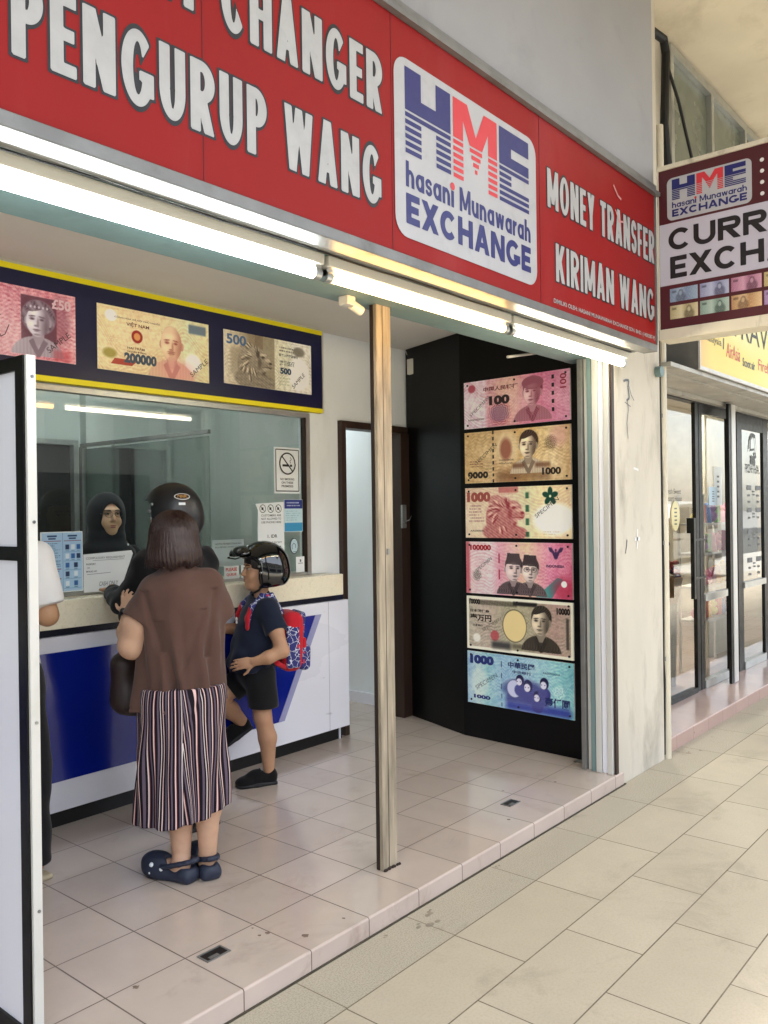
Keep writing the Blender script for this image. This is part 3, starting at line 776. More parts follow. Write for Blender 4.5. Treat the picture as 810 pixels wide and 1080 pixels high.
m.part('scribble', [M['ink_grey']], t)
m = MB(); stroke(m, FP, [(4.80, 1.40), (4.88, 1.40)], .022); stroke(m, FP, [(4.835, 1.34), (4.845, 1.46)], .016); stroke(m, FP, [(4.8, 1.82), (4.87, 1.81)], .014)
m.part('paint_patch', [M['ink_white']], t)

# upper wall right of the pillar, with transom windows
t = thing('upper_wall', 'plastered wall with a row of dusty transom panes above the neighbouring shop', 'wall', (8, 2.3, 2.9))
m = MB(); m.box(5.22, 40, 2.26, 2.40, 2.9, 3.30); m.box(5.22, 5.70, 2.24, 2.40, 3.30, 4.80); m.box(5.70, 40, 2.26, 2.40, 4.70, 4.80)
m.part('wall', [M['plaster']], t)
x = 5.70
for k in range(6):
    f = MB(); w = .80
    f.box(x, x + .05, 2.17, 2.26, 3.30, 4.74); f.box(x + .05, x + w, 2.17, 2.26, 4.68, 4.74); f.box(x + .05, x + w, 2.17, 2.26, 3.30, 3.36)
    fo = f.part('window', [M['alu']], t)
    f = MB(); f.box(x + .052, x + w - .002, 2.21, 2.22, 3.362, 4.678); f.part('pane', [M['frost']], fo)
    x += w
m = MB(); m.box(x, 40, 2.2, 2.26, 3.30, 4.70); m.part('wall', [M['plaster']], t)

# grey bulkhead over the sign
t = thing('bulkhead', 'pale grey smooth board bulkhead above the red shop sign', 'bulkhead', (1.9, 1.95, 3.33))
m = MB(); m.box(-3.0, 4.64, 1.875, 1.95, 3.34, 4.798); m.part('panel', [M['grey_board']], t)
m = MB(); m.box(-3.0, 4.62, 1.828, 1.875, 3.312, 3.332); m.box(-3.0, 4.62, 1.850, 1.875, 3.332, 3.375); m.part('trim', [M['lip']], t)

# unseen left side wall added to contain the light; back walls
m = MB(); m.box(-1.0, -.9, 1.9, 6.1, 0, 2.9)
m.solo('unseen_side_wall', [M['white_wall']], 'unseen white side wall added to contain the light in the money changer', 'wall', (-.95, 4, 0))
t = thing('back_wall', 'white painted wall beside the counter window around the dark doorway', 'wall', (4.4, 3.95, .075))
m = MB(); m.box(3.925, 4.215, 3.92, 4.0, .075, 2.779); m.box(4.215, 5.03, 3.92, 4.0, 2.205, 2.779); m.box(3.925, 4.06, 3.905, 3.918, 1.185, 2.23)
m.box(-.9, 3.925, 3.93, 4.0, 2.222, 2.779); m.box(-.9, 3.92, 3.95, 4.0, .075, 1.0)
m.part('wall', [M['white_wall']], t)
fr = MB(); fr.box(4.217, 4.262, 3.885, 4.0, .075, 2.203, 0, .003); fr.box(4.262, 4.95, 3.885, 4.0, 2.155, 2.203, 0, .003); fr.box(4.835, 4.95, 3.87, 4.0, .075, 2.153, 0, .004)
df = fr.part('door_frame', [M['brown_wood']], t)
m = MB(); m.box(4.825, 4.875, 3.855, 3.872, 1.46, 1.63, 0, .006); lk = m.part('lock_box', [M['alu']], df)
m = MB(); m.cyl((4.85, 3.856, 1.50), (4.85, 3.845, 1.50), .009, n=12); m.tube([(4.885, 3.868, 1.51), (4.90, 3.85, 1.52), (4.925, 3.85, 1.55)], .004, 6); m.part('handle', [M['steel']], df)
# corridor behind the doorway
t = thing('corridor_wall', 'pale corridor wall seen through the dark framed doorway', 'wall', (5.03, 4.9, .075))
m = MB(); m.box(5.04, 5.12, 4.0, 6.05, .075, 2.72); m.box(4.15, 5.04, 6.0, 6.08, .075, 2.72); m.part('wall', [M['white_wall']], t)
m = MB(); m.box(5.02, 5.04, 4.0, 6.0, .075, .16); m.part('skirting', [M['white_lam']], t)
m = MB(); m.box(4.30, 4.345, 4.30, 4.32, 1.95, 2.15); m.solo('meter_box', [M['cream']], 'small cream box high up just inside the doorway', 'box', (4.32, 4.31, 1.95))

t = thing('corridor_lamp', 'small round lamp on the corridor ceiling inside the doorway', 'lamp', (4.6, 5.1, 2.66))
m = MB(); m.cyl((4.6, 5.1, 2.69), (4.6, 5.1, 2.719), .14, n=24); m.part('base', [M['whiteplastic']], t)
m = MB(); m.cyl((4.6, 5.1, 2.665), (4.6, 5.1, 2.689), .12, n=24); m.part('diffuser', [emat('corridor_light', (.95, 1, 1), 30.0 * .55)], t)
# back room behind the counter glass
t = thing('back_room_wall', 'pale green tinted back room walls with two dark door openings behind the glass', 'wall', (2.0, 5.7, .075))
m = MB(); m.box(-.9, 2.80, 5.70, 5.78, .075, 2.72); m.box(3.32, 3.62, 5.70, 5.78, .075, 2.72); m.box(2.80, 3.32, 5.70, 5.78, 2.13, 2.72); m.box(3.62, 4.15, 5.70, 5.78, 2.13, 2.72)
m.box(4.12, 4.20, 4.0, 6.0, .075, 2.72); m.box(3.36, 3.46, 5.62, 5.70, .075, 2.72); m.part('wall', [M['room_wall']], t)
for a, b, mm in ((2.80, 3.32, 'darkdoor'), (3.62, 4.12, 'browndoor')):
    f = MB(); f.box(a, a + .035, 5.66, 5.75, .075, 2.13); f.box(b - .035, b, 5.66, 5.75, .075, 2.13); f.box(a + .035, b - .035, 5.66, 5.75, 2.095, 2.13)
    fo = f.part('door_frame', [M['alu']], t); f = MB(); f.box(a + .036, b - .036, 5.71, 5.74, .08, 2.094); f.part('door', [M[mm]], fo)
t = thing('added_partition', 'framed glass partition added inside the back room to draw a slanted reflection line', 'partition', (3.3, 4.9, .075))  # added partition, its rail follows a slanting line read as a reflection
m = MB(); m.box(3.298, 3.322, 4.15, 5.60, 2.075, 2.10); m.box(3.29, 3.33, 5.56, 5.60, .075, 2.075); m.part('frame', [M['lip']], t)
m = MB(); m.box(3.307, 3.313, 4.15, 5.56, .08, 2.06); m.part('pane', [glass('room_glass', (.9, .97, .95), 1.4, .8)], t)
# unseen lamp added to brighten the back room and the teller
t = thing('added_room_lamp', 'unseen tube lamp added to brighten the back room behind the glass', 'lamp', (2.7, 4.2, 2.66))
m = MB(); m.box(2.1, 3.3, 4.17, 4.23, 2.69, 2.719); m.part('housing', [M['whiteplastic']], t)
m = MB(); m.cyl((2.12, 4.2, 2.672), (3.28, 4.2, 2.672), .014); m.part('tube', [emat('room_fill_tube', (.95, 1, .98), 30.0 * .7)], t)

# ================================================================== lintel, soffit, sign
t = thing('lintel_beam', 'dusty teal lintel beam behind the fluorescent tubes', 'beam', (1.9, 2.2, 2.45))
m = MB(); m.box(-.9, 4.549, 1.963, 2.395, 2.452, 2.90, 0, .006); m.box(4.549, 4.64, 2.30, 2.395, 2.452, 2.9); m.part('body', [M['teal_beam']], t)
m = MB()
pr = [(1.862, 2.462), (1.885, 2.476), (1.91, 2.478), (1.935, 2.466), (1.95, 2.452), (1.962, 2.450)]
for (ya, za), (yb, zb) in zip(pr, pr[1:]):
    for k in range(40):
        xa, xb = -.9 + 5.45 * k / 40, -.9 + 5.45 * (k + 1) / 40
        dz = lambda xx: .004 * math.sin(xx * 3.1) + .003 * math.sin(xx * 7.3 + 1)
        m.add([(xa, ya, za + dz(xa)), (xb, ya, za + dz(xb)), (xb, yb, zb + dz(xb) * .3), (xa, yb, zb + dz(xa) * .3)], [(0, 1, 2, 3)])
me = m.mesh('soffit', [M['soffit']], False); put('soffit', me, t)
m = MB(); m.tube([(-.9 + 5.4 * k / 30, 1.958, 2.446 + .003 * math.sin(k * 1.7)) for k in range(31)], .0035, 6); m.part('seam_wire', [M['rubber']], t)

t = thing('shop_sign', 'long red fascia sign of the money changer with white lettering and logo panel', 'sign', (1.9, 1.88, 2.45))
m = MB(); m.box(-3.0, 4.585, 1.852, 1.92, 2.484, 3.310); m.part('panel', [M['red']], t)
m = MB(); m.box(-3.0, 4.590, 1.843, 1.925, 2.446, 2.484, 0, .003); m.box(4.587, 4.60, 1.845, 1.925, 2.484, 3.311); m.part('frame', [M['lip']], t)
FS = FR((0, 1.852, 0), (1, 0, 0), (0, 0, 1))
lo = MB(); lt = MB()
def sline(s, a0, a1, b0, b1, bold=.035, ol=.028):
    block(lo, FS, s, a0, a1, b0, b1, .0012, .172, .085, .034)
    block(lt, FS, s, a0, a1, b0, b1, .0024, .172, .085)
sline('PENGURUP WANG', .935, 2.224, 2.618, 2.813)
sline('MONEY CHANGER', .955, 2.236, 2.937, 3.132)
sline('MONEY TRANSFER', 3.378, 4.578, 2.930, 3.104)
sline('KIRIMAN WANG', 3.448, 4.566, 2.611, 2.783)
text(lt, FS, 'DIMILIKI OLEH: HASANI MUNAWARAH EXCHANGE SDN. BHD. (1400287-P)', 3.424, 4.572, 2.504, 2.530, .0024, .012)
lo.part('letter_outline', [M['ink_black']], t); lt.part('lettering', [M['letter']], t)
def logo(parent, fr, a0, a1, b0, b1, d0, name='logo_panel'):
    """white rounded plate with the striped three letter emblem and the two lines of the firm's name"""
    w, h = a1 - a0, b1 - b0; A = lambda x: a0 + x * w; B = lambda y: b0 + y * h
    m = MB(); m.poly(fr, rrect(a0, a1, b0, b1, .07 * w), d0); lp = m.part(name, [M['signwhite']], parent)
    s = MB(); ys, yb = .715, .95                      # stripes below ys
    def solid(pts, mi):
        s.poly(fr, [(A(x), B(y)) for x, y in pts], d0 + .001, mi)
    H0, H1, H2, H3 = .062, .158, .25, .345
    bar = .715
    solid([(H0, bar), (H3, bar), (H3, .955), (H2, .955), (H2, .80), (H1, .80), (H1, .955), (H0, .955)], 0)
    M0, M1 = .362, .678
    solid([(M0, bar), (.43, bar), (.43, .84), (.475, bar), (.565, bar), (.61, .84), (.61, bar), (M1, bar), (M1, .955), (.58, .955), (.52, .78), (.46, .955), (M0, .955)], 1)
    E0, E1 = .695, .935
    solid([(E0, bar), (E1, bar), (E1, .785), (.79, .785), (.79, .845), (E1, .845), (E1, .955), (E0, .955)], 0)
    n = 6
    for k in range(n):
        y1 = bar - .012 - k * .0405; y0 = y1 - .026
        seg = [(H0, H3, 0)] if k == 0 else [(H0, H1, 0), (H2, H3, 0)]
        c = .62 * k / n
        seg += [(M0, .43, 1), (.475 + .012 * k, .565 - .012 * k, 1), (.61, M1, 1)]
        seg += [(E0, E1, 0)] if k in (0, 3, 4, 5) else [(E0, .79, 0)]
        for x0, x1, mi in seg:
            if x1 > x0: s.quad(fr, A(x0), A(x1), B(y0), B(y1), d0 + .001, mi)
    s.part('emblem', [M['ink_navy'], M['ink_red']], lp)
    s = MB()
    at = block(s, fr, 'hasani Munawarah', A(.062), A(.945), B(.285), B(.43), d0 + .001, .19, .08)
    block(s, fr, 'EXCHANGE', A(.062), A(.945), B(.08), B(.25), d0 + .001, .27, .10)
    s.part('name_lettering', [M['ink_navy']], lp)
    s = MB(); s.poly(fr, circ(at[5][0], B(.285) + .86 * .145 * h, .0145 * w), d0 + .0022); s.part('red_dot', [M['ink_red']], lp)
    return lp
logo(t, FS, 2.298, 3.276, 2.548, 3.182, .003)
m = MB()
for x_ in (-.35, 1.47, 2.285, 3.31): m.box(x_, x_ + .0016, 1.8505, 1.8522, 2.486, 3.309)
m.part('panel_joint', [M['maroon']], t)
m = MB(); stroke(m, FS, [(4.06, 3.22), (4.11, 3.18), (4.15, 3.17)], .012, .004); stroke(m, FS, [(4.08, 3.10), (4.12, 3.05), (4.17, 3.06)], .010, .004); m.part('scratch', [mat('scratch', '#c98a86', .5)], t)

# ================================================================== fluorescent tubes
def tube_light(label, x0, x1, col, e, r):
    t = thing('tube_light', label, 'lamp', ((x0 + x1) / 2, 2.0, 2.40), 'fluorescent tubes under the sign')
    m = MB(); m.box(x0, x1, 1.972, 2.042, 2.412, 2.450, 0, .006); m.part('fixture', [M['whiteplastic']], t)
    m = MB(); m.cyl((x0 + .035, 2.0, 2.386), (x1 - .035, 2.0, 2.386), r, n=20); m.part('tube', [emat('tube_glow', col, e)], t)
    for xa, xb in ((x0 + .004, x0 + .034), (x1 - .034, x1 - .004)):
        m = MB(); m.cyl((xa, 2.0, 2.386), (xb, 2.0, 2.386), r + .003, n=16); m.box(xa, xb, 1.985, 2.015, 2.386, 2.414); m.part('lamp_holder', [M['alu']], t)
    return t
tube_light('thick cool white fluorescent tube, left one of the row under the sign', .86, 2.07, (.93, 1.0, 1.0), 9.0, .019)
tube_light('warm yellowish fluorescent tube beside the wooden post top', 2.09, 3.265, (1.0, .60, .22), 9.0 * .75, .017)
tube_light('warm white fluorescent tube ending at the pillar', 3.285, 4.50, (1.0, .90, .66), 9.0 * 1.1, .017)
# glare plate below: none; little wall fittings
m = MB(); m.tube([(4.50, 2.0, 2.43), (4.56, 2.06, 2.42), (4.66, 2.075, 2.44), (4.70, 2.07, 2.475)], .005, 7)
m.solo('loose_wire', [M['rubber']], 'short black wire curling from the last tube to the pillar', 'wire', (4.6, 2.07, 2.43))

# ================================================================== post, panels, track
t = thing('wooden_post', 'weathered beige wooden post standing on the front step', 'post', (2.755, 2.31, .075))
m = MB(); m.box(2.713, 2.808, 2.295, 2.313, .075, 2.452, 0, .003); m.part('shaft', [M['post']], t)
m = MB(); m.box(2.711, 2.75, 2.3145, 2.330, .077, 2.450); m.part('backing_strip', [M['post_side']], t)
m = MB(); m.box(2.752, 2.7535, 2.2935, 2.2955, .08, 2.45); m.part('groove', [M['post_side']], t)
m = MB(); m.box(2.762, 2.776, 2.290, 2.2945, 1.40, 1.425); m.part('latch_plate', [M['lip']], t)
m = MB()
for k in range(14): 
    xx = 2.715 + .10 * random.random(); m.ell((xx, 2.288 + .006 * random.random(), .079), (.008, .006, .006), nu=7, nv=5)
m.part('foot_crumb', [M['post_side']], t)

t = thing('swing_panel', 'tall white panel door in a black frame at the left edge', 'door panel', (1.20, 2.6, .075))
m = MB(); m.box(1.187, 1.2145, 2.288, 2.300, .077, 2.035, 0, .002); ed = m.part('edge_strip', [M['alu_white']], t)
m = MB()
for z in (1.975, 1.565, 1.0, .47): m.cyl((1.203, 2.289, z), (1.203, 2.2845, z), .0045, n=10)
m.part('screw', [M['steel']], ed)
m = MB(); m.box(1.182, 1.2155, 2.300, 2.345, .08, 2.035); m.box(1.182, 1.2155, 2.345, 3.05, 1.995, 2.035); m.box(1.182, 1.2155, 2.345, 3.05, 1.455, 1.495); m.box(1.182, 1.2155, 2.345, 3.05, .08, .13); m.box(1.182, 1.2155, 3.05, 3.09, .08, 2.035)
m.part('frame', [M['black_frame']], t)
m = MB(); m.box(1.19, 1.21, 2.345, 3.05, 1.495, 1.995); m.box(1.19, 1.21, 2.345, 3.05, .13, 1.455); m.part('panel', [M['white_lam']], t)

t = thing('display_wall', 'black laminate display wall carrying the column of banknote boards', 'wall', (4.72, 3.1, .075))
P0, P1, P2 = (4.715, 3.26), (4.66, 2.31), (4.94, 3.905)
FB = FR((0, 0, 0), (1, 0, 0), (0, 1, 0))
m = MB(); m.prism(FB, [P0, P1, (4.70, 2.308), (4.76, 3.25)], .076, 2.779); m.part('front_panel', [M['black_gloss']], t)
m = MB(); m.prism(FB, [(4.9425, 3.90), (4.717, 3.262), (4.765, 3.252), (4.99, 3.89)], .076, 2.779); m.part('return_panel', [M['black_gloss']], t)
m = MB(); m.box(4.655, 4.672, 2.292, 2.3075, .076, 2.45); m.part('edge_strip', [M['brown_wood']], t)

t = thing('shutter_track', 'greyish white roller shutter guide rails fixed beside the pillar', 'shutter rail', (4.52, 2.2, .075))
for k, (y0, y1, xo, mm) in enumerate([(2.262, 2.29, .0, 'lip'), (2.235, 2.258, .022, 'alu_white'), (2.205, 2.232, .004, 'teal_beam'), (2.168, 2.200, .0, 'alu_white'), (2.135, 2.165, .012, 'white_lam'), (2.100, 2.130, .0, 'alu_white'), (2.084, 2.097, .016, 'brown_wood')]):
    m = MB(); m.box(4.50 + xo, 4.549, y0, y1, .076, 2.449, 0, .003); m.part('rail', [M[mm]], t)

m = MB(); m.cyl((4.25, 2.60, 2.47), (4.70, 2.60, 2.56), .008, n=10)
m.solo('white_rod', [M['whiteplastic']], 'thin white rod across the top of the black display wall', 'rod', (4.47, 2.6, 2.5))
t = thing('alarm_box', 'small white box with a cable on the wall near the ceiling', 'alarm', (4.95, 3.80, 2.60))
m = MB(); m.box(4.905, 4.965, 3.80, 3.86, 2.585, 2.70, 0, .008); m.part('case', [M['whiteplastic']], t)
m = MB(); m.tube([(4.935, 3.84, 2.70), (4.938, 3.88, 2.74), (4.94, 3.90, 2.775)], .004, 6); m.part('cable', [M['whiteplastic']], t)
t = thing('junction_fitting', 'small beige fitting under the teal beam left of the post', 'fitting', (2.62, 2.30, 2.41))
m = MB(); m.box(2.52, 2.57, 2.28, 2.33, 2.415, 2.452, 0, .005); m.part('base', [M['whiteplastic']], t)
m = MB(); m.cyl((2.57, 2.305, 2.425), (2.625, 2.30, 2.405), .02, n=14); m.part('head', [M['cream']], t)

# ================================================================== header board, window, counter
t = thing('header_board', 'navy header board with yellow edges and banknote pictures above the counter window', 'board', (1.6, 3.9, 2.235))
m = MB(); m.box(-.9, 4.035, 3.885, 3.928, 2.262, 2.756); m.part('panel', [M['navy']], t)
m = MB(); m.box(-.9, 4.037, 3.881, 3.928, 2.235, 2.262); m.box(-.9, 4.037, 3.881, 3.928, 2.745, 2.772); m.part('yellow_edge', [M['yellow']], t)
m = MB(); m.box(-.9, 4.037, 3.874, 3.93, 2.772, 2.779); m.box(4.037, 4.046, 3.88, 3.928, 2.235, 2.772); m.part('trim', [M['alu_white']], t)
FH = FR((0, 3.885, 0), (1, 0, 0), (0, 0, 1))
HEADER = t
t = thing('counter_window', 'wide glass teller window in an aluminium frame above the counter', 'window', (1.9, 3.94, 1.18))
m = MB(); m.box(-.6, 3.925, 3.895, 3.949, 2.196, 2.222); m.box(-.6, 3.90, 3.91, 3.949, 1.182, 1.20); m.box(3.893, 3.925, 3.895, 3.949, 1.182, 2.196); m.box(-.6, -.55, 3.90, 3.949, 1.182, 2.196)
m.part('frame', [M['alu']], t)
m = MB(); m.box(3.887, 3.8925, 3.898, 3.94, 1.20, 2.196); m.part('gasket', [M['brown_wood']], t)
m = MB(); m.quad(FR((0, 3.925, 0), (1, 0, 0), (0, 0, 1)), -.55, 3.887, 1.20, 2.196); m.part('pane', [M['glass']], t)

t = thing('service_counter', 'money changer counter with cream stone top and blue panel on white front', 'counter', (1.9, 3.85, .075))
m = MB(); m.box(-.6, 4.085, 3.765, 4.35, 1.045, 1.18, 0, .006); m.part('counter_top', [M['cream']], t)
m = MB(); m.box(-.6, 4.17, 3.85, 3.93, .99, 1.044); m.part('recess', [M['navy_dark']], t)
m = MB(); m.box(-.6, 4.192, 3.822, 3.93, .163, 1.002, 0, .003); m.part('front_panel', [M['scuffed']], t)
m = MB(); m.box(2.90, 2.9015, 3.8212, 3.8225, .165, .308); m.box(4.0, 4.0015, 3.8212, 3.8225, .165, 1.0); m.part('panel_seam', [M['ink_grey']], t)
FC = FR((0, 3.822, 0), (1, 0, 0), (0, 0, 1))
m = MB(); m.prism(FC, [(-.55, .308), (3.545, .308), (3.875, .928), (-.55, .928)], -.001, .004); bp = m.part('blue_panel', [M['blue_acr']], t)
m = MB(); m.prism(FC, [(3.546, .308), (3.595, .308), (3.93, .928), (3.876, .928)], -.001, .0055); m.part('edge_trim', [M['lav']], bp)
m = MB(); m.box(-.6, 4.165, 3.872, 3.93, .0755, .1628); m.part('plinth', [M['blackp']], t)
m = MB(); m.box(4.135, 4.145, 3.862, 3.8715, .0765, .155); m.part('foot_strip', [M['white_lam']], t)

# floor drains
for x, y, lb in ((1.845, 2.325, 'open rectangular drain hole in the step nearest the left panel door'), (3.755, 2.315, 'rectangular drain hole in the step near the pillar')):
    t = thing('floor_drain', lb, 'drain', (x, y, .075), 'drain holes in the tiled step')
    m = MB(); m.box(x - .05, x - .044, y - .03, y + .03, .076, .079); m.box(x + .044, x + .05, y - .03, y + .03, .076, .079); m.box(x - .044, x + .044, y - .03, y - .024, .076, .079); m.box(x - .044, x + .044, y + .024, y + .03, .076, .079); m.part('rim', [M['lip']], t)
    m = MB(); m.quad(FRG, x - .044, x + .044, y - .024, y + .024, .0765); m.quad(FRG, x - .03, x + .01, y - .02, y - .004, .0775, 1); m.part('hole', [M['blackp'], M['lip']], t)
# stains and bits on the floor
m = MB()
for x, y, r, in ((2.13, 2.17, .012), (2.06, 2.29, .009), (2.03, 2.30, .006), (2.31, 2.15, .006), (2.05, 2.36, .004), (3.55, 2.2, .008), (4.2, 2.3, .008), (3.9, 2.45, .006), (1.56, 2.36, .01)):
    m.poly(FRG, [(x + r * (1 + .4 * math.sin(3 * k + x * 9)) * math.cos(k * .52), y + r * (1 + .3 * math.sin(5 * k)) * math.sin(k * .52)) for k in range(12)], .0757)
tag(put('floor_stain', m.mesh('floor_stain', [mat('stain', '#77675a', .9, var=.4, vs=60)])), kind='stuff')
m = MB()
for x, y, r in ((2.60, 1.96, .03), (2.68, 2.02, .022), (2.56, 1.99, .018), (5.45, 2.02, .02), (5.55, 1.98, .015), (3.2, 2.05, .012), (2.42, 2.04, .01)):
    for q in range(4):
        xx, yy, rr = x + r * rng.randn() * .6, y + r * rng.randn() * .4, r * (.3 + .4 * rng.rand())
        m.ell((xx, yy, .0008), (rr, rr * .7, .0012), nu=10, nv=4)
tag(put('pavement_grime', m.mesh('pavement_grime', [mat('grime', '#968d7c', .95, var=.3, vs=40)])), kind='stuff')

# ================================================================== banknote boards
BANK = 'banknote boards on the black wall'
FA = FR((P0[0], P0[1], 0), (P1[0] - P0[0], P1[1] - P0[1], 0), (0, 0, 1))
NW, NX = .805, 280
def screws(parent, fr, a0, a1, b0, b1):
    for a in (a0 + .03, (a0 + a1) / 2, a1 - .03):
        for b in (b0 + .022, b1 - .022):
            m = MB(); m.prism(fr, circ(a, b, .007, 10), .0125, .0165); m.part('screw', [M['ink_black']], parent)
def nboard(label, b0, b1, art, inks):
    a0, a1 = .045, .045 + NW
    c = FA((a0 + a1) / 2, b0)
    t = thing('banknote_board', label, 'banknote board', c, BANK)
    m = MB(); m.fbox(FA, a0, a1, b0, b1, .002, .011); m.part('board', [M['ink_white']], t)
    g_ = art.c.mean(-1, keepdims=True); art.c = art.c * .90 + g_ * .10; mu = art.c.mean((0, 1), keepdims=True); art.c = np.clip(mu + (art.c - mu) * 1.2 + .065, 0, 1)
    art.put('print', FA, a0, b0, t, M['print'], .0125)
    sub = FA.sub(a0, b0, .0135)
    for nm, fn, mm in inks:
        q = MB(); fn(q, sub); q.part(nm, [mm], t)
    screws(t, FA, a0, a1, b0, b1)
    return t
def ink(c): 
    k = 'ink_' + c
    if k not in M: M[k] = mat('print_ink', c, .45, var=.08, vs=30)
    return M[k]
def sp(s, a, b, w, ang, h=None):
    def f(q, fr):
        g = fr.sub(a, b, 0, ang); text(q, g, s, 0, w, 0, w * .13 if h is None else h, 0.0002, 0)
    return f
def T(s, a0, a1, b0, b1, bold=.02):
    return lambda q, fr: text(q, fr, s, a0, a1, b0, b1, 0, bold + (.03 if s.isdigit() else .012))
def multi(*fs):
    def f(q, fr):
        for g in fs: g(q, fr)
    return f
def dashes(a, w, rows):
    def f(q, fr):
        for b0, b1 in rows: q.quad(fr, a - w / 2, a + w / 2, b0, b1)
    return f

# pink hundred
h = .309; A = Art(NW, h, NX)
A.gradx([(0, '#e3c9dc'), (.2, '#e9d3e4'), (.24, '#dba0b4'), (.5, '#d98da8'), (.75, '#c8608c'), (1, '#d89ab8')])
A.blend(A.bm(0, .17, .0, .20) * .75, '#e6def0'); A.blend(A.em(.36, .2, .12, .2, 1.0) * .7, '#e2b79a'); A.blend(A.nz(30, 3)[:] ** 2 * .25, '#f3d9e6')
A.engrave(1, '#a3305a', '#f6e2ec'); A.guilloche(.285, .085, .085, '#a8314a', 9, .95, 34); A.blend(A.em(.285, .085, .07, .055, .4) * .3, '#5b6aa0')
A.blend(A.em(.065, .262, .03, .026, .3) * .8, '#a83048'); A.blend(A.em(.52, .13, .14, .16, .9) * .25, '#f0c0d4')
A.portrait(.535, .195, .175, '#6a1a34', '#f6d3da', coat=.42, hair='short', hat='peak', turn=.2)
A.blend(A.nz(60, 8) * .18 * (A.X > .42), '#b03e6c')
nboard('pink 100 banknote board, topmost in the column on the black wall', 2.123, 2.432, A, [
    ('numeral', T('100', .205, .365, .14, .20, .03), ink('#2b1a1e')), ('side_numeral', lambda q, fr: text(q, fr.sub(.735, .195, 0, math.pi / 2), '100', 0, .09, -.045, 0, 0, .02), ink('#9c2440')),
    ('heading', T('中国人民银行', .16, .43, .232, .262, .02), ink('#7c2a38')), ('specimen', sp('SPECIMEN', .055, .075, .19, .62, .022), ink('#7c6a72')),
    ('security_thread', dashes(.685, .018, [(.26, .285), (.21, .235), (.16, .185), (.11, .135), (.06, .085)]), ink('#191317')),
    ('serial', T('AA00000000', .03, .165, .05, .063, 0), ink('#7a5260'))])
# brown thousand
h = .335; A = Art(NW, h, NX)
A.gradx([(0, '#d9b777'), (.25, '#ddc08c'), (.45, '#c99a62'), (.6, '#e0bd74'), (.85, '#e3cd9e'), (1, '#cda774')])
A.blend(A.nz(14, 5) * .4, '#b58a54'); A.engrave(2, '#7a4a24', '#f2dcae'); A.blend(A.em(.34, .22, .09, .12, .5) * .6, '#e6d2a6'); A.blend(A.em(.33, .21, .045, .07, .5) * .7, '#8b4030'); A.blend(A.bm(.225, .238, 0, h) * (np.sin(A.Y * 160) > -.2), '#3a2c20')
A.blend(A.bm(.26, .66, .0, .07, .05) * .5, '#5d3620'); A.guilloche(.665, .235, .045, '#4a3520', 10, .95, 20); A.blend(A.em(.72, .27, .06, .06, .9) * .4, '#c67e8c'); A.lines(.04, .15, .1, .15, 3, '#8b4030', 4)
A.portrait(.50, .225, .17, '#2c140a', '#f8e2bc', coat=.72, hair='short', turn=.12)
A.blend(A.bm(.38, .47, .085, .115, .02) * .7, '#6a3c22'); A.blend(A.bm(.55, .66, .085, .115, .02) * .7, '#6a3c22')
nboard('golden brown 1000 banknote board, second from the top of the column', 1.762, 2.097, A, [
    ('numeral', multi(T('๑๐๐๐', .025, .19, .03, .075, .03), T('1000', .60, .735, .035, .08, .02)), ink('#21140c')), ('specimen', sp('SPECIMEN', .10, .12, .20, .62, .024), ink('#5c4a36')),
    ('caption', multi(T('ราชอาณาจักรไทย', .28, .39, .135, .15, .0), T('หนึ่งพันบาท', .28, .38, .115, .128, .0)), ink('#3b2418'))])
# red thousand with lion
h = .328; A = Art(NW, h, NX)
A.gradx([(0, '#e2cfae'), (.2, '#e6d3b0'), (.4, '#e5d2b4'), (.6, '#d9d9a8'), (.75, '#efe0a8'), (1, '#e8d3a4')])
A.blend(A.nz(16, 2) * .25, '#d6a98e'); A.engrave(3, '#b0605a', '#f7efd6', .24); A.blend(A.em(.68, .12, .15, .1, .3) * .9, '#f0eee4')
A.lion(.315, .155, .27, '#8c1f28', '#e6c0ac', 3)
A.blend(A.bm(.27, .42, .29, h, .01) * .6, '#b8484c'); A.blend(A.bm(.475, .50, .01, .29, .01) * (np.sin(A.Y * 75) > -.1) * .85, '#285a3c')
for k in range(5):
    a = 1.57 + k * 1.2566; A.blend(A.em(.655 + .032 * math.cos(a), .262 + .032 * math.sin(a), .026, .017, .2, a), '#1d4b38')
A.blend(A.em(.655, .262, .008, .008, .3), '#e8e2b0')
A.lines(.03, .16, .10, .22, 6, '#a0545a', 6, .7); A.lines(.6, .76, .02, .05, 2, '#c9a97e', 9, .6)
nboard('red lion 1000 banknote board with green flower, third in the column', 1.402, 1.730, A, [
    ('numeral', T('1000', .015, .205, .235, .30, .04), ink('#a8534a')), ('specimen', sp('SPECIMEN', .555, .125, .20, .6, .026), ink('#4f4f50')),
    ('serial', T('AA000000', .04, .15, .04, .052, 0), ink('#4d3a3a'))])
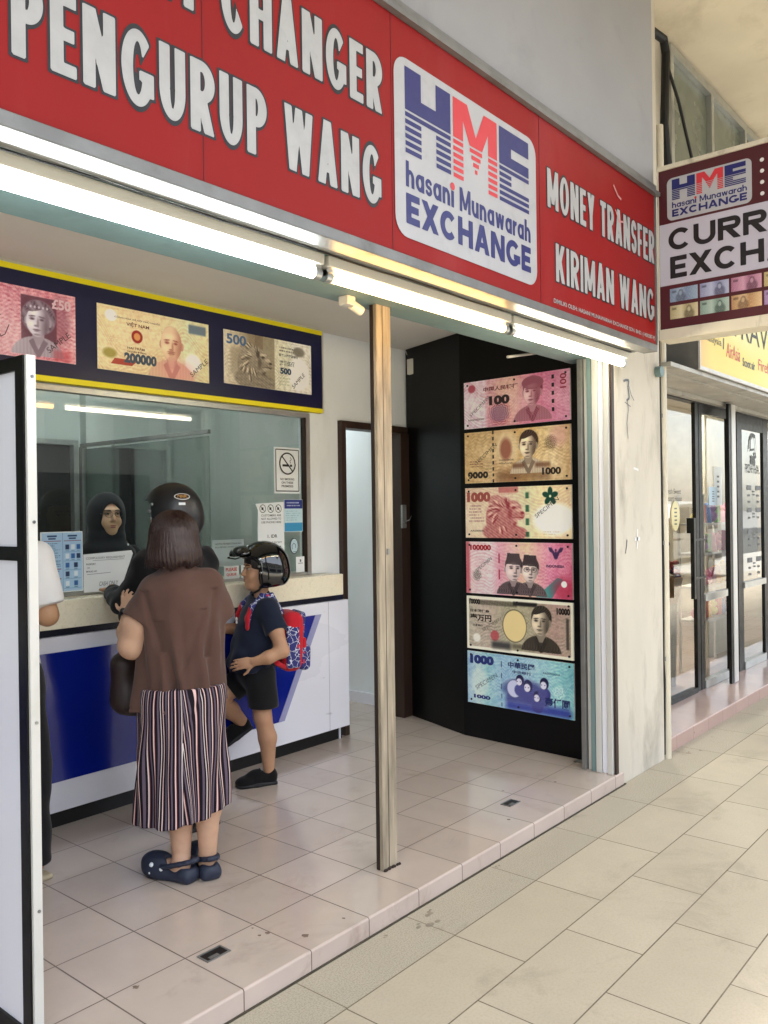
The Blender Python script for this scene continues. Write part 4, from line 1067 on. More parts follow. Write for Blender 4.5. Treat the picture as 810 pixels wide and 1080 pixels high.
# rose hundred thousand
h = .341; A = Art(NW, h, NX)
A.gradx([(0, '#cf7d84'), (.05, '#dfc7c3'), (.25, '#dcd3d0'), (.34, '#d894a6'), (.6, '#e0c295'), (.8, '#d87a9c'), (1, '#c94f74')])
A.blend(A.nz(18, 9) * .3, '#e9b7c6'); A.engrave(4, '#b83a62', '#f4dfe2'); A.blend(A.pm([(.54, 0), (.70, .13), (.74, .12), (.66, 0)]) * .8, '#2f8a85'); A.blend(A.em(.74, .06, .08, .07, .8) * .6, '#b0223e')
A.blend(A.bm(.0, .03, 0, h, .02) * .6, '#b63544'); A.guilloche(.09, .12, .035, '#3a3a2c', 6, .9, 16); A.blend(A.em(.745, .09, .02, .02, .2), '#f2e3e8')
for s_ in (-1, 1):
    for k in range(5): A.blend(A.em(.69 + s_ * (.012 + .008 * k), .28 - .006 * abs(k - 2) + .008 * k, .005, .024 - .002 * k, .4, -s_ * (.1 + .08 * k)), '#4b2c58')
A.blend(A.em(.69, .265, .012, .025, .3), '#4b2c58'); A.blend(A.em(.69, .298, .007, .008, .3), '#4b2c58')
A.portrait(.50, .165, .155, '#2a161e', '#f4dad2', coat=.3, hair='short', turn=-.1, glasses=True, fez=.14)
A.portrait(.375, .17, .16, '#2a161e', '#f0d2d0', coat=.28, hair='short', turn=-.25, fez=.2)
A.blend(A.bm(.262, .272, .05, .31, .004) * (np.sin(A.Y * 60) > -.3), '#a8243c')
nboard('rose pink 100000 banknote board with two capped men, fourth in the column', 1.035, 1.376, A, [
    ('numeral', T('100000', .035, .205, .285, .322, .03), ink('#b01f2d')), ('specimen', sp('SPECIMEN', .09, .14, .15, .62, .022), ink('#6a6668')),
    ('caption', T('INDONESIA', .62, .75, .19, .207, .02), ink('#4b3158'))])
# grey ten thousand
h = .348; A = Art(NW, h, NX)
A.gradx([(0, '#c4b8a0'), (.2, '#c7aea0'), (.4, '#b5ab8c'), (.6, '#b0a586'), (.85, '#b58d84'), (1, '#c2a795')])
A.blend(A.nz(22, 12) * .35, '#96906f'); A.engrave(5, '#4f4836', '#dcd2b4'); A.blend(1 - A.bm(.018, NW - .018, .018, h - .018), '#e6dfc8'); A.blend(A.bm(.10, .40, .295, .325, .01) * (.4 + .5 * A.nz(40, 4)), '#4a4434')
A.blend(A.em(.38, .175, .092, .105, .06), '#3f3a28'); A.blend(A.em(.38, .175, .088, .10, .06), '#e0c88a'); A.blend(A.em(.225, .10, .034, .034, .2) * .8, '#b8464a')
A.blend(A.bm(.2, .35, .02, .065, .03) * .9, '#3c3a38'); A.blend(A.bm(.36, .53, .03, .06, .02) * (.5 + .4 * A.nz(60, 7)), '#57503c'); A.blend(A.em(.08, .075, .03, .03, .4) * .8, '#e9e6da'); A.blend(A.bm(.37, .55, .305, .33, .01), '#2c2822')
A.blend(A.bm(.755, .775, .06, .25, .01) * .8, '#37332c')
A.portrait(.575, .215, .18, '#1c150e', '#e6d4b4', coat=.2, hair='short', turn=.14)
nboard('grey beige 10000 banknote board with pale oval, fifth in the column', .668, 1.016, A, [
    ('numeral', multi(T('10000', .022, .11, .295, .33, .04), T('10000', .69, .785, .27, .312, .04)), ink('#161310')), ('specimen', sp('SPECIMEN', .135, .12, .17, .55, .02), ink('#6b6455')),
    ('heading', multi(T('日本銀行券', .03, .185, .243, .263, .02), T('壱万円', .03, .20, .185, .232, .02), T('日本銀行', .05, .13, .15, .165, .01)), ink('#1d1913')), ('serial', T('AB123456C', .56, .70, .028, .045, .0), ink('#2b241d'))])
# blue thousand
h = .342; A = Art(NW, h, NX)
A.gradx([(0, '#8fb9d8'), (.1, '#b5d4d6'), (.2, '#86c3cc'), (.35, '#7fb0d2'), (.6, '#98c4d6'), (.85, '#7cc6cb'), (1, '#5fb4c0')])
A.blend(A.nz(12, 15) * .35, '#c9e3e4'); A.engrave(6, '#3b78b0', '#e2f3f0'); A.blend(A.em(.10, .14, .07, .09, .3) * .5, '#d3e4df'); A.blend(A.bm(.31, .785, 0, .06, .04) * .85, '#26349a')
A.blend(np.maximum.reduce([A.em(.45, .13, .16, .07, .4), A.bm(.31, .62, .05, .12, .03)]) * .85, '#2c3480')
A.blend(A.em(.375, .135, .06, .06, .05), '#26306e'); A.blend(A.em(.372, .135, .055, .055, .15), '#b9c4e6')
for cx_, cy_, r_ in ((.415, .195, .030), (.475, .165, .034), (.545, .11, .03), (.595, .195, .032)):
    A.blend(A.em(cx_, cy_ - .065, r_ * 1.4, r_ * 1.3, .2), '#39408c'); A.blend(A.em(cx_, cy_, r_, r_ * 1.15, .1), '#191d52'); A.blend(A.em(cx_ - .006, cy_ - .012, r_ * .68, r_ * .75, .15), '#cfd3ea'); A.blend(A.em(cx_ - .02, cy_ - .01, .004, .003, .5), '#191d52'); A.blend(A.em(cx_ + .004, cy_ - .01, .004, .003, .5), '#191d52')
A.blend(A.nz(70, 3) ** 2 * .5 * A.bm(.31, .62, .03, .2, .03), '#c5cdea'); A.guilloche(.70, .15, .045, '#dff0ee', 5, .6, 12)
nboard('blue turquoise 1000 banknote board, lowest in the column on the black wall', .308, .650, A, [
    ('numeral', multi(T('1000', .022, .215, .262, .322, .05), T('1000', .05, .185, .035, .06, .03)), ink('#20307c')), ('specimen', sp('SPECIMEN', .075, .09, .20, .55, .028), ink('#62727e')),
    ('heading', multi(T('中華民國', .325, .525, .265, .305, .02), T('中央銀行', .36, .50, .232, .252, .01), T('壹仟圓', .60, .775, .055, .115, .02)), ink('#1d2766')),
    ('security_thread', dashes(.275, .006, [(.26, .30), (.19, .225), (.12, .155), (.06, .09), (.01, .035)]), ink('#2b3c6a')), ('serial', T('AA000000AA', .585, .71, .255, .268, 0), ink('#3a5a78'))])

# ---------------- three prints on the navy header
def hprint(a0, a1, b0, b1, art, inks):
    m = MB(); m.fbox(FH, a0, a1, b0, b1, .001, .004); pb = m.part('banknote_print', [M['ink_white']], HEADER)
    mu = art.c.mean((0, 1), keepdims=True); art.c = np.clip(mu + (art.c - mu) * 1.2 + .085, 0, 1)
    art.put('picture', FH, a0, b0, pb, M['print'], .0052)
    sub = FH.sub(a0, b0, .0062)
    for nm, fn, mm in inks:
        q = MB(); fn(q, sub); q.part(nm, [mm], pb)
w, h = .74, .335; A = Art(w, h, 250)
A.gradx([(0, '#d9a9b4'), (.4, '#c9788c'), (.6, '#d8a0aa'), (.8, '#d88a98'), (1, '#e6b5b9')]); A.blend(A.nz(26, 4) ** 2 * .7, '#b02a48'); A.blend(A.nz(40, 14) ** 2 * .5, '#f4dfe2'); A.engrave(7, '#98213e', '#f6e4e8', .4)
A.blend(A.bm(.46, .64, .03, .30, .004) * .85, '#5a3042'); A.blend(A.em(.66, .20, .05, .11, .8) * .5, '#7a3c50')
A.portrait(.545, .185, .165, '#4d2c3c', '#e8dcec', coat=.6, female=True, turn=.14)
A.blend(A.em(.30, .1, .16, .12, .6) * .25, '#f2e4e6'); A.blend(A.bm(.62, .72, .0, .06, .03) * .5, '#b5303c')
hprint(1.53, 2.27, 2.335, 2.67, A, [('numeral', T('£50', .615, .715, .255, .305, .02), ink('#e9c9d2')), ('specimen', sp('SAMPLE', .60, .035, .15, .7, .028), ink('#3a2630')), ('signature', lambda q, fr: [stroke(q, fr, [(.10 + .02 * k, .12 + .04 * math.sin(k * 1.3)) for k in range(16)], .004), stroke(q, fr, [(.14 + .22 * k / 20, .20 + .05 * math.sin(k * .3)) for k in range(21)], .003)], ink('#6a2438'))])
w, h = .71, .335; A = Art(w, h, 250)
A.gradx([(0, '#e6d8a2'), (.3, '#e4cf9e'), (.6, '#dfd0a0'), (.8, '#d5dcb2'), (1, '#d9cf9a')]); A.blend(A.nz(14, 6) * .35, '#efe3c4'); A.engrave(8, '#b77a4a', '#f7f0d2'); A.blend(A.em(.08, .285, .035, .03, .2), '#efeee2'); A.blend(A.em(.60, .10, .055, .05, .3), '#f0efe0')
A.blend(A.em(.07, .09, .04, .025, .5) * .8, '#9a8a3c'); A.blend(A.pm([(.075, .035), (.20, .035), (.24, .068), (.10, .068)]) * .85, '#a83a2a'); A.blend(A.em(.235, .195, .034, .034, .1), '#9c2c24'); A.blend(A.em(.235, .195, .02, .02, .2), '#d89a5c'); A.blend(A.bm(.57, .69, .265, .315, .01) * .8, '#5a6a7c')
A.portrait(.455, .185, .19, '#96483c', '#efd9b2', coat=.72, hair='bald', beard=True, turn=.05)
A.blend(A.em(.50, .05, .12, .06, .8) * .3, '#d67a8c')
hprint(2.39, 3.10, 2.33, 2.665, A, [('numeral', T('200000', .155, .355, .05, .105, .03), ink('#4a5a6c')), ('specimen', sp('SAMPLE', .59, .02, .15, .7, .026), ink('#3b382f')), ('heading', multi(T('CỘNG HÒA XÃ HỘI CHỦ NGHĨA', .10, .38, .275, .288, .0), T('VIỆT NAM', .17, .31, .24, .268, .01), T('HAI TRĂM', .175, .28, .125, .14, .01), T('NGHÌN ĐỒNG', .175, .29, .107, .121, .01)), ink('#7a4a3a'))])
w, h = .72, .315; A = Art(w, h, 250)
A.gradx([(0, '#d9d2bc'), (.2, '#b7aa90'), (.28, '#8a7c66'), (.42, '#9a8b74'), (.43, '#d9d6b8'), (.7, '#dfe0cc'), (.8, '#e7e8e4'), (1, '#e2e2da')]); A.blend(A.nz(20, 6) * .25, '#a89a80'); A.engrave(9, '#6a6048', '#f2efe0')
A.blend(A.bm(.24, .40, .0, h, .004) * .6, '#6d604c'); A.lion(.24, .15, .25, '#3e362c', '#cfc5b0', 5); A.blend(A.bm(.05, .13, .06, .22, .02) * .5, '#8a7f6c')
A.blend(A.em(.61, .12, .09, .10, .25) * .9, '#eeeeec'); A.blend(A.em(.61, .26, .05, .03, .4) * .7, '#5c5648'); A.lines(.44, .60, .24, .28, 2, '#4a4438', 2); A.lines(.44, .56, .03, .09, 3, '#a0a88a', 5, .6)
hprint(3.21, 3.93, 2.345, 2.66, A, [('numeral', multi(lambda q, fr: text(q, fr, '500', .02, .17, .235, .295, 0, .03)), ink('#4b6f9a')), ('value', T('500', .445, .54, .105, .145, .02), ink('#2c4a66')), ('specimen', sp('SAMPLE', .56, .02, .14, .75, .026), ink('#3a3a3a')), ('heading', multi(T('香港上海匯豐銀行', .435, .60, .215, .232, .01), T('港幣伍佰', .44, .57, .16, .19, .01)), ink('#54605a'))])

# ================================================================== projecting sign
t = thing('projecting_sign', 'maroon and lilac sign box jutting out over the walkway', 'sign', (4.7, 1.27, 2.51))
m = MB(); m.box(4.632, 4.76, .70, 1.842, 2.572, 3.452); m.part('box', [M['maroon']], t)
m = MB(); m.box(4.622, 4.77, .69, 1.848, 2.512, 2.572, 0, .004); m.box(4.622, 4.77, .69, 1.848, 3.452, 3.478, 0, .004); m.box(4.624, 4.77, 1.842, 1.850, 2.572, 3.452); m.box(4.624, 4.77, .69, .70, 2.572, 3.452); m.part('frame', [M['pipe']], t)
FPJ = FR((4.632, 1.842, 0), (0, -1, 0), (0, 0, 1))
m = MB(); m.quad(FPJ, .002, 1.14, 2.812, 3.153, .0012); m.part('band', [M['lilac']], t)
m = MB(); block(m, FPJ, 'CURRENCY', .052, 1.085, 3.0, 3.118, .0024, .24, .10); block(m, FPJ, 'EXCHANGE', .06, 1.075, 2.846, 2.966, .0024, .24, .10); m.part('lettering', [M['ink_black']], t)
logo(t, FPJ, .047, .496, 3.166, 3.400, .0012)
for z in (3.372, 3.315, 3.257, 3.198): m = MB(); m.poly(FPJ, circ(.547, z, .0105, 14), .0014); m.part('bullet_dot', [M['ink_white']], t)
pal = [('#5c6f8e', '#8ea4b8'), ('#6a6f96', '#aab0c8'), ('#8a4a68', '#c791a6'), ('#a58f58', '#cbb98a'), ('#94505c', '#c99a90'), ('#6f9a90', '#a8c4b8'), ('#a0483c', '#d3b5a0'), ('#8a7a4e', '#c9bf96'), ('#5c7a6c', '#a7bcae'), ('#9a6a3a', '#d2b184'), ('#7a5a8a', '#b59cc0'), ('#5a5a6a', '#aaaabc'), ('#8a3a4a', '#c8929a'), ('#567a9a', '#a2bccc')]
for k in range(14):
    i, j = k % 7, k // 7
    w, h = .153, .074; A = Art(w, h, 44); d_, l_ = pal[k]; A.gradx([(0, d_), (.4, l_), (.6, d_), (1, l_)]); A.blend(A.nz(14, k) * .5, l_)
    cx_ = .105 if k % 3 else .06; A.blend(A.em(cx_, .018, .028, .03, .4) * .7, tuple(A.col(d_) * .6)); A.blend(A.em(cx_, .048, .013, .017, .4) * .7, tuple(A.col(d_) * .5)); A.blend(A.em(cx_ - .001, .044, .009, .013, .4) * .8, l_); A.blend(A.bm(.01, .035, .05, .062, .004) * .7, tuple(A.col(d_) * .5)); A.blend(A.nz(18, k + 40) ** 2 * .4, '#f0ece2')
    A.put('banknote_print', FPJ, .056 + .1645 * i, (2.716, 2.622)[j], t, M['print'], .0014)

# ================================================================== drain pipe and cables by the pillar
t = thing('drain_pipe', 'thin cream drain pipe running down the right edge of the pillar', 'pipe', (5.265, 2.09, 0))
m = MB(); m.tube([(5.262, 2.085, 0), (5.262, 2.085, .9), (5.259, 2.085, 2.0), (5.262, 2.085, 4.0)], .026, 14); m.part('pipe', [M['pipe']], t)
m = MB()
for z in (.62, 1.35, 2.15): m.box(5.222, 5.292, 2.075, 2.118, z, z + .025)
m.part('clip', [M['lip']], t)
m = MB(); m.tube([(5.226, 2.09, .03), (5.229, 2.084, .5), (5.224, 2.088, .62), (5.23, 2.083, 1.2), (5.226, 2.086, 1.9), (5.224, 2.09, 2.7)], .008, 7)  # black strand standing in for the dark gap beside the pipe
m.solo('gap_strand', [M['rubber']], 'black strand standing in for the dark gap between pillar and cream pipe', 'cable', (5.226, 2.09, 0))
m = MB(); m.tube([(5.30, 2.16, 4.66), (5.52, 2.15, 4.68), (5.56, 2.15, 4.60), (5.51, 2.14, 4.3), (5.49, 2.14, 4.1), (5.55, 2.15, 3.92), (5.60, 2.15, 3.80), (5.62, 2.16, 3.3)], .028, 10)
m.solo('hanging_cable', [M['rubber']], 'thick black cable hanging from the ceiling in front of the transom panes', 'cable', (5.5, 2.15, 3.3))
m = MB(); m.tube([(5.56, 2.15, 4.55), (5.75, 2.14, 4.35), (5.90, 2.14, 4.15), (6.05, 2.14, 3.95), (6.15, 2.14, 3.7)], .011, 7)
m.solo('slack_cable', [M['rubber']], 'thinner black cable slanting across the first transom pane', 'cable', (5.8, 2.14, 3.7))
m = MB(); m.cyl((5.16, 2.083, 2.43), (5.16, 2.045, 2.43), .034, n=14); m.solo('cable_cap', [M['teal_beam']], 'small round grey cap at the pillar top below the sign corner', 'cap', (5.16, 2.07, 2.39))

# ================================================================== papers on and behind the counter glass
FW = FR((0, 3.9, 0), (1, 0, 0), (0, 0, 1))
def sheet(name, label, cat, pts, mm='paper', y=0.0, th=.002, loc=None, group=None):
    c = FW(sum(p[0] for p in pts) / len(pts), min(p[1] for p in pts), -y)
    t = thing(name, label, cat, c, group)
    m = MB(); m.prism(FW, pts, -y - th / 2, -y + th / 2); m.part('sheet', [M[mm]], t)
    return t, FW.sub(0, 0, -y + th / 2 + .0006)
def rc(a0, a1, b0, b1): return [(a0, b0), (a1, b0), (a1, b1), (a0, b1)]
# blue leaflet board
t, f = sheet('info_sheet', 'pale blue two column information sheet propped on the counter at the left', 'sheet', rc(2.082, 2.304, 1.206, 1.504), y=.0, th=.004)
w, h = .212, .288; A = Art(w, h, 110); A.fill('#a9cbe6'); A.blend(A.bm(.108, .110, .0, h, .001), '#5f87ab')
for c0 in (.008, .116):
    A.blend(A.bm(c0 + .02, c0 + .07, .268, .276, .002), '#27406a'); A.blend(A.bm(c0 + .026, c0 + .064, .256, .263, .002), '#27406a'); A.blend(A.bm(c0, c0 + .092, .246, .249, .001), '#8c2f48')
A.lines(.01, .10, .185, .24, 7, '#33557c', 3, .75); A.lines(.01, .10, .12, .18, 7, '#33557c', 4, .75); A.blend(A.bm(.008, .10, .108, .112, .002), '#8c2f48'); A.lines(.01, .10, .07, .104, 4, '#33557c', 5, .75); A.blend(A.bm(.008, .10, .06, .064, .002), '#8c2f48'); A.lines(.01, .10, .012, .056, 5, '#33557c', 6, .75)
for j, y0 in enumerate((.195, .15, .105, .062, .015)):
    for i in range(3 if j < 2 else 2):
        cx_ = .132 + (.03 if j < 2 else .045) * i
        A.blend(A.bm(cx_ - .009, cx_ + .011, y0 + .01, y0 + .034, .003) * .9, ('#1c2c50', '#e6eff6', '#2c5ca0')[(i + j) % 3]); A.blend(A.bm(cx_ - .008, cx_ + .01, y0 + .002, y0 + .005, .001) * .7, '#33557c')
    A.blend(A.bm(.114, .206, y0 - .003, y0 - .001, .001) * .8, '#5f87ab')
A.put('print', f, 2.087, 1.211, t, M['print_paper'], .0004)
# white requirement notice
t, f = sheet('notice_board', 'white cash only notice with a slanted edge standing on the counter', 'notice', [(2.308, 1.194), (2.517, 1.192), (2.594, 1.380), (2.585, 1.396), (2.308, 1.386)], y=.0, th=.004)
m = MB(); text(m, f, 'COMPULSORY REQUIREMENT', 2.322, 2.545, 1.358, 1.371, 0, .0); text(m, f, 'PASSPORT', 2.322, 2.375, 1.331, 1.340, 0, .02); text(m, f, 'OR', 2.326, 2.342, 1.313, 1.321, 0, 0); text(m, f, 'MYKAD NO', 2.322, 2.382, 1.294, 1.303, 0, .02); text(m, f, 'CASH ONLY', 2.392, 2.50, 1.222, 1.244, 0, .0, shear=.15); stroke(m, f, [(2.36, 1.353), (2.54, 1.354)], .0016, .0001); stroke(m, f, [(2.325, 1.284), (2.46, 1.288)], .002, .0001)
m.part('lettering', [M['ink_grey']], t)
# no smoking sign
t, f = sheet('no_smoking_sign', 'white framed no smoking sign taped high on the glass near its right edge', 'sign', rc(3.611, 3.834, 1.705, 1.995))
m = MB()
o = [(3.624, 1.72), (3.821, 1.72), (3.821, 1.98), (3.624, 1.98)]; stroke(m, f, o + o[:1], .006)
ci = circ(3.7225, 1.893, .066, 30); stroke(m, f, ci + ci[:1], .009); stroke(m, f, [(3.677, 1.94), (3.768, 1.846)], .009, .0004); m.quad(f, 3.682, 3.74, 1.874, 1.888, .0003); m.quad(f, 3.746, 3.765, 1.874, 1.888, .0003)
stroke(m, f, [(3.755, 1.895), (3.745, 1.91), (3.76, 1.92), (3.748, 1.935)], .004, .0003)
for s_, z in (('NO SMOKING', 1.788), ('ON THESE', 1.766), ('PREMISES', 1.744)): text(m, f, s_, 3.6625 if s_ == 'NO SMOKING' else 3.672, 3.7825 if s_ == 'NO SMOKING' else 3.773, z, z + .014, .0002, .02)
m.part('symbol', [M['ink_black']], t)
# long white notice
t, f = sheet('rules_notice', 'long white paper notice with three round prohibition symbols on the glass', 'notice', [(3.47, 1.24), (3.69, 1.235), (3.688, 1.652), (3.455, 1.64), (3.475, 1.60), (3.47, 1.48)])
m = MB()
for k in range(3):
    c = circ(3.51 + .065 * k, 1.61, .024, 20); stroke(m, f, c + c[:1], .004); stroke(m, f, [(3.495 + .065 * k, 1.627), (3.526 + .065 * k, 1.594)], .004, .0003); m.quad(f, 3.502 + .065 * k, 3.518 + .065 * k, 1.602, 1.618, .0002)
for s_, z in (('CUSTOMERS ARE', 1.562), ('NOT ALLOWED TO', 1.541), ('USE PHONE HERE', 1.520)): text(m, f, s_, 3.50, 3.665, z, z + .013, 0, .01)
text(m, f, '1. IDR', 3.55, 3.63, 1.43, 1.45, 0, .02); text(m, f, 'WITHOUT RECEIPT', 3.505, 3.67, 1.395, 1.406, 0, .0); m.quad(f, 3.53, 3.66, 1.36, 1.378, .0002); text(m, f, 'NO REFUND', 3.52, 3.64, 1.33, 1.345, 0, .02)
m.part('lettering', [M['ink_black']], t)
# blue leaflet
t, f = sheet('service_leaflet', 'small leaflet with dark blue top and light blue foot on the glass', 'leaflet', rc(3.692, 3.853, 1.463, 1.667))
A = Art(.157, .2, 50); A.fill('#bcd7df'); A.blend(A.bm(-.01, .2, .145, .21, .002), '#23337e'); A.blend(A.bm(-.01, .2, 0, .055, .004), '#3f92bf'); A.lines(.01, .15, .065, .135, 5, '#6c93a5', 5, .5); A.lines(.02, .14, .155, .19, 2, '#d8dff0', 6, .9)
A.put('print', f, 3.694, 1.465, t, M['print_paper'], .0003)
t, f = sheet('oval_sticker', 'oval pale sticker with a dark rim on the glass under the leaflet', 'sticker', circ(3.775, 1.372, .036, 24, .052), 'ink_black', th=.0016)
m = MB(); m.poly(f, circ(3.775, 1.372, .031, 24, .046), .0002); m.part('face', [mat('sticker_face', '#b7cfd8', .5)], t)
m = MB(); stroke(m, f, [(3.76, 1.35), (3.755, 1.375), (3.77, 1.39), (3.787, 1.38), (3.785, 1.36)], .004, .0004); stroke(m, f, [(3.762, 1.335), (3.79, 1.335)], .004, .0004); m.part('mark', [M['ink_grey']], t)
t, f = sheet('white_card', 'tiny white card in the lower right corner of the glass', 'card', rc(3.79, 3.864, 1.203, 1.302)); m = MB(); m.quad(f, 3.822, 3.835, 1.268, 1.285); m.quad(f, 3.808, 3.85, 1.258, 1.262); m.part('mark', [M['ink_grey']], t)
t, f = sheet('grey_notice', 'pale grey printed notice behind the glass beyond the helmeted man', 'notice', rc(3.172, 3.41, 1.27, 1.428), y=.06); m = MB(); text(m, f, 'NOTIS PEMBERITAHUAN', 3.19, 3.39, 1.398, 1.409, 0, .0); text(m, f, 'SILA SEMAK WANG ANDA', 3.19, 3.39, 1.38, 1.389, 0, 0); stroke(m, f, [(3.28, 1.32), (3.34, 1.335), (3.39, 1.32), (3.34, 1.31), (3.28, 1.32)], .008); m.part('lettering', [M['ink_black']], t)
t, f = sheet('small_card', 'white card with red lettering at the foot of the glass left of the boy', 'card', rc(3.20, 3.31, 1.20, 1.275), y=-.01); m = MB(); text(m, f, 'PLEASE', 3.21, 3.295, 1.245, 1.265, 0, .03); text(m, f, 'QUEUE', 3.215, 3.29, 1.215, 1.233, 0, .03); m.part('lettering', [M['ink_red']], t)
t, f = sheet('picture_card', 'white card with a small black figure beside the red lettered card', 'card', rc(3.325, 3.43, 1.20, 1.275), y=-.012); m = MB(); m.poly(f, circ(3.36, 1.245, .007, 12)); stroke(m, f, [(3.36, 1.24), (3.36, 1.218)], .009, .0002); stroke(m, f, [(3.36, 1.218), (3.352, 1.204)], .004, .0002); stroke(m, f, [(3.36, 1.218), (3.368, 1.204)], .004, .0002); stroke(m, f, [(3.36, 1.235), (3.385, 1.25)], .004, .0002); m.part('figure', [M['ink_black']], t)
# black pouch on the counter at far left
s = SDF(); s.box((0, 0, .018), (.05, .035, .017), .014, k=.01); s.box((.02, -.01, .033), (.03, .02, .01), .008, Rz(.4), k=.01)
o = s.part('pouch', mat('black_leather', '#0d0d0e', .4, var=.2, bmp=.2, bs=90), None, .004); o.location = (2.055, 3.82, 1.18); tag(o, 'small black pouch lying on the counter top beside the blue sheet', 'pouch')
o.name = 'pouch'

# ================================================================== neighbouring shop
m = MB(); lipz = .09
m.quad(FRG, 5.235, 22, 2.121, 6.2, lipz); m.add([(5.235, 2.115, -.001), (22, 2.115, -.001), (22, 2.115, lipz - .006), (5.235, 2.115, lipz - .006)], [(0, 1, 2, 3)], 1); m.add([(5.235, 2.115, lipz - .006), (22, 2.115, lipz - .006), (22, 2.121, lipz), (5.235, 2.121, lipz)], [(0, 1, 2, 3)], 1)
m.struct('neighbour_floor', [M['tile_pink'], M['riser_pink']])
t = thing('glass_storefront', 'black framed glass front of the neighbouring shop with menu panel and door', 'shop front', (8.5, 2.48, .09))
m = MB(); YF = 2.46
for a, b in ((5.23, 5.29), (6.90, 6.97), (6.985, 7.055), (7.70, 7.77), (7.95, 8.09), (8.745, 8.90), (11.4, 11.5)): m.box(a, b, YF + .010, YF + .04, .092, 2.43)
m.box(5.29, 11.4, YF - .005, YF + .065, 2.43, 2.47); m.box(7.055, 7.70, YF + .011, YF + .039, 2.36, 2.43); m.box(8.09, 8.745, YF + .011, YF + .039, 2.30, 2.43)
m.box(5.29, 6.87, YF, YF + .055, .092, .13); m.box(8.9, 11.4, YF, YF + .055, .092, .15)
m.part('frame', [M['black_frame']], t)
for a_, b_, y_, z0_, z1_ in ((7.055, 7.70, -.004, .81, .865), (8.09, 8.745, -.004, .835, .89), (8.9, 11.4, -.004, .835, .89), (7.055, 7.70, 0, .092, .155), (8.09, 8.745, 0, .092, .16)): m = MB(); m.box(a_, b_, YF + y_, YF + .05, z0_, z1_); m.part('rail', [M['alu']], t)
m = MB(); FG = FR((0, YF + .025, 0), (1, 0, 0), (0, 0, 1))
m.quad(FG, 5.29, 6.87, .13, 2.43); m.quad(FG, 7.055, 7.70, .155, .81); m.quad(FG, 7.055, 7.70, .865, 2.36); m.quad(FG, 8.09, 8.745, .16, .835); m.quad(FG, 8.09, 8.745, .89, 2.30); m.quad(FG, 8.9, 11.4, .15, .835); m.quad(FG, 8.9, 11.4, .89, 2.43)
pane = m.part('pane', [M['glass2']], t)
m = MB(); m.box(6.60, 6.64, 2.38, 2.41, .87, 1.50); m.box(6.60, 6.87, 2.385, 2.405, 1.32, 1.335); m.box(6.60, 6.87, 2.385, 2.405, 1.02, 1.035); m.box(6.66, 6.76, 2.43, 2.46, 1.38, 1.50); m.part('handle', [M['black_frame']], t)
FG2 = FR((0, YF + .020, 0), (1, 0, 0), (0, 0, 1))
m = MB()
text(m, FG2, 'POH HA.', 8.235, 8.66, 1.90, 1.985, 0, .01)
c0, z0 = 8.44, 2.10
stroke(m, FG2, [(c0 - .08, z0 + .03), (c0 - .07, z0 + .12), (c0 - .0, z0 + .17), (c0 + .08, z0 + .15)], .035); stroke(m, FG2, [(c0 + .08, z0 + .15), (c0 + .11, z0 + .06), (c0 + .09, z0 - .02)], .012); stroke(m, FG2, [(c0 - .04, z0 + .02), (c0 + .05, z0 + .03)], .02); stroke(m, FG2, [(c0 + .06, z0 - .0), (c0 + .1, z0 - .05)], .03); stroke(m, FG2, [(c0 - .05, z0 - .04), (c0 + .03, z0 - .06), (c0 + .08, z0 - .04)], .03); m.poly(FG2, circ(c0 - .03, z0 - .09, .03, 12), .001); m.poly(FG2, circ(c0 + .05, z0 - .095, .035, 12), .001); stroke(m, FG2, [(c0 - .10, z0 - .0), (c0 - .12, z0 + .06)], .012)
m.part('shop_name', [M['ink_black']], pane)
m = MB()
for k, z in enumerate((1.74, 1.53, 1.33, 1.06)):
    for x_, w_ in ((8.27, .12), (8.54, .13)):
        m.quad(FG2, x_, x_ + w_, z, z + .045); m.quad(FG2, x_ + .03, x_ + .08, z - .06, z - .04)
        if k in (0, 2, 3): m.quad(FG2, x_ + .03, x_ + .09, z - .12, z - .10)
    m.quad(FG2, 8.44, 8.49, z - .02, z - .005); m.quad(FG2, 8.44, 8.49, z - .05, z - .035)
m.part('menu_text', [M['ink_grey']], pane)
m = MB(); text(m, FG2, 'Fresh Sweet', 6.30, 6.60, 1.69, 1.73, 0, 0); text(m, FG2, 'Dessert House', 6.28, 6.62, 1.635, 1.675, 0, 0); m.part('door_text', [M['ink_black']], pane)
for nm, lb, pts, mm in (('egg_sticker', 'pale yellow egg shaped sticker on the neighbouring glass pane', circ(6.48, 1.52, .085, 24, .115), mat('egg_paper', '#d9cf9c', .5)), ('price_paper', 'tall white paper taped inside the neighbouring glass door', rc(7.36, 7.55, 1.60, 1.93), M['paper']), ('blue_paper', 'small pale blue paper taped beside the tall one on the neighbouring door', rc(7.22, 7.42, 1.60, 1.755), mat('blue_paper', '#b9cfdc', .6))):
    c = FG2(sum(p[0] for p in pts) / len(pts), min(p[1] for p in pts)); dd = .004 if nm == 'blue_paper' else .001
    t2 = thing(nm, lb, 'paper', c); m = MB(); m.prism(FG2, pts, dd, dd + .0015); m.part('sheet', [mm], t2)
    m = MB(); x0, x1, z0_, z1_ = min(p[0] for p in pts), max(p[0] for p in pts), min(p[1] for p in pts), max(p[1] for p in pts)
    for k in range(5): m.quad(FG2, x0 + .35 * (x1 - x0), x0 + .65 * (x1 - x0), z0_ + (.2 + .13 * k) * (z1_ - z0_), z0_ + (.25 + .13 * k) * (z1_ - z0_), dd + .002)
    m.part('writing', [M['ink_grey']], t2)
t = thing('metal_pole', 'black and white metal pole standing in front of the neighbouring glass front', 'pole', (7.44, 2.36, .09))
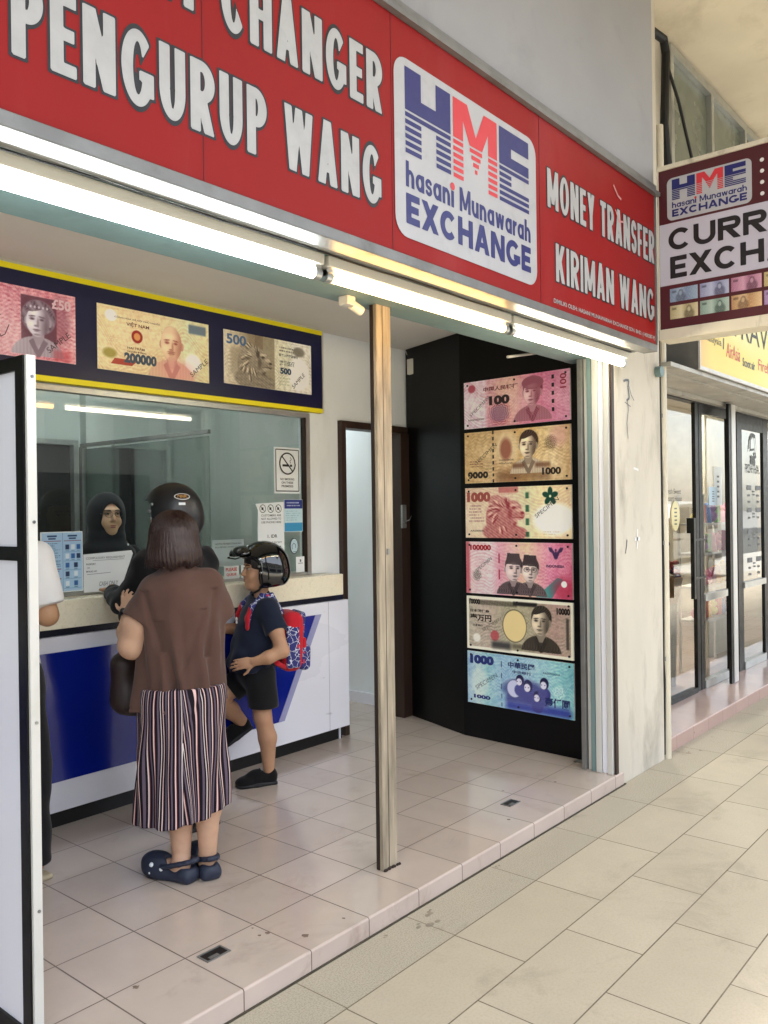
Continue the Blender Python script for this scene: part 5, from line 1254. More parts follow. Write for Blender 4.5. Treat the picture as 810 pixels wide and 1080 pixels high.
m = MB(); m.box(7.365, 7.425, 2.352, 2.376, .092, 2.455); m.part('black_half', [M['black_frame']], t); m = MB(); m.box(7.427, 7.53, 2.347, 2.375, .092, 2.455, 0, .004); m.part('white_half', [M['alu_white']], t)
m = MB(); m.box(5.235, 12, 2.02, 2.46, 2.472, 2.498); m.box(5.235, 12, 2.40, 2.459, 2.44, 2.47); m.box(5.235, 12, 2.30, 2.5, 2.5, 2.899); m.box(5.235, 12, 2.13, 2.16, 2.46, 2.471)
m.solo('soffit_board', [mat('dirty_soffit', '#b3b1a9', .5, metal=.2, var=.2, vs=4, dirt=('#4c4a44', .7), ds=4)], 'dirty grey metal soffit above the neighbouring shop front', 'soffit', (8, 2.3, 2.44))
t = thing('travel_sign', 'yellow travel agency sign with airline names above the neighbouring shop', 'sign', (8, 2.2, 2.5))
m = MB(); m.box(5.68, 10.5, 2.004, 2.298, 2.50, 3.12); m.part('box', [M['lip']], t)
m = MB(); m.box(5.675, 10.5, 1.992, 2.004, 2.50, 2.525); m.box(5.675, 5.69, 1.992, 2.004, 2.525, 3.12); m.part('frame', [M['alu_white']], t)
w, h = 4.81, .594; A = Art(w, h, 240); A.gradx([(0, '#d8a95c'), (.05, '#ddc04e'), (.2, '#d8c24a'), (.4, '#d6d27a'), (1, '#d9b64e')]); A.blend(A.em(.9, .55, .7, .25, 1.2) * .9, '#dfe3cf'); A.blend(A.nz(8, 3) * .3, '#e2cf6a')
FY = FR((0, 2.002, 0), (1, 0, 0), (0, 0, 1)); A.put('face', FY, 5.69, 2.525, t, M['print'], .0)
m = MB(); text(m, FY, 'TRAVEL', 6.33, 7.62, 2.83, 3.02, .002, .0); m.part('lettering', [M['ink_black']], t)
m = MB(); text(m, FY, 'malaysia', 5.79, 6.13, 2.70, 2.765, .002, .0); text(m, FY, 'Scoot air', 6.60, 6.90, 2.635, 2.70, .002, .02); stroke(m, FY, [(6.17, 2.70), (6.18, 2.78)], .02); m.part('airline_name', [M['ink_grey']], t)
m = MB(); text(m, FY, 'AirAsia', 6.23, 6.54, 2.655, 2.76, .002, .0, shear=.1); text(m, FY, 'Firefly', 6.98, 7.35, 2.62, 2.74, .002, .0, shear=.1); m.part('red_airline_name', [M['ink_red']], t)

# inside of the neighbouring shop
t = thing('neighbour_room', 'cream inner walls of the neighbouring shop seen through its glass', 'wall', (8.5, 5.0, .09))
m = MB(); m.box(5.2, 12.2, 5.4, 5.5, .09, 3.0); m.box(5.2, 5.28, 2.62, 5.4, .09, 3.0); m.box(12.1, 12.2, 2.53, 5.4, .09, 3.0); m.box(5.2, 12.2, 2.53, 5.5, 2.9, 3.0); m.part('wall', [mat('inner_wall', '#ddd6c4', .7)], t)
t = thing('inner_partition', 'pale partition board standing behind the menu pane of the neighbouring shop', 'partition', (8.5, 2.9, .09))
m = MB(); m.box(8.10, 8.74, 2.53, 2.545, .90, 2.29); m.box(8.5, 9.6, 2.95, 3.0, .09, 2.5); m.part('board', [mat('partition_board', '#c9c2b2', .6)], t)
t = thing('display_rack', 'white rack of colourful snacks and toys inside the neighbouring shop', 'rack', (8.1, 2.78, .09))
m = MB()
for z in (.55, .85, 1.15, 1.42): m.box(7.62, 8.56, 2.66, 2.90, z, z + .02)
for x_ in (7.62, 8.54):
    for y_ in (2.66, 2.88): m.box(x_, x_ + .02, y_, y_ + .02, .09, 1.7)
m.part('shelf', [M['alu_white']], t)
cols = ['#d8484e', '#e8a03a', '#e27ba0', '#5a9a4e', '#3a6ab0', '#e8d35a', '#b03a5a', '#f0a8b8', '#7a3a8a']
TOY = 'small toys and snack packets on the inner rack'
tm = [mat('toy_%s' % c[1:], c, .4, var=.15, vs=30) for c in cols]
kk = 0
for z in (.57, .87, 1.17, 1.44):
    for x_ in (7.68, 7.81, 7.94, 8.07, 8.20, 8.33, 8.46):
        s_ = .045 + .02 * rng.rand(); m = MB()
        if kk % 3 == 0: m.ell((x_, 2.75, z + s_), (s_, s_, s_ * .95)); m.ell((x_, 2.74, z + s_ * 2.3), (s_ * .7, s_ * .7, s_ * .65)); m.ell((x_ - s_ * .5, 2.74, z + s_ * 2.9), (s_ * .22, s_ * .15, s_ * .3)); m.ell((x_ + s_ * .5, 2.74, z + s_ * 2.9), (s_ * .22, s_ * .15, s_ * .3))
        elif kk % 3 == 1: m.box(x_ - s_, x_ + s_, 2.72, 2.76, z, z + s_ * 3, 0, .012)
        else: m.cyl((x_, 2.75, z), (x_, 2.75, z + s_ * 2.2), s_ * .8, s_ * .6, 12); m.ell((x_, 2.75, z + s_ * 2.4), (s_ * .62, s_ * .62, s_ * .5))
        m.solo('toy', [tm[(kk * 4 + 2) % 9]], 'small bright toy or packet on the wire rack behind the neighbouring glass', 'toy', (x_, 2.75, z), TOY, smooth=(kk % 3 != 1)); kk += 1
t = thing('flower_basket', 'basket of red and purple flowers low behind the neighbouring glass pane', 'flower basket', (7.0, 2.80, .09))
m = MB(); m.cyl((7.0, 2.80, .78), (7.0, 2.80, 1.0), .12, .17, 16); m.part('basket', [mat('wicker', '#8a6238', .8, bmp=.5, bs=60)], t)
m = MB(); m.cyl((7.0, 2.80, .09), (7.0, 2.80, .78), .10, .12, 16); m.part('stand', [mat('stand_paint', '#6c6a5c', .7)], t)
m = MB(); m2 = MB()
for k in range(46):
    a, r = rng.rand() * 6.28, .17 * math.sqrt(rng.rand()); zz = 1.0 + .16 * rng.rand()
    (m if k % 3 else m2).ell((7.0 + r * math.cos(a), 2.80 + r * math.sin(a), zz), (.032, .032, .02), nu=8, nv=5)
for k in range(16):
    a, r = rng.rand() * 6.28, .09 * math.sqrt(rng.rand()); m2.ell((6.94 + r * math.cos(a), 2.80 + r * math.sin(a), 1.2 + .16 * rng.rand()), (.028, .028, .022), nu=8, nv=5)
m.part('bloom', [mat('red_bloom', '#b8402e', .6)], t, True); m2.part('bloom', [mat('purple_bloom', '#5a2f5c', .6)], t, True)
t = thing('added_inner_lamp', 'unseen tube lamp added to brighten the inside of the neighbouring shop', 'lamp', (8, 3.6, 2.86)); m = MB(); m.cyl((7.4, 3.6, 2.86), (8.6, 3.6, 2.86), .015); m.part('tube', [emat('inner_fill_tube', (1, .95, .85), 30.0 * 5)], t)  # unseen lamp added to brighten the shop behind the glass

# ================================================================== the street behind the camera (houses and van invented for the panes to reflect)
H = 'invented shophouses across the street'
for k in range(5):
    x0 = -14 + 11 * k; t = thing('shophouse', 'invented cream shophouse across the street for the glass to mirror', 'building', (x0 + 5.4, -19, -.15), H)
    m = MB(); m.box(x0, x0 + 10.9, -24, -18, -.15, 6.5); m.part('wall', [M['farwall']], t)
    m = MB(); m.box(x0 - .05, x0 + 10.95, -24, -17.4, 6.5, 6.9); m.part('roof', [M['roof']], t)
    for j in range(4): m = MB(); m.box(x0 + 1 + 2.5 * j, x0 + 2.4 + 2.5 * j, -18, -17.96, 4.0, 5.8); m.part('window', [M['farglass']], t)
    m = MB(); m.box(x0 + 1, x0 + 9.9, -18, -17.96, 0, 3); m.part('shutter', [M['farglass']], t)
t = thing('invented_van', 'invented white van at the kerb for the neighbouring glass to mirror', 'van', (20.0, -3.2, -.15))  # van invented as something for the glass to mirror
FV = FR((0, -4.05, 0), (-1, 0, 0), (0, 0, 1))
prof = [(-22.2, .25), (-17.7, .25), (-17.55, .55), (-17.65, .85), (-18.5, 1.0), (-19.1, 1.65), (-22.1, 1.75), (-22.25, 1.0)]
m = MB(); m.prism(FV, prof, 0, 1.7); bd = m.part('body', [mat('van_paint', '#dcdcd8', .25, var=.02, coat=.6)], t)
for a, b in ((-19.0, -20.0), (-20.1, -21.1), (-21.2, -21.95)):
    m = MB(); m.prism(FV, [(b, 1.05), (a + (.45 if a == -19.0 else 0), 1.05), (a, 1.58), (b, 1.6)], -.006, 1.706); m.part('window', [M['farglass']], bd)
m = MB(); m.prism(FV, [(-22.2, .30), (-17.6, .30), (-17.6, .42), (-22.2, .42)], -.012, 1.712); m.part('bumper', [M['rubber']], bd)
for x_ in (18.5, 21.3):
    for y_ in (-2.5, -3.9):
        m = MB(); m.cyl((x_, y_ - .0, .17), (x_, y_ + .18, .17), .32, n=24); wh = m.part('wheel', [M['rubber']], t); m = MB(); m.cyl((x_, y_ - .01, .17), (x_, y_ + .19, .17), .18, n=20); m.part('rim', [M['alu']], wh)

# ================================================================== people
SK = {}
def skin(c): 
    if c not in SK: SK[c] = mat('skin', c, .52, var=.08, vs=22, bmp=.08, bs=240, sss=.06, spec=.4, dirt=('#a8604c', .18), ds=12)
    return SK[c]
def cloth(name, c, bs=420, rough=.9, var=.1): return mat(name, c, rough, var=var, vs=9, bmp=.14, bs=bs, spec=.2, sheen=.12)
def hairmat(name, c):
    m, t, b = nodes(name)
    v = coords(t, (1, 1, .07)); n = noise(t, v, 160, 4, .6); n2 = noise(t, v, 34, 3)
    cc = srgb(c); t.links.new(mixc(t, n, tuple(x * .5 for x in cc), tuple(x * 1.9 for x in cc)), b.inputs['Base Color'])
    setin(b, Roughness=.42); b.inputs['Specular IOR Level'].default_value = .5
    bump(t, b, mth(t, 'ADD', n, n2), .7, .006); return m
def A3(*v): return np.array(v, float)
def head(S, c, R, s=1.0, ears=True):
    c = np.array(c, float); P = lambda *v: c + s * (R @ np.array(v, float))
    S.ell(P(0, -.012, .028), s * A3(.074, .094, .092), R, .02); S.ell(P(0, .018, -.028), s * A3(.064, .074, .09), R, .02)
    S.ell(P(0, .05, -.098), s * A3(.034, .032, .026), R, .03); S.ell(P(0, .074, .032), s * A3(.05, .018, .012), R, .02)
    for x in (-1, 1):
        S.ell(P(x * .034, .06, -.036), s * A3(.028, .026, .03), R, .02); S.ell(P(x * .031, .098, .010), s * A3(.02, .016, .011), R, .008, 's')
        if ears: S.ell(P(x * .075, -.01, -.005), s * A3(.012, .022, .032), R, .006)
    S.cap(P(0, .086, .014), P(0, .106, -.026), .008 * s, .0125 * s, .008)
    for x in (-1, 1): S.ell(P(x * .011, .096, -.032), s * A3(.009, .01, .008), R, .006)
    S.ell(P(0, .084, -.064), s * A3(.026, .012, .012), R, .008); S.ell(P(0, .100, -.0635), s * A3(.024, .008, .0014), R, .002, 's')
    return P
def face_bits(parent, c, R, s=1.0, lips='#a0584e', lipw=1.0):
    c = np.array(c, float); P = lambda *v: tuple(c + s * (R @ np.array(v, float))); MR = Matrix(R.tolist())
    for x in (-1, 1):
        m = MB(); m.ell(P(x * .031, .0805, .009), (.0125 * s, .0105 * s, .0052 * s), 0, 14, 10, MR); m.ell(P(x * .030, .0885, .0092), (.0058 * s, .0035 * s, .0048 * s), 1, 12, 8, MR); m.ell(P(x * .031, .0815, .0145), (.0142 * s, .0115 * s, .0024 * s), 1, 12, 6, MR)
        m.part('eye', [M['eyewhite'], M['iris']], parent, True, local=True)
        m = MB(); m.tube([P(x * (.012 + .010 * k), .0945 - .0022 * k * k * .5, .030 + .0022 * math.sin(k * .9)) for k in range(5)], [.0022 * s, .0034 * s, .0034 * s, .003 * s, .0015 * s], 6); m.part('eyebrow', [M['browhair']], parent, True, local=True)
    m = MB(); m.ell(P(0, .0895, -.0595), (.021 * s * lipw, .0075 * s, .0045 * s), 0, 14, 8, MR); m.ell(P(0, .0895, -.0685), (.018 * s * lipw, .0075 * s, .005 * s), 0, 14, 8, MR); m.part('lips', [mat('lips', lips, .5)], parent, True, local=True)
M['eyewhite'] = mat('eye_white', '#a89f96', .3, var=.02); M['iris'] = mat('iris', '#1d120c', .2); M['browhair'] = mat('brow_hair', '#17100c', .8)
def hand(S, w, f, n, side, s=1.0, curl=(.25, .3, .35, .4), k=.006, thumb=.5):
    """palm, four unequal fingers of three joints each and a thumb leaving the side of the palm"""
    w = np.array(w, float); f = np.array(f, float); f /= np.linalg.norm(f); n = np.array(n, float); n -= f * (n @ f); n /= np.linalg.norm(n); t = np.cross(f, n) * side
    R = np.stack([t, f, n], 1)
    S.ell(w + f * .048 * s, s * A3(.040, .054, .017), R, .012); S.ell(w + f * .03 * s + t * .022 * s + n * .008 * s, s * A3(.018, .03, .014), R, .01)
    for i, (o, L) in enumerate(((.029, .068), (.0095, .076), (-.0105, .070), (-.029, .054))):
        p = w + f * (.088 - .006 * abs(i - 1)) * s + t * o * s; a = curl[i] * .4; sp_ = t * (o * 1.6)
        r = .0088 * s
        for j, q in enumerate((.46, .30, .24)):
            d = f * math.cos(a) + n * math.sin(a) + sp_; d /= np.linalg.norm(d); p2 = p + d * L * q * 1.05 * s; S.cap(p, p2, r, r * .92, k if j == 0 else .003); p = p2; r *= .92; a += curl[i]
    p = w + f * .026 * s + t * .030 * s; d = t * .75 + f * .62 + n * thumb * .5; d /= np.linalg.norm(d); p2 = p + d * .040 * s; S.cap(p, p2, .0115 * s, .0098 * s, .008)
    d2 = d * .6 + f * .5 + n * thumb * .3; d2 /= np.linalg.norm(d2); S.cap(p2, p2 + d2 * .030 * s, .0095 * s, .0078 * s, .003)
def foot_frame(p, ang): 
    c, s_ = math.cos(ang), math.sin(ang); p = np.array(p, float)
    R = np.array([[c, -s_, 0], [s_, c, 0], [0, 0, 1.]]); return R, (lambda x, y, z: p + R @ np.array([x, y, z], float))
def sneaker(parent, p, ang, L=.22, Wd=.042, pitch=0.0, name='shoe', col='#101012', sole='#1b1b1d', hh=.075):
    R, _ = foot_frame(p, ang); R = R @ Rx(pitch); p = np.array(p, float); G = lambda x, y, z: p + R @ np.array([x, y, z], float)
    S = SDF(); S.box(G(0, L * .27, .038), (Wd * .86, L * .27, .026), .02, R, .02); S.ell(G(0, L * .74, .030), (Wd, L * .28, .033), R, .03); S.ell(G(0, L * .1, .05), (Wd * .86, L * .13, .045), R, .02)
    S.ell(G(0, L * .48, .058), (Wd * .75, L * .25, .034), R, .025); S.ell(G(0, L * .22, hh + .02), (Wd * .55, L * .15, .04), R, .01, 's')
    S.box(G(0, L * .5, -.02), (.2, .3, .022), .001, R, .003, 's')
    sh = S.part(name, cloth('shoe_cloth', col, 300), parent, .004)
    S = SDF(); S.box(G(0, L * .25, .010), (Wd * .92, L * .27, .011), .010, R, .02); S.ell(G(0, L * .70, .012), (Wd * 1.07, L * .32, .016), R, .03); S.box(G(0, L * .5, -.03), (.2, .3, .03), .001, R, .002, 's'); S.part('sole', mat('shoe_sole', sole, .7), sh, .004)
    m = MB()
    for k in range(4): m.tube([tuple(G(-.022, L * (.40 + .075 * k), .084 - .009 * k)), tuple(G(0, L * (.40 + .075 * k), .0925 - .009 * k)), tuple(G(.022, L * (.40 + .075 * k), .084 - .009 * k))], .0032, 6)
    m.part('lace', [M['rubber']], sh, True, local=True); return sh
def helmet(label, loc, yaw, r, m_shell, peak, pitch=0.0):
    t = thing('helmet', label, 'helmet', loc, 'open face motorcycle helmets worn by customers', yaw)
    S = SDF(); S.ell((0, 0, 0), r); S.ell((0, -.02, -.05), (r[0] * .99, r[1] * .9, r[2] * .75), None, .03)
    S.ell((0, 0, 0), (r[0] - .022, r[1] - .022, r[2] - .02), None, .004, 's'); S.ell((0, -.02, -.06), (r[0] - .024, r[1] * .9 - .022, r[2] * .75), None, .004, 's')
    S.box((0, .16, -.05), (r[0] * 1.05, .115, .095), .05, None, .012, 's'); S.box((0, 0, -.20 - .02), (.3, .3, .095), .001, Rx(-.10), .006, 's')
    sh = S.part('shell', m_shell, t, .005)
    S = SDF()
    S.ell((0, 0, 0), (r[0] - .018, r[1] - .018, r[2] - .016)); S.ell((0, -.02, -.06), (r[0] - .02, r[1] * .9 - .018, r[2] * .72), None, .02)
    S.ell((0, 0.005, -.01), (r[0] - .045, r[1] - .04, r[2] - .034), None, .004, 's'); S.ell((0, 0.0, -.09), (r[0] - .048, r[1] - .05, r[2] * .8), None, .01, 's'); S.box((0, .17, -.055), (r[0] * 1.05, .118, .095), .05, None, .012, 's'); S.box((0, 0, -.215), (.3, .3, .1), .001, Rx(-.10), .006, 's')
    S.part('lining', cloth('lining', '#141214'), t, .006)
    m = MB()                                                        # rubber rim round the face opening
    pts = []
    for k in range(25):
        a = math.pi * k / 24; x = -r[0] * 1.0 * math.cos(a); zz = -.125 + .172 * math.sin(a) ** .55
        q = max(0, 1 - (x / r[0]) ** 2 - (zz / r[2]) ** 2 * .95); y = max(.028 + .02 * math.sin(a), r[1] * math.sqrt(q)) if abs(x) < r[0] * .98 else .035
        pts.append((x * .995, min(y, r[1]) * .99, zz))
    if peak:
        S = SDF(); S.ell((0, .118, .064), (.086, .074, .05)); S.ell((0, .108, .049), (.090, .078, .05), None, .004, 's'); S.box((0, -.1, .05), (.3, .2, .3), .001, None, .004, 's'); S.part('peak', m_shell, t, .004)
    m = MB()
    for x in (-1, 1):
        for k, (yy, zz) in enumerate(((.045, .03), (.06, .0), (.05, -.035))):
            xs = r[0] * math.sqrt(max(.05, 1 - (yy / r[1]) ** 2 - (zz / r[2]) ** 2)); m.ell((x * xs, yy, zz), (.008, .008, .008), 0, 10, 8)
    m.part('stud', [M['steel']], t, True, local=True)
    m = MB()
    for x in (-1, 1): m.tube([(x * (r[0] - .03), .02, -.10), (x * .055, .045, -.135), (x * .02, .062, -.152), (0, .066, -.155)], .006, 8)
    m.part('chin_strap', [M['rubber']], t, True, local=True)
    return t
def onell(r, th, ph, u, v, k=1.012):
    """point of an ellipsoid near direction (azimuth th from +y towards +x, height ph) shifted by metres u,v along it"""
    a = th + u / (r[0] * max(.3, math.cos(ph))); b = ph + v / r[2]
    return (k * r[0] * math.cos(b) * math.sin(a), k * r[1] * math.cos(b) * math.cos(a), k * r[2] * math.sin(b))

# ---------------------------------------------------------------- woman in front
def person(label, loc, rz, body, m, vox=.005, lo=None, hi=None, smooth=2):
    o = put('person', body.mesh('person', m, vox, lo, hi, smooth)); o.location = loc; o.rotation_euler = (0, 0, rz)
    return tag(o, label, 'person')
def stripes(name, cx, cyy):
    m, t, b = nodes(name); tc = t.nodes.new('ShaderNodeTexCoord'); sx = t.nodes.new('ShaderNodeSeparateXYZ'); t.links.new(tc.outputs['Object'], sx.inputs[0])
    n = noise(t, coords(t, (1, 1, .5)), 4, 2); n = mth(t, 'MULTIPLY', mth(t, 'SUBTRACT', n, .5), .11)
    a = mth(t, 'ARCTAN2', mth(t, 'SUBTRACT', sx.outputs[0], cx), mth(t, 'SUBTRACT', cyy, sx.outputs[1]))
    a = mth(t, 'ADD', a, n)
    # the right leg panel wraps: stripes there run on a slant
    sl_ = mth(t, 'MULTIPLY', mth(t, 'SUBTRACT', .62, sx.outputs[2]), mth(t, 'MULTIPLY', ramp(t, mth(t, 'ADD', mth(t, 'MULTIPLY', a, 1.6), .34), [(.30, 0.0), (.34, 1.0), (.62, 1.0), (.95, 0.0)]), .85))
    f = mth(t, 'FRACT', mth(t, 'MULTIPLY', mth(t, 'ADD', mth(t, 'SUBTRACT', a, sl_), 9.0), 1.72))
    K = srgb('#17111a'); Pk = srgb('#d8b8b4'); Gy = srgb('#5f5260'); W_ = srgb('#cfc3c0'); Rd = srgb('#9c5a58')
    out = ramp(t, f, [(0, K), (.10, Pk), (.145, Rd), (.165, K), (.27, Gy), (.34, K), (.40, W_), (.435, K), (.52, Pk), (.56, K), (.66, Gy), (.74, K), (.80, W_), (.83, Rd), (.85, K), (.93, Gy)], 'CONSTANT')
    t.links.new(out, b.inputs['Base Color']); setin(b, Roughness=.85); b.inputs['Specular IOR Level'].default_value = .2
    bump(t, b, noise(t, coords(t), 420, 3), .1, .003); return m
def woman():
    hx, hy, hz = -.062, .045, 1.395
    B = SDF()
    head(B, (hx, hy, hz), Rz(.1), .98)
    B.cap((-.045, .01, 1.20), (hx, .035, 1.33), .056, .05, .03)
    B.ell((-.04, .02, 1.0), (.13, .085, .24)); B.ell((-.035, .015, .76), (.12, .085, .12))
    B.cap((-.13, .01, 1.185), (.07, .01, 1.21), .042, .042, .04)
    B.chain([(-.16, .015, 1.185), (-.21, .03, 1.06), (-.230, .055, .972)], [.042, .055, .058], .03)
    B.chain([(-.230, .055, .972), (-.238, .135, 1.015), (-.240, .225, 1.075)], [.057, .048, .027], .02)
    hand(B, (-.240, .228, 1.078), (.04, .40, .9), (.45, .85, -.3), 1, .80, (.30, .42, .55, .75), thumb=.5)
    B.chain([(.085, .02, 1.20), (.105, .14, 1.0), (.04, .29, 1.03)], [.05, .045, .03], .03)
    hand(B, (.04, .292, 1.03), (-.5, .85, .1), (-.6, -.4, -.7), -1, .92, (.4, .45, .5, .5))
    B.chain([(-.10, .02, .68), (-.07, .03, .42), (-.054, .02, .29), (-.049, .012, .085)], [.07, .055, .055, .036], .03)
    B.chain([(.04, .01, .68), (.06, .02, .42), (.060, .0, .29), (.054, -.012, .085)], [.07, .050, .053, .035], .03)
    FL, FRt = ((-.018, -.045, 0), .76), ((.062, -.052, 0), .18)
    for p, a in (FL, FRt):
        R, G = foot_frame(p, a); B.chain([G(0, .055, .07), G(0, .035, .038)], [.036, .027], .02); B.chain([G(0, .05, .045), G(0, .12, .045), G(0, .17, .032)], [.03, .028, .02], .02)
    wo = person('woman in brown top and striped culottes seen from behind with a watch on her wrist', (2.19, 2.88, .075), math.radians(-30), B, skin('#c49d82'), .0046)
    face_bits(wo, (hx, hy, hz), Rz(.1), .98)
    # hair
    S = SDF(); S.ell((hx, .035, 1.425), (.095, .112, .098)); S.cap((hx, .01, 1.39), (hx + .0, .0, 1.345), .097, .106, .03, sq=(1, .95, 1)); S.ell((hx - .055, .03, 1.34), (.05, .075, .07), None, .03); S.ell((hx + .055, .03, 1.335), (.05, .07, .07), None, .03)
    S.ell((hx, .165, 1.37), (.068, .085, .105), None, .02, 's'); S.ell((hx, .03, 1.27), (.075, .07, .05), None, .02, 's')
    wn = wnoise(3, 26, .006, (1, 1, .3)); w2 = wnoise(8, 60, .004, (1, 1, .1), 8)
    def hp(p):
        th = np.arctan2(p[:, 0] - hx, p[:, 1] - .02); z = p[:, 2]; low = np.clip((1.40 - z) / .1, 0, 1)
        return wn(p) * (.3 + low) + w2(p) * (.4 + .8 * low) + .0022 * np.sin(th * 46 + 30 * (1.4 - z)) * (.3 + low) + np.clip((1.305 + .012 * np.sin(th * 7) + .006 * np.sin(th * 31) - z) * .9, 0, 1)
    S.post = hp; hm = hairmat('dark_brown_hair', '#26130d'); hp_ = S.part('hair', hm, wo, .0042, smooth=1)
    r = np.random.RandomState(77); m = MB()                                                   # loose strands over the bob
    for k in range(1150):
        th = r.uniform(-2.35, 2.35); z1 = 1.300 + .022 * r.rand() - .022 * (r.rand() < .12); o_ = .0015 + .0035 * r.rand(); dr = r.uniform(-.22, .22); t0 = r.uniform(.12, .9); fl = r.uniform(-.004, .009); wv = r.uniform(0, 6.28); pts = []
        for i in range(9):
            q = i / 8; ph = t0 + q * (2.1 - t0); a = th + dr * q * q + .03 * math.sin(q * 5 + wv)
            if ph < 1.5: rr, z = math.sin(ph), 1.425 + .102 * math.cos(ph)
            else: rr = 1.0 + .10 * (ph - 1.5) / .6; z = 1.425 + .102 * math.cos(1.5) + (z1 - 1.432) * (ph - 1.5) / .6
            fx = o_ + (fl * max(0, q - .7) / .3)
            pts.append((hx + (rr * .0965 + fx) * math.sin(a), .026 - .004 * q - (rr * .106 + fx) * math.cos(a) + .006, z))
        m.tube(pts, [.0008] * 3 + [.0011] * 4 + [.0009, .0004], 3, cap=False)
    m.part('hair_strands', [hm], hp_, True, local=True)
    # top
    S = SDF(); S.cap((-.13, .01, 1.195), (-.205, .032, 1.06), .066, .082, .03)
    d = A3(-.30, .10, -.95); d /= np.linalg.norm(d); e = A3(-.20, .03, 1.085)
    S.fun(lambda p: np.maximum(-(p - e) @ d, np.linalg.norm(p - e, axis=-1) - .2), e - .2, e + .2, .004, 's')
    S.cap((-.185, .028, 1.10), (-.222, .045, 1.02), .050, .050, .006, 's')
    S.cap((.07, .01, 1.215), (.13, .075, 1.07), .060, .068, .03)
    d2 = A3(.25, .25, -.93); d2 /= np.linalg.norm(d2); e2 = A3(.13, .07, 1.085)
    S.fun(lambda p: np.maximum(np.maximum(-(p - e2) @ d2, np.linalg.norm(p - e2, axis=-1) - .15), .02 - p[..., 0]), e2 - .15, e2 + .15, .004, 's')
    S.cap((-.040, .028, .60), (-.040, .02, 1.05), .196, .168, .03, sq=(1, .70, 1)); S.ell((-.038, .012, 1.13), (.160, .112, .12), None, .04)
    S.cap((-.145, .008, 1.19), (.075, .008, 1.215), .058, .056, .04); S.cap((-.05, .0, 1.20), (-.052, .010, 1.275), .10, .062, .05)
    S.cuts.append(lambda p: .712 + .055 * (p[..., 0] + .04) + .006 * np.sin(p[..., 0] * 21) - p[..., 2]); S.ell((-.058, .03, 1.32), (.058, .06, .05), None, .012, 's')
    wn1, wn2 = wnoise(5, 10, .020, (1, 1, .5)), wnoise(6, 26, .010, (1, 1, .45))
    def sp_(p):
        x, y, z = p[:, 0] + .04, p[:, 1], p[:, 2]; th = np.arctan2(x, -y)
        lo_ = np.clip((1.1 - z) / .35, 0, 1)
        drape = .011 * lo_ * np.sin(th * 8 + 2.2 * np.sin(z * 7)) + .007 * lo_ * np.sin(th * 13 + z * 9)
        diag = .006 * np.exp(-((z - 1.06 - .5 * np.abs(x)) / .05) ** 2) * np.sin(th * 5 + 1) + .013 * np.exp(-((x + .125 + .25 * (z - 1.1)) / .014) ** 2) * (z < 1.2) * (z > .95) + .012 * np.exp(-((x - .115 - .15 * (z - 1.1)) / .013) ** 2) * (z < 1.2) * (z > .92) + .010 * np.exp(-((x - .02 - .35 * (z - .95)) / .018) ** 2) * (z < 1.12) * (z > .76) + .010 * np.exp(-((x + .07 + .22 * (z - .95)) / .016) ** 2) * (z < 1.08) * (z > .74)
        hz_ = z - .712 - .055 * x; hem = .0035 * np.exp(-((hz_ - .022) / .003) ** 2)
        return wn1(p) * (.4 + .6 * lo_) + wn2(p) + drape + diag + hem
    S.post = sp_; S.part('top', cloth('brown_cloth', '#543d35', 500), wo, .005, smooth=1)
    # culottes
    S = SDF(); S.cap((-.040, .02, .74), (-.046, .012, .26), .180, .186, .03, sq=(1, .78, 1)); S.cap((-.04, .02, .82), (-.04, .02, .74), .165, .178, .02, sq=(1, .72, 1))
    S.cuts.append(lambda p: .262 + .10 * (p[..., 0] + .06) + .14 * (p[..., 1] + .12) * (p[..., 1] > -.12) * .3 + .006 * np.sin(p[..., 0] * 17) - p[..., 2]); S.cuts.append(lambda p: p[..., 2] - .80)
    q1 = wnoise(15, 14, .006, (1, 1, .35))
    def cp(p):
        x, y, z = p[:, 0] + .055, p[:, 1] - .02, p[:, 2]; th = np.arctan2(x, -y); lw = np.clip((.78 - z) / .3, 0, 1)
        f = .010 * lw * np.sin(th * 7 + 1.4 * np.sin(z * 6)) + .006 * lw * np.sin(th * 15 + 6 * z) + .012 * lw * np.exp(-((th - .12 - .5 * (.6 - z)) / .09) ** 2)
        pull = .008 * np.exp(-((z - .66 - .35 * (th - .2)) / .022) ** 2) * (th > 0) * (th < 1.1)
        return q1(p) + f + pull
    S.post = cp; S.part('culottes', stripes('striped_cloth', -.055, .02), wo, .005, smooth=1)
    # clogs
    navy = mat('clog_rubber', '#232a3d', .6, var=.08, vs=9, bmp=.05, bs=80)
    for i, (p, a) in enumerate((FL, FRt)):
        R, G = foot_frame(p, a); S = SDF()
        S.box(G(0, .075, .022), (.043, .092, .023), .02, R, .02); S.ell(G(0, .165, .024), (.056, .080, .028), R, .03); S.ell(G(0, .172, .050), (.053, .082, .050), R, .025); S.ell(G(0, .02, .038), (.043, .046, .036), R, .015)
        S.ell(G(0, .052, .098), (.038, .080, .052), R, .01, 's'); S.box(G(0, .1, -.03), (.2, .3, .032), .001, R, .003, 's')
        for k in range(7): S.cap(G(-.028 + .0095 * k, .20 - .012 * abs(k - 3), .088), G(-.028 + .0095 * k, .205 - .012 * abs(k - 3), .06), .0035, .0035, .002, 's')
        pts = [G(.046 * math.cos(q), .115 - .140 * math.sin(q) if q <= math.pi else 0, .058 + .038 * math.sin(q)) for q in np.linspace(0, math.pi, 11)]
        S.chain(pts, [.0105] * 11, .006)
        cl = S.part('clog', navy, wo, .0042, smooth=2)
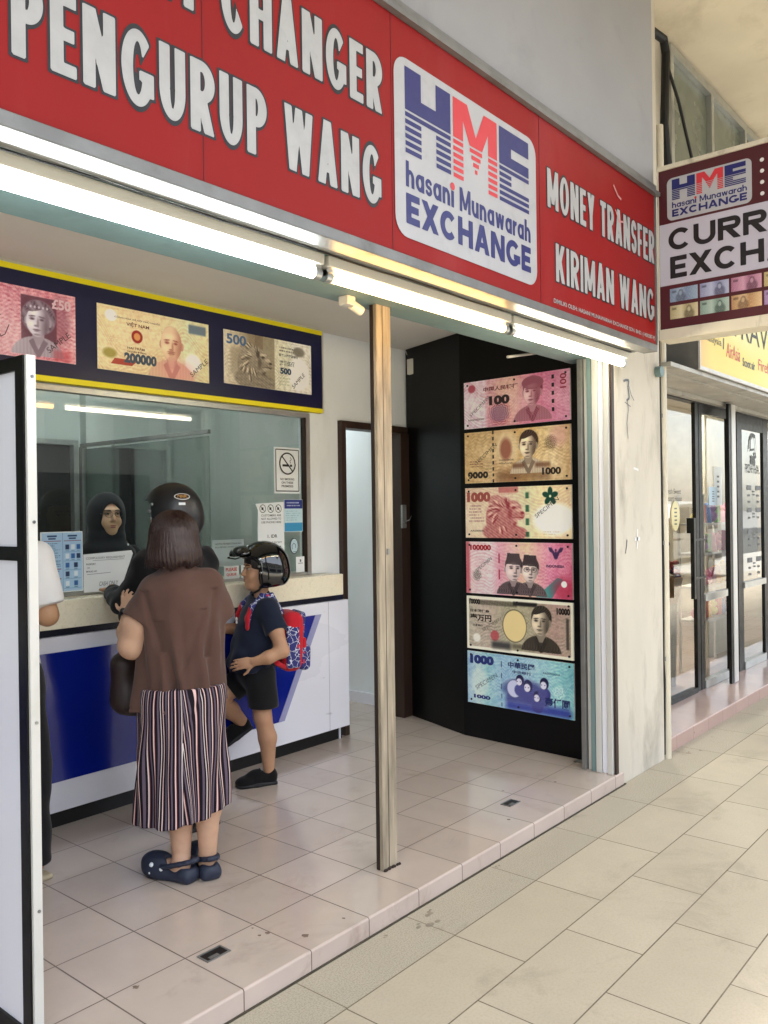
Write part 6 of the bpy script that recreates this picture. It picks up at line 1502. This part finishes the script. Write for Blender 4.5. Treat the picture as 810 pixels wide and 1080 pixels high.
        if i == 0:
            for (x, y, z, q) in ((-.050, .165, .062, .010), (-.050, .115, .052, .008), (-.057, .17, .030, .005)): m = MB(); m.ell(tuple(G(x, y, z)), (q, q, q), 0, 10, 8); m.part('charm', [M['paper']], cl, True, local=True)
    # watch
    m = MB(); c = Vector((-.243, .205, 1.076)); ax = Vector((0, .78, .62)).normalized(); u = Vector((1, 0, 0)); w = ax.cross(u)
    ring = [c + .032 * (math.cos(a) * u + math.sin(a) * w) for a in np.linspace(0, 2 * math.pi, 25)]
    for o in (-.007, 0, .007): m.tube([p + ax * o for p in ring], .0045, 6, cap=False)
    wt = m.part('watch', [M['rubber']], wo, True, local=True); m = MB(); pc = c + .0335 * (-w * .85 - u * .5).normalized(); m.ell(tuple(pc), (.014, .014, .014), 0, 14, 10); m.part('watch_case', [mat('watch_glass', '#101014', .1)], wt, True, local=True)
    # handbag hanging in front of her
    t = thing('handbag', 'dark brown slouchy handbag hanging at the left side of the woman in brown', 'bag', (2.19, 2.88, .075), None, math.radians(-30))
    S = SDF(); S.box((-.20, .20, .80), (.115, .055, .125), .05, Rz(.3), .03); S.ell((-.20, .20, .74), (.12, .07, .09), Rz(.3), .04); S.post = wnoise(4, 22, .008)
    S.part('bag_body', mat('brown_leather', '#2a1a17', .5, var=.2, bmp=.2, bs=60), t, .006)
    m = MB()
    for o in (-.03, .03): m.tube([(-.27, .19 + o * .5, .90), (-.23, .12, 1.02), (-.17, .06, 1.14), (-.13, .03, 1.2), (-.12, .10, 1.12), (-.14, .19, .90)], .008, 8)
    m.part('strap', [mat('strap_leather', '#241613', .5)], t, True, local=True)
    return wo
woman()

# ---------------------------------------------------------------- boy
def boy():
    loc, rz = (3.196, 3.615, .075), math.radians(64.5)
    hc = (0.0, -.022, 1.185); HR = Rz(.05) @ Rx(.08)
    B = SDF(); head(B, hc, HR, .90)
    B.cap((0, -.035, 1.0), (0, -.03, 1.11), .044, .040, .03); B.ell((0, .0, .84), (.11, .085, .17)); B.ell((0, .03, .73), (.115, .105, .11))
    B.cap((-.11, -.03, .985), (.11, -.03, .985), .042, .042, .03)
    B.chain([(-.125, -.035, .98), (-.165, -.065, .86), (-.19, -.09, .755)], [.044, .040, .037], .02); B.chain([(-.19, -.09, .755), (-.19, -.01, .725), (-.168, .062, .705)], [.038, .034, .024], .02)
    hand(B, (-.166, .064, .705), (.22, .95, -.12), (.9, -.15, -.3), 1, .80, (.35, .3, .3, .25), thumb=.4)
    B.chain([(.125, -.035, .98), (.165, .03, .84), (.14, .20, .86)], [.044, .038, .024], .02); hand(B, (.14, .20, .86), (-.1, .9, .3), (-.4, 0, -.9), -1, .8)
    B.chain([(-.06, .0, .60), (-.075, -.008, .38), (-.072, -.036, .26), (-.062, -.044, .08)], [.075, .048, .049, .031], .02); B.chain([(.06, .02, .60), (.09, .20, .475)], [.075, .052], .02); B.chain([(.09, .20, .475), (.125, .12, .39), (.155, .03, .29)], [.050, .048, .031], .02)
    bo = person('boy in navy T-shirt and black shorts wearing a glossy helmet beside the counter', loc, rz, B, skin('#b48a6c'), .0042)
    face_bits(bo, hc, HR, .90, '#a8665a', .9)
    S = SDF(); S.ell((0, -.035, 1.235), (.078, .098, .085)); S.ell((0, .07, 1.16), (.06, .06, .07), None, .01, 's'); S.part('hair', hairmat('black_hair', '#120d0c'), bo, .005)
    S = SDF(); S.cap((-.11, -.035, .985), (-.176, -.070, .85), .058, .066, .03); S.cap((.11, -.035, .985), (.16, .02, .87), .056, .060, .03)
    d = A3(-.37, -.25, -.9); d /= np.linalg.norm(d); e = A3(-.175, -.07, .862); S.fun(lambda p: np.maximum(-(p - e) @ d, np.linalg.norm(p - e, axis=-1) - .15), e - .15, e + .15, .004, 's')
    S.cap((0, .035, .66), (0, -.012, .93), .138, .118, .03, sq=(1, .92, 1)); S.cap((-.10, -.03, .982), (.10, -.03, .982), .058, .058, .04); S.cap((0, -.03, .98), (0, -.03, 1.03), .08, .056, .03)
    S.cuts.append(lambda p: .632 + .03 * p[..., 1] + .004 * np.sin(p[..., 0] * 40 + p[..., 1] * 30) - p[..., 2]); S.ell((0, -.02, 1.075), (.048, .05, .035), None, .008, 's')
    w1, w2 = wnoise(21, 16, .014, (1, 1, .6)), wnoise(22, 40, .009)
    def bp_(p):
        x, y, z = p[:, 0], p[:, 1], p[:, 2]; th = np.arctan2(x, y); return w1(p) + w2(p) + .006 * np.sin(th * 9 + z * 12) * np.clip((.9 - z) / .25, 0, 1) + .006 * np.sin(z * 60 + th * 3) * np.clip((.78 - z) / .1, 0, 1)
    S.post = bp_; ts = S.part('t_shirt', cloth('navy_cloth', '#1a2133', 500), bo, .0045, smooth=1)
    m = MB(); ctr = (-.035, .121, .925)
    m.ell(ctr, (.008, .006, .012), 0, 10, 8); m.ell((-.037, .121, .908), (.004, .006, .009), 0, 8, 6); m.part('badge', [M['ink_white']], ts, True, local=True)
    S = SDF(); S.ell((0, .01, .62), (.128, .112, .10)); S.cap((-.06, .0, .60), (-.078, -.012, .45), .090, .086, .03); S.cap((.06, .02, .60), (.085, .135, .515), .086, .080, .03)
    S.cuts.append(lambda p: np.where(p[..., 1] < .10, .435 - p[..., 2], -1)); d4 = A3(.16, .80, -.57); d4 /= np.linalg.norm(d4); e4 = A3(.084, .132, .518); S.fun(lambda p: np.maximum(np.maximum(-(p - e4) @ d4, np.linalg.norm(p - e4, axis=-1) - .13), .0 - p[..., 0]), e4 - .14, e4 + .14, .004, 's'); S.post = wnoise(23, 20, .008, (1, 1, .4))
    S.part('shorts', cloth('black_shorts', '#131416', 500), bo, .005, smooth=1)
    sneaker(bo, (-.062, -.082, 0), 0.0, .225, .042); sneaker(bo, (.158, -.012, .268), math.radians(4), .215, .040, -.52)
    # helmet worn by the boy
    r = (.122, .150, .138); c = Matrix.Rotation(rz, 3, 'Z') @ Vector((0, -.045, 1.215)) + Vector(loc)
    gl = mat('gloss_black', '#060607', .08, var=.05, rvar=.03, coat=.8)
    t = helmet('glossy black open face helmet with a short peak on the head of the boy', tuple(c), rz + .03, r, gl, True)
    m = MB()
    for k in range(5): m.tube([onell(r, .2 + .25 * k, .62, -.012, .0), onell(r, .2 + .25 * k, .62, .012, .008)], .0022, 6)
    m.part('decal', [M['ink_white']], t, True, local=True)
    # backpack
    t = thing('backpack', 'red and blue patterned school backpack on the back of the boy', 'backpack', loc, None, rz)
    red = cloth('red_cloth', '#b8202e', 300)
    pm_, tt, b = nodes('pattern_cloth'); v = coords(tt); vo = tt.nodes.new('ShaderNodeTexVoronoi'); vo.inputs['Scale'].default_value = 30; vo.feature = 'DISTANCE_TO_EDGE'; nn = tt.nodes.new('ShaderNodeTexNoise'); nn.inputs['Scale'].default_value = 30; tt.links.new(v, nn.inputs['Vector'])
    mv = tt.nodes.new('ShaderNodeMix'); mv.data_type = 'VECTOR'; mv.inputs[0].default_value = .035; tt.links.new(v, mv.inputs[4]); tt.links.new(nn.outputs['Color'], mv.inputs[5]); tt.links.new(mv.outputs[1], vo.inputs['Vector'])
    c1 = ramp(tt, vo.outputs['Distance'], [(0, srgb('#cfd0dc')), (.022, srgb('#cfd0dc')), (.03, srgb('#20286a'))], 'CONSTANT'); c2 = mixc(tt, ramp(tt, noise(tt, v, 22, 2), [(.64, 0.0), (.66, 1.0)]), c1, srgb('#c02a3a')); tt.links.new(c2, b.inputs['Base Color']); setin(b, Roughness=.75)
    S = SDF(); S.box((-.01, -.185, .785), (.115, .062, .168), .05, Rx(.05), .02); S.post = wnoise(31, 18, .005); S.part('body', red, t, .005)
    S = SDF(); S.box((-.01, -.236, .865), (.092, .022, .085), .022, Rx(.12), .01); S.part('upper_panel', pm_, t, .0045)
    S = SDF(); S.box((-.01, -.256, .69), (.095, .035, .072), .028, Rx(.05), .01); S.part('front_pocket', pm_, t, .0045)
    S = SDF(); S.box((-.01, -.2485, .775), (.098, .014, .03), .012, None, .01); S.part('red_band', red, t, .0045)
    S = SDF(); S.box((-.113, -.178, .76), (.014, .04, .12), .012, None, .01); S.part('side_pocket', pm_, t, .0045)
    for x in (-1, 1):
        S = SDF(); S.chain([(x * .075, -.125, .955), (x * .083, -.07, 1.045), (x * .088, -.005, 1.045), (x * .092, .055, .985), (x * .10, .075, .90)], [.019] * 5, .01, sq=(1, .55, 1)); st = S.part('strap', pm_ if x > 0 else pm_, t, .0045)
        S = SDF(); S.chain([(x * .092, .056, .985), (x * .10, .078, .93), (x * .105, .08, .885)], [.0205, .0205, .019], .01, sq=(1, .6, 1)); S.part('strap_pad', red, st, .0045)
        S = SDF(); S.chain([(x * .108, -.13, .65), (x * .135, -.08, .68), (x * .14, -.03, .74)], [.013] * 3, .01, sq=(.6, 1, 1)); S.part('lower_strap', red, st, .0045)
boy()

# ---------------------------------------------------------------- man in the helmet
def man():
    loc, rz = (2.492, 3.385, .075), math.radians(-6)
    hc = (0.0, .035, 1.50); HR = Rz(.5)
    B = SDF(); head(B, hc, HR, 1.0); B.cap((0, .0, 1.33), (0, .02, 1.42), .06, .055, .03); B.ell((0, -.01, 1.1), (.16, .11, .26)); B.cap((-.14, .0, 1.27), (.14, .0, 1.27), .05, .05, .04)
    B.chain([(-.16, .0, 1.26), (-.19, .17, 1.10)], [.048, .042], .03); B.chain([(-.19, .17, 1.10), (-.15, .36, 1.135)], [.045, .03], .02); hand(B, (-.15, .36, 1.135), (.6, .8, .0), (0, 0, -1), 1, 1, (.2, .2, .2, .2), thumb=.1)
    B.chain([(.16, .0, 1.26), (.19, .17, 1.10)], [.048, .042], .03); B.chain([(.19, .17, 1.10), (.12, .36, 1.135)], [.045, .03], .02); hand(B, (.12, .36, 1.135), (-.6, .8, .0), (0, 0, -1), -1, 1, (.2, .2, .2, .2), thumb=.1)
    B.chain([(-.06, -.03, .86), (-.04, -.02, .47), (-.0, -.04, .08)], [.08, .06, .04], .03); B.chain([(.09, -.03, .86), (.11, -.02, .47), (.12, -.04, .08)], [.08, .06, .04], .03)
    o = person('man in a black jacket and matt black helmet leaning on the counter beyond the woman', loc, rz, B, skin('#a87c5c'), .006)
    face_bits(o, hc, HR)
    S = SDF(); S.cap((0, -.03, .80), (0, -.01, 1.15), .175, .165, .03, sq=(1, .72, 1)); S.ell((0, -.005, 1.17), (.18, .125, .14), None, .05); S.cap((-.15, .0, 1.28), (.15, .0, 1.28), .07, .07, .05); S.cap((0, -.005, 1.29), (0, .01, 1.375), .10, .068, .05)
    for x in (-1, 1): S.chain([(x * .155, .0, 1.25), (x * .192, .16, 1.09)], [.066, .056], .03); S.chain([(x * .192, .16, 1.09), (x * .165, .33, 1.125)], [.056, .043], .02)
    S.ell((0, .03, 1.44), (.06, .062, .05), None, .01, 's'); S.cuts.append(lambda p: .77 - p[..., 2]); w1, w2 = wnoise(41, 12, .010), wnoise(44, 34, .008); S.post = lambda p: w1(p) + w2(p)
    S.part('jacket', cloth('black_cloth', '#111114', 420), o, .006, smooth=1)
    S = SDF(); S.ell((0, -.02, .85), (.165, .125, .12)); S.chain([(-.08, -.03, .84), (-.04, -.02, .47), (-.0, -.03, .10)], [.11, .085, .075], .03); S.chain([(.09, -.03, .84), (.11, -.02, .47), (.12, -.03, .10)], [.11, .085, .075], .03); S.box((0, 0, -.05), (.4, .4, .10), .001, None, .004, 's'); S.post = wnoise(42, 16, .009)
    S.part('trousers', cloth('black_trousers', '#121215', 420), o, .007, smooth=1)
    sneaker(o, (.0, -.10, 0), -.15, .25, .045); sneaker(o, (.12, -.10, 0), -.15, .25, .045)
    r = (.124, .146, .136); c = Matrix.Rotation(rz, 3, 'Z') @ Vector((-.004, .02, 1.525)) + Vector(loc)
    mt = mat('matt_black', '#15161a', .42, var=.1, rvar=.06)
    t = helmet('matt black open face helmet with an oval badge on the man at the counter', tuple(c), rz + .55, r, mt, False)
    r2 = r; (cx_, cy_) = (Matrix.Rotation(-(rz + .55), 2) @ Vector((-.59, -.81))); th0, ph0 = math.atan2(cx_, cy_) - .30, .50; m = MB()
    n = 28; V = [onell(r2, th0, ph0, 0, 0, 1.016)] + [onell(r2, th0, ph0, -.034 * math.cos(2 * math.pi * k / n), .017 * math.sin(2 * math.pi * k / n), 1.014) for k in range(n)]
    m.add(V, [[0, 1 + k, 1 + (k + 1) % n] for k in range(n)]); bd = m.part('badge', [M['ink_white']], t, local=True)
    m = MB(); V = [onell(r2, th0, ph0, 0, 0, 1.021)] + [onell(r2, th0, ph0, -.030 * math.cos(2 * math.pi * k / n), .0135 * math.sin(2 * math.pi * k / n), 1.019) for k in range(n)]; m.add(V, [[0, 1 + k, 1 + (k + 1) % n] for k in range(n)]); m.part('badge_face', [M['ink_black']], bd, local=True)
    m = MB()
    for u0, u1, v0, v1 in ((.020, .018, -.008, .008), (.018, .010, .008, -.002), (.010, .008, -.008, .008), (.004, .003, -.008, .008), (-.003, -.003, -.008, .008), (.004, -.003, 0, 0), (-.008, -.009, -.008, .008), (-.009, -.018, .008, .003), (-.018, -.009, .003, 0), (-.01, -.02, 0, -.008)):
        m.tube([onell(r2, th0, ph0, u0, v0, 1.026), onell(r2, th0, ph0, u1, v1, 1.026)], .0018, 5)
    m.part('badge_letters', [mat('gold_letters', '#b98a4a', .4)], bd, local=True)
    m = MB(); V = [onell(r2, th0 + .05, ph0 - .27, a_, b_, 1.012) for a_, b_ in ((.014, -.006), (-.014, -.006), (-.014, .006), (.014, .006))]; m.add(V, [(0, 1, 2, 3)]); m.part('sticker', [M['paper']], t, local=True)
man()

# ---------------------------------------------------------------- customer at the left edge
def left_man():
    loc, rz = (1.645, 3.46, .075), 0.0
    hc = (0, .04, 1.54); B = SDF(); head(B, hc, Rz(.0), 1.0); B.cap((0, .0, 1.36), (0, .025, 1.46), .058, .053, .03); B.ell((0, -.01, 1.1), (.15, .1, .26)); B.cap((-.17, -.01, 1.34), (.17, -.01, 1.34), .052, .052, .04)
    B.chain([(.17, -.02, 1.33), (.182, -.09, 1.09)], [.05, .042], .03); B.chain([(.182, -.09, 1.09), (.12, .15, 1.12)], [.042, .028], .02); hand(B, (.12, .15, 1.12), (-.3, .9, .1), (0, 0, -1), -1)
    B.chain([(-.17, -.02, 1.33), (-.21, .02, 1.08)], [.05, .042], .03); B.chain([(-.21, .02, 1.08), (-.1, .2, 1.13)], [.042, .028], .02); hand(B, (-.1, .2, 1.13), (.3, .9, .1), (0, 0, -1), 1)
    for x in (-.09, .125): B.chain([(x * .8, -.02, .84), (x * 1.04, -.04, .46), (x * 1.06, -.075, .09)], [.07, .055, .04], .03); B.chain([(x * 1.06, -.06, .06), (x * 1.06, .07, .04)], [.036, .026], .02)
    o = person('man in a white T-shirt and black trousers half hidden by the white panel door', loc, rz, B, skin('#a9805f'), .006); face_bits(o, hc, Rz(0))
    S = SDF(); S.ell((0, .02, 1.585), (.082, .10, .09)); S.ell((0, .13, 1.53), (.06, .06, .08), None, .01, 's'); S.part('hair', hairmat('short_black_hair', '#120e0d'), o, .006)
    S = SDF(); S.cap((.165, -.02, 1.33), (.187, -.085, 1.12), .064, .068, .03); S.cap((-.165, -.02, 1.33), (-.205, .0, 1.15), .064, .068, .03)
    e = A3(.187, -.08, 1.135); d = A3(.1, -.3, -.95); S.fun(lambda p: np.maximum(-(p - e) @ d, np.linalg.norm(p - e, axis=-1) - .15), e - .15, e + .15, .004, 's')
    S.cap((0, -.02, .72), (0, -.01, 1.15), .178, .165, .03, sq=(1, .70, 1)); S.ell((0, -.01, 1.22), (.18, .115, .14), None, .05); S.cap((-.16, -.015, 1.335), (.16, -.015, 1.335), .064, .064, .04); S.cap((0, -.005, 1.34), (0, .005, 1.40), .09, .06, .03)
    S.cuts.append(lambda p: .765 + .012 * np.sin(p[..., 0] * 14) - p[..., 2]); S.ell((0, .02, 1.45), (.055, .058, .05), None, .01, 's')
    w1, w2 = wnoise(51, 11, .012), wnoise(52, 30, .005); S.post = lambda p: w1(p) + w2(p) + .006 * np.sin(np.arctan2(p[:, 0], p[:, 1]) * 11 + p[:, 2] * 10) * np.clip((1.0 - p[:, 2]) / .2, 0, 1)
    S.part('t_shirt', cloth('white_cloth', '#d6d4d2', 420, var=.04), o, .006, smooth=1)
    S = SDF(); S.ell((0, -.02, .85), (.165, .12, .12)); S.chain([(-.09, -.02, .84), (-.095, -.04, .46), (-.097, -.07, .09)], [.105, .08, .068], .03); S.chain([(.085, -.02, .84), (.125, -.04, .46), (.128, -.07, .09)], [.105, .078, .062], .03); S.box((0, 0, -.05), (.4, .4, .115), .001, None, .004, 's'); S.post = wnoise(53, 16, .009)
    S.part('trousers', cloth('dark_trousers', '#17171a', 420), o, .007, smooth=1)
    for x in (-.095, .132):
        S = SDF(); S.box((x, .0, .012), (.042, .13, .012), .011, None, .01); so_ = S.part('sandal', mat('sandal_sole', '#b3a68a', .7), o, .005); S = SDF(); S.chain([(x - .042, .05, .03), (x, .055, .066), (x + .042, .05, .03)], [.013] * 3, .01); S.part('strap', mat('sandal_strap', '#5a4430', .6), so_, .005)
left_man()

# ---------------------------------------------------------------- teller behind the glass
def teller():
    loc, rz = (2.79, 4.455, .075), math.radians(169)
    hc = (0, .01, 1.505); HR = Rz(.0); B = SDF(); P = head(B, hc, HR, .98, False); B.cap((0, -.02, 1.27), (0, -.01, 1.40), .05, .048, .03); B.ell((0, -.02, 1.05), (.15, .1, .25)); B.cap((-.15, -.02, 1.27), (.15, -.02, 1.27), .05, .05, .04)
    for x in (-1, 1):
        B.chain([(x * .16, -.02, 1.26), (x * .2, .05, 1.05), (x * .1, .26, 1.08)], [.048, .04, .027], .02); hand(B, (x * .1, .26, 1.08), (-x * .4, .9, .0), (0, 0, -1), -x, .9)
        B.chain([(x * .08, -.02, .8), (x * .085, -.02, .45), (x * .085, -.03, .08)], [.09, .06, .04], .03); B.chain([(x * .085, -.02, .05), (x * .085, .10, .035)], [.035, .025], .02)
    o = person('woman teller in a black headscarf and glasses behind the counter glass', loc, rz, B, skin('#bd967a'), .0048); face_bits(o, hc, HR, .98, '#8d4d48')
    S = SDF(); S.ell((0, -.012, 1.525), (.104, .126, .122)); S.cap((0, -.01, 1.44), (0, -.005, 1.30), .098, .125, .05, sq=(1, .92, 1)); S.ell((0, -.01, 1.235), (.195, .135, .11), None, .06)
    fo = np.array(hc) + .98 * (HR @ A3(0, .10, -.02)); S.ell(fo, (.054, .075, .088), HR, .010, 's'); S.ell((0, 0.01, 1.36), (.05, .05, .06), None, .01, 's'); S.box((0, 0, 1.02), (.4, .4, .12), .001, None, .03, 's'); w1 = wnoise(61, 18, .008, (1, 1, .5)); S.post = lambda p: w1(p) + .004 * np.sin(p[:, 2] * 70 + 8 * np.abs(p[:, 0])) * np.clip((1.42 - p[:, 2]) / .05, 0, 1)
    S.part('headscarf', cloth('black_scarf', '#0e0e12', 500), o, .005, smooth=1)
    m = MB(); m.ell((-.085, .105, 1.335), (.006, .006, .006), 0, 8, 6); m.part('brooch', [M['paper']], o, True, local=True)
    S = SDF(); S.cap((0, -.02, .15), (0, -.02, 1.1), .22, .165, .03, sq=(1, .7, 1)); S.cap((-.15, -.02, 1.265), (.15, -.02, 1.265), .062, .062, .04)
    for x in (-1, 1): S.chain([(x * .16, -.02, 1.26), (x * .2, .05, 1.05), (x * .125, .21, 1.075)], [.062, .056, .042], .02)
    S.box((0, 0, .0), (.4, .4, .12), .001, None, .004, 's'); S.ell((0, .01, 1.36), (.05, .05, .06), None, .01, 's'); S.part('robe', cloth('black_robe', '#0c0c10', 420), o, .008, smooth=1)
    m = MB()
    for x in (-1, 1):
        pts = [tuple(P(x * .031 + .024 * math.cos(a), .112 - .006 * abs(math.cos(a)), .008 + .017 * math.sin(a))) for a in np.linspace(0, 2 * math.pi, 25)]; m.tube(pts, .0013, 6, cap=False); m.tube([tuple(P(x * .055, .106, .012)), tuple(P(x * .072, .06, .012))], .0013, 6)
    m.tube([tuple(P(-.007, .112, .010)), tuple(P(.007, .112, .010))], .0013, 6); m.part('glasses', [M['rubber']], o, True, local=True)
    for x in (-1, 1): sneaker(o, (x * .085, -.08, 0), 0, .23, .04)
teller()
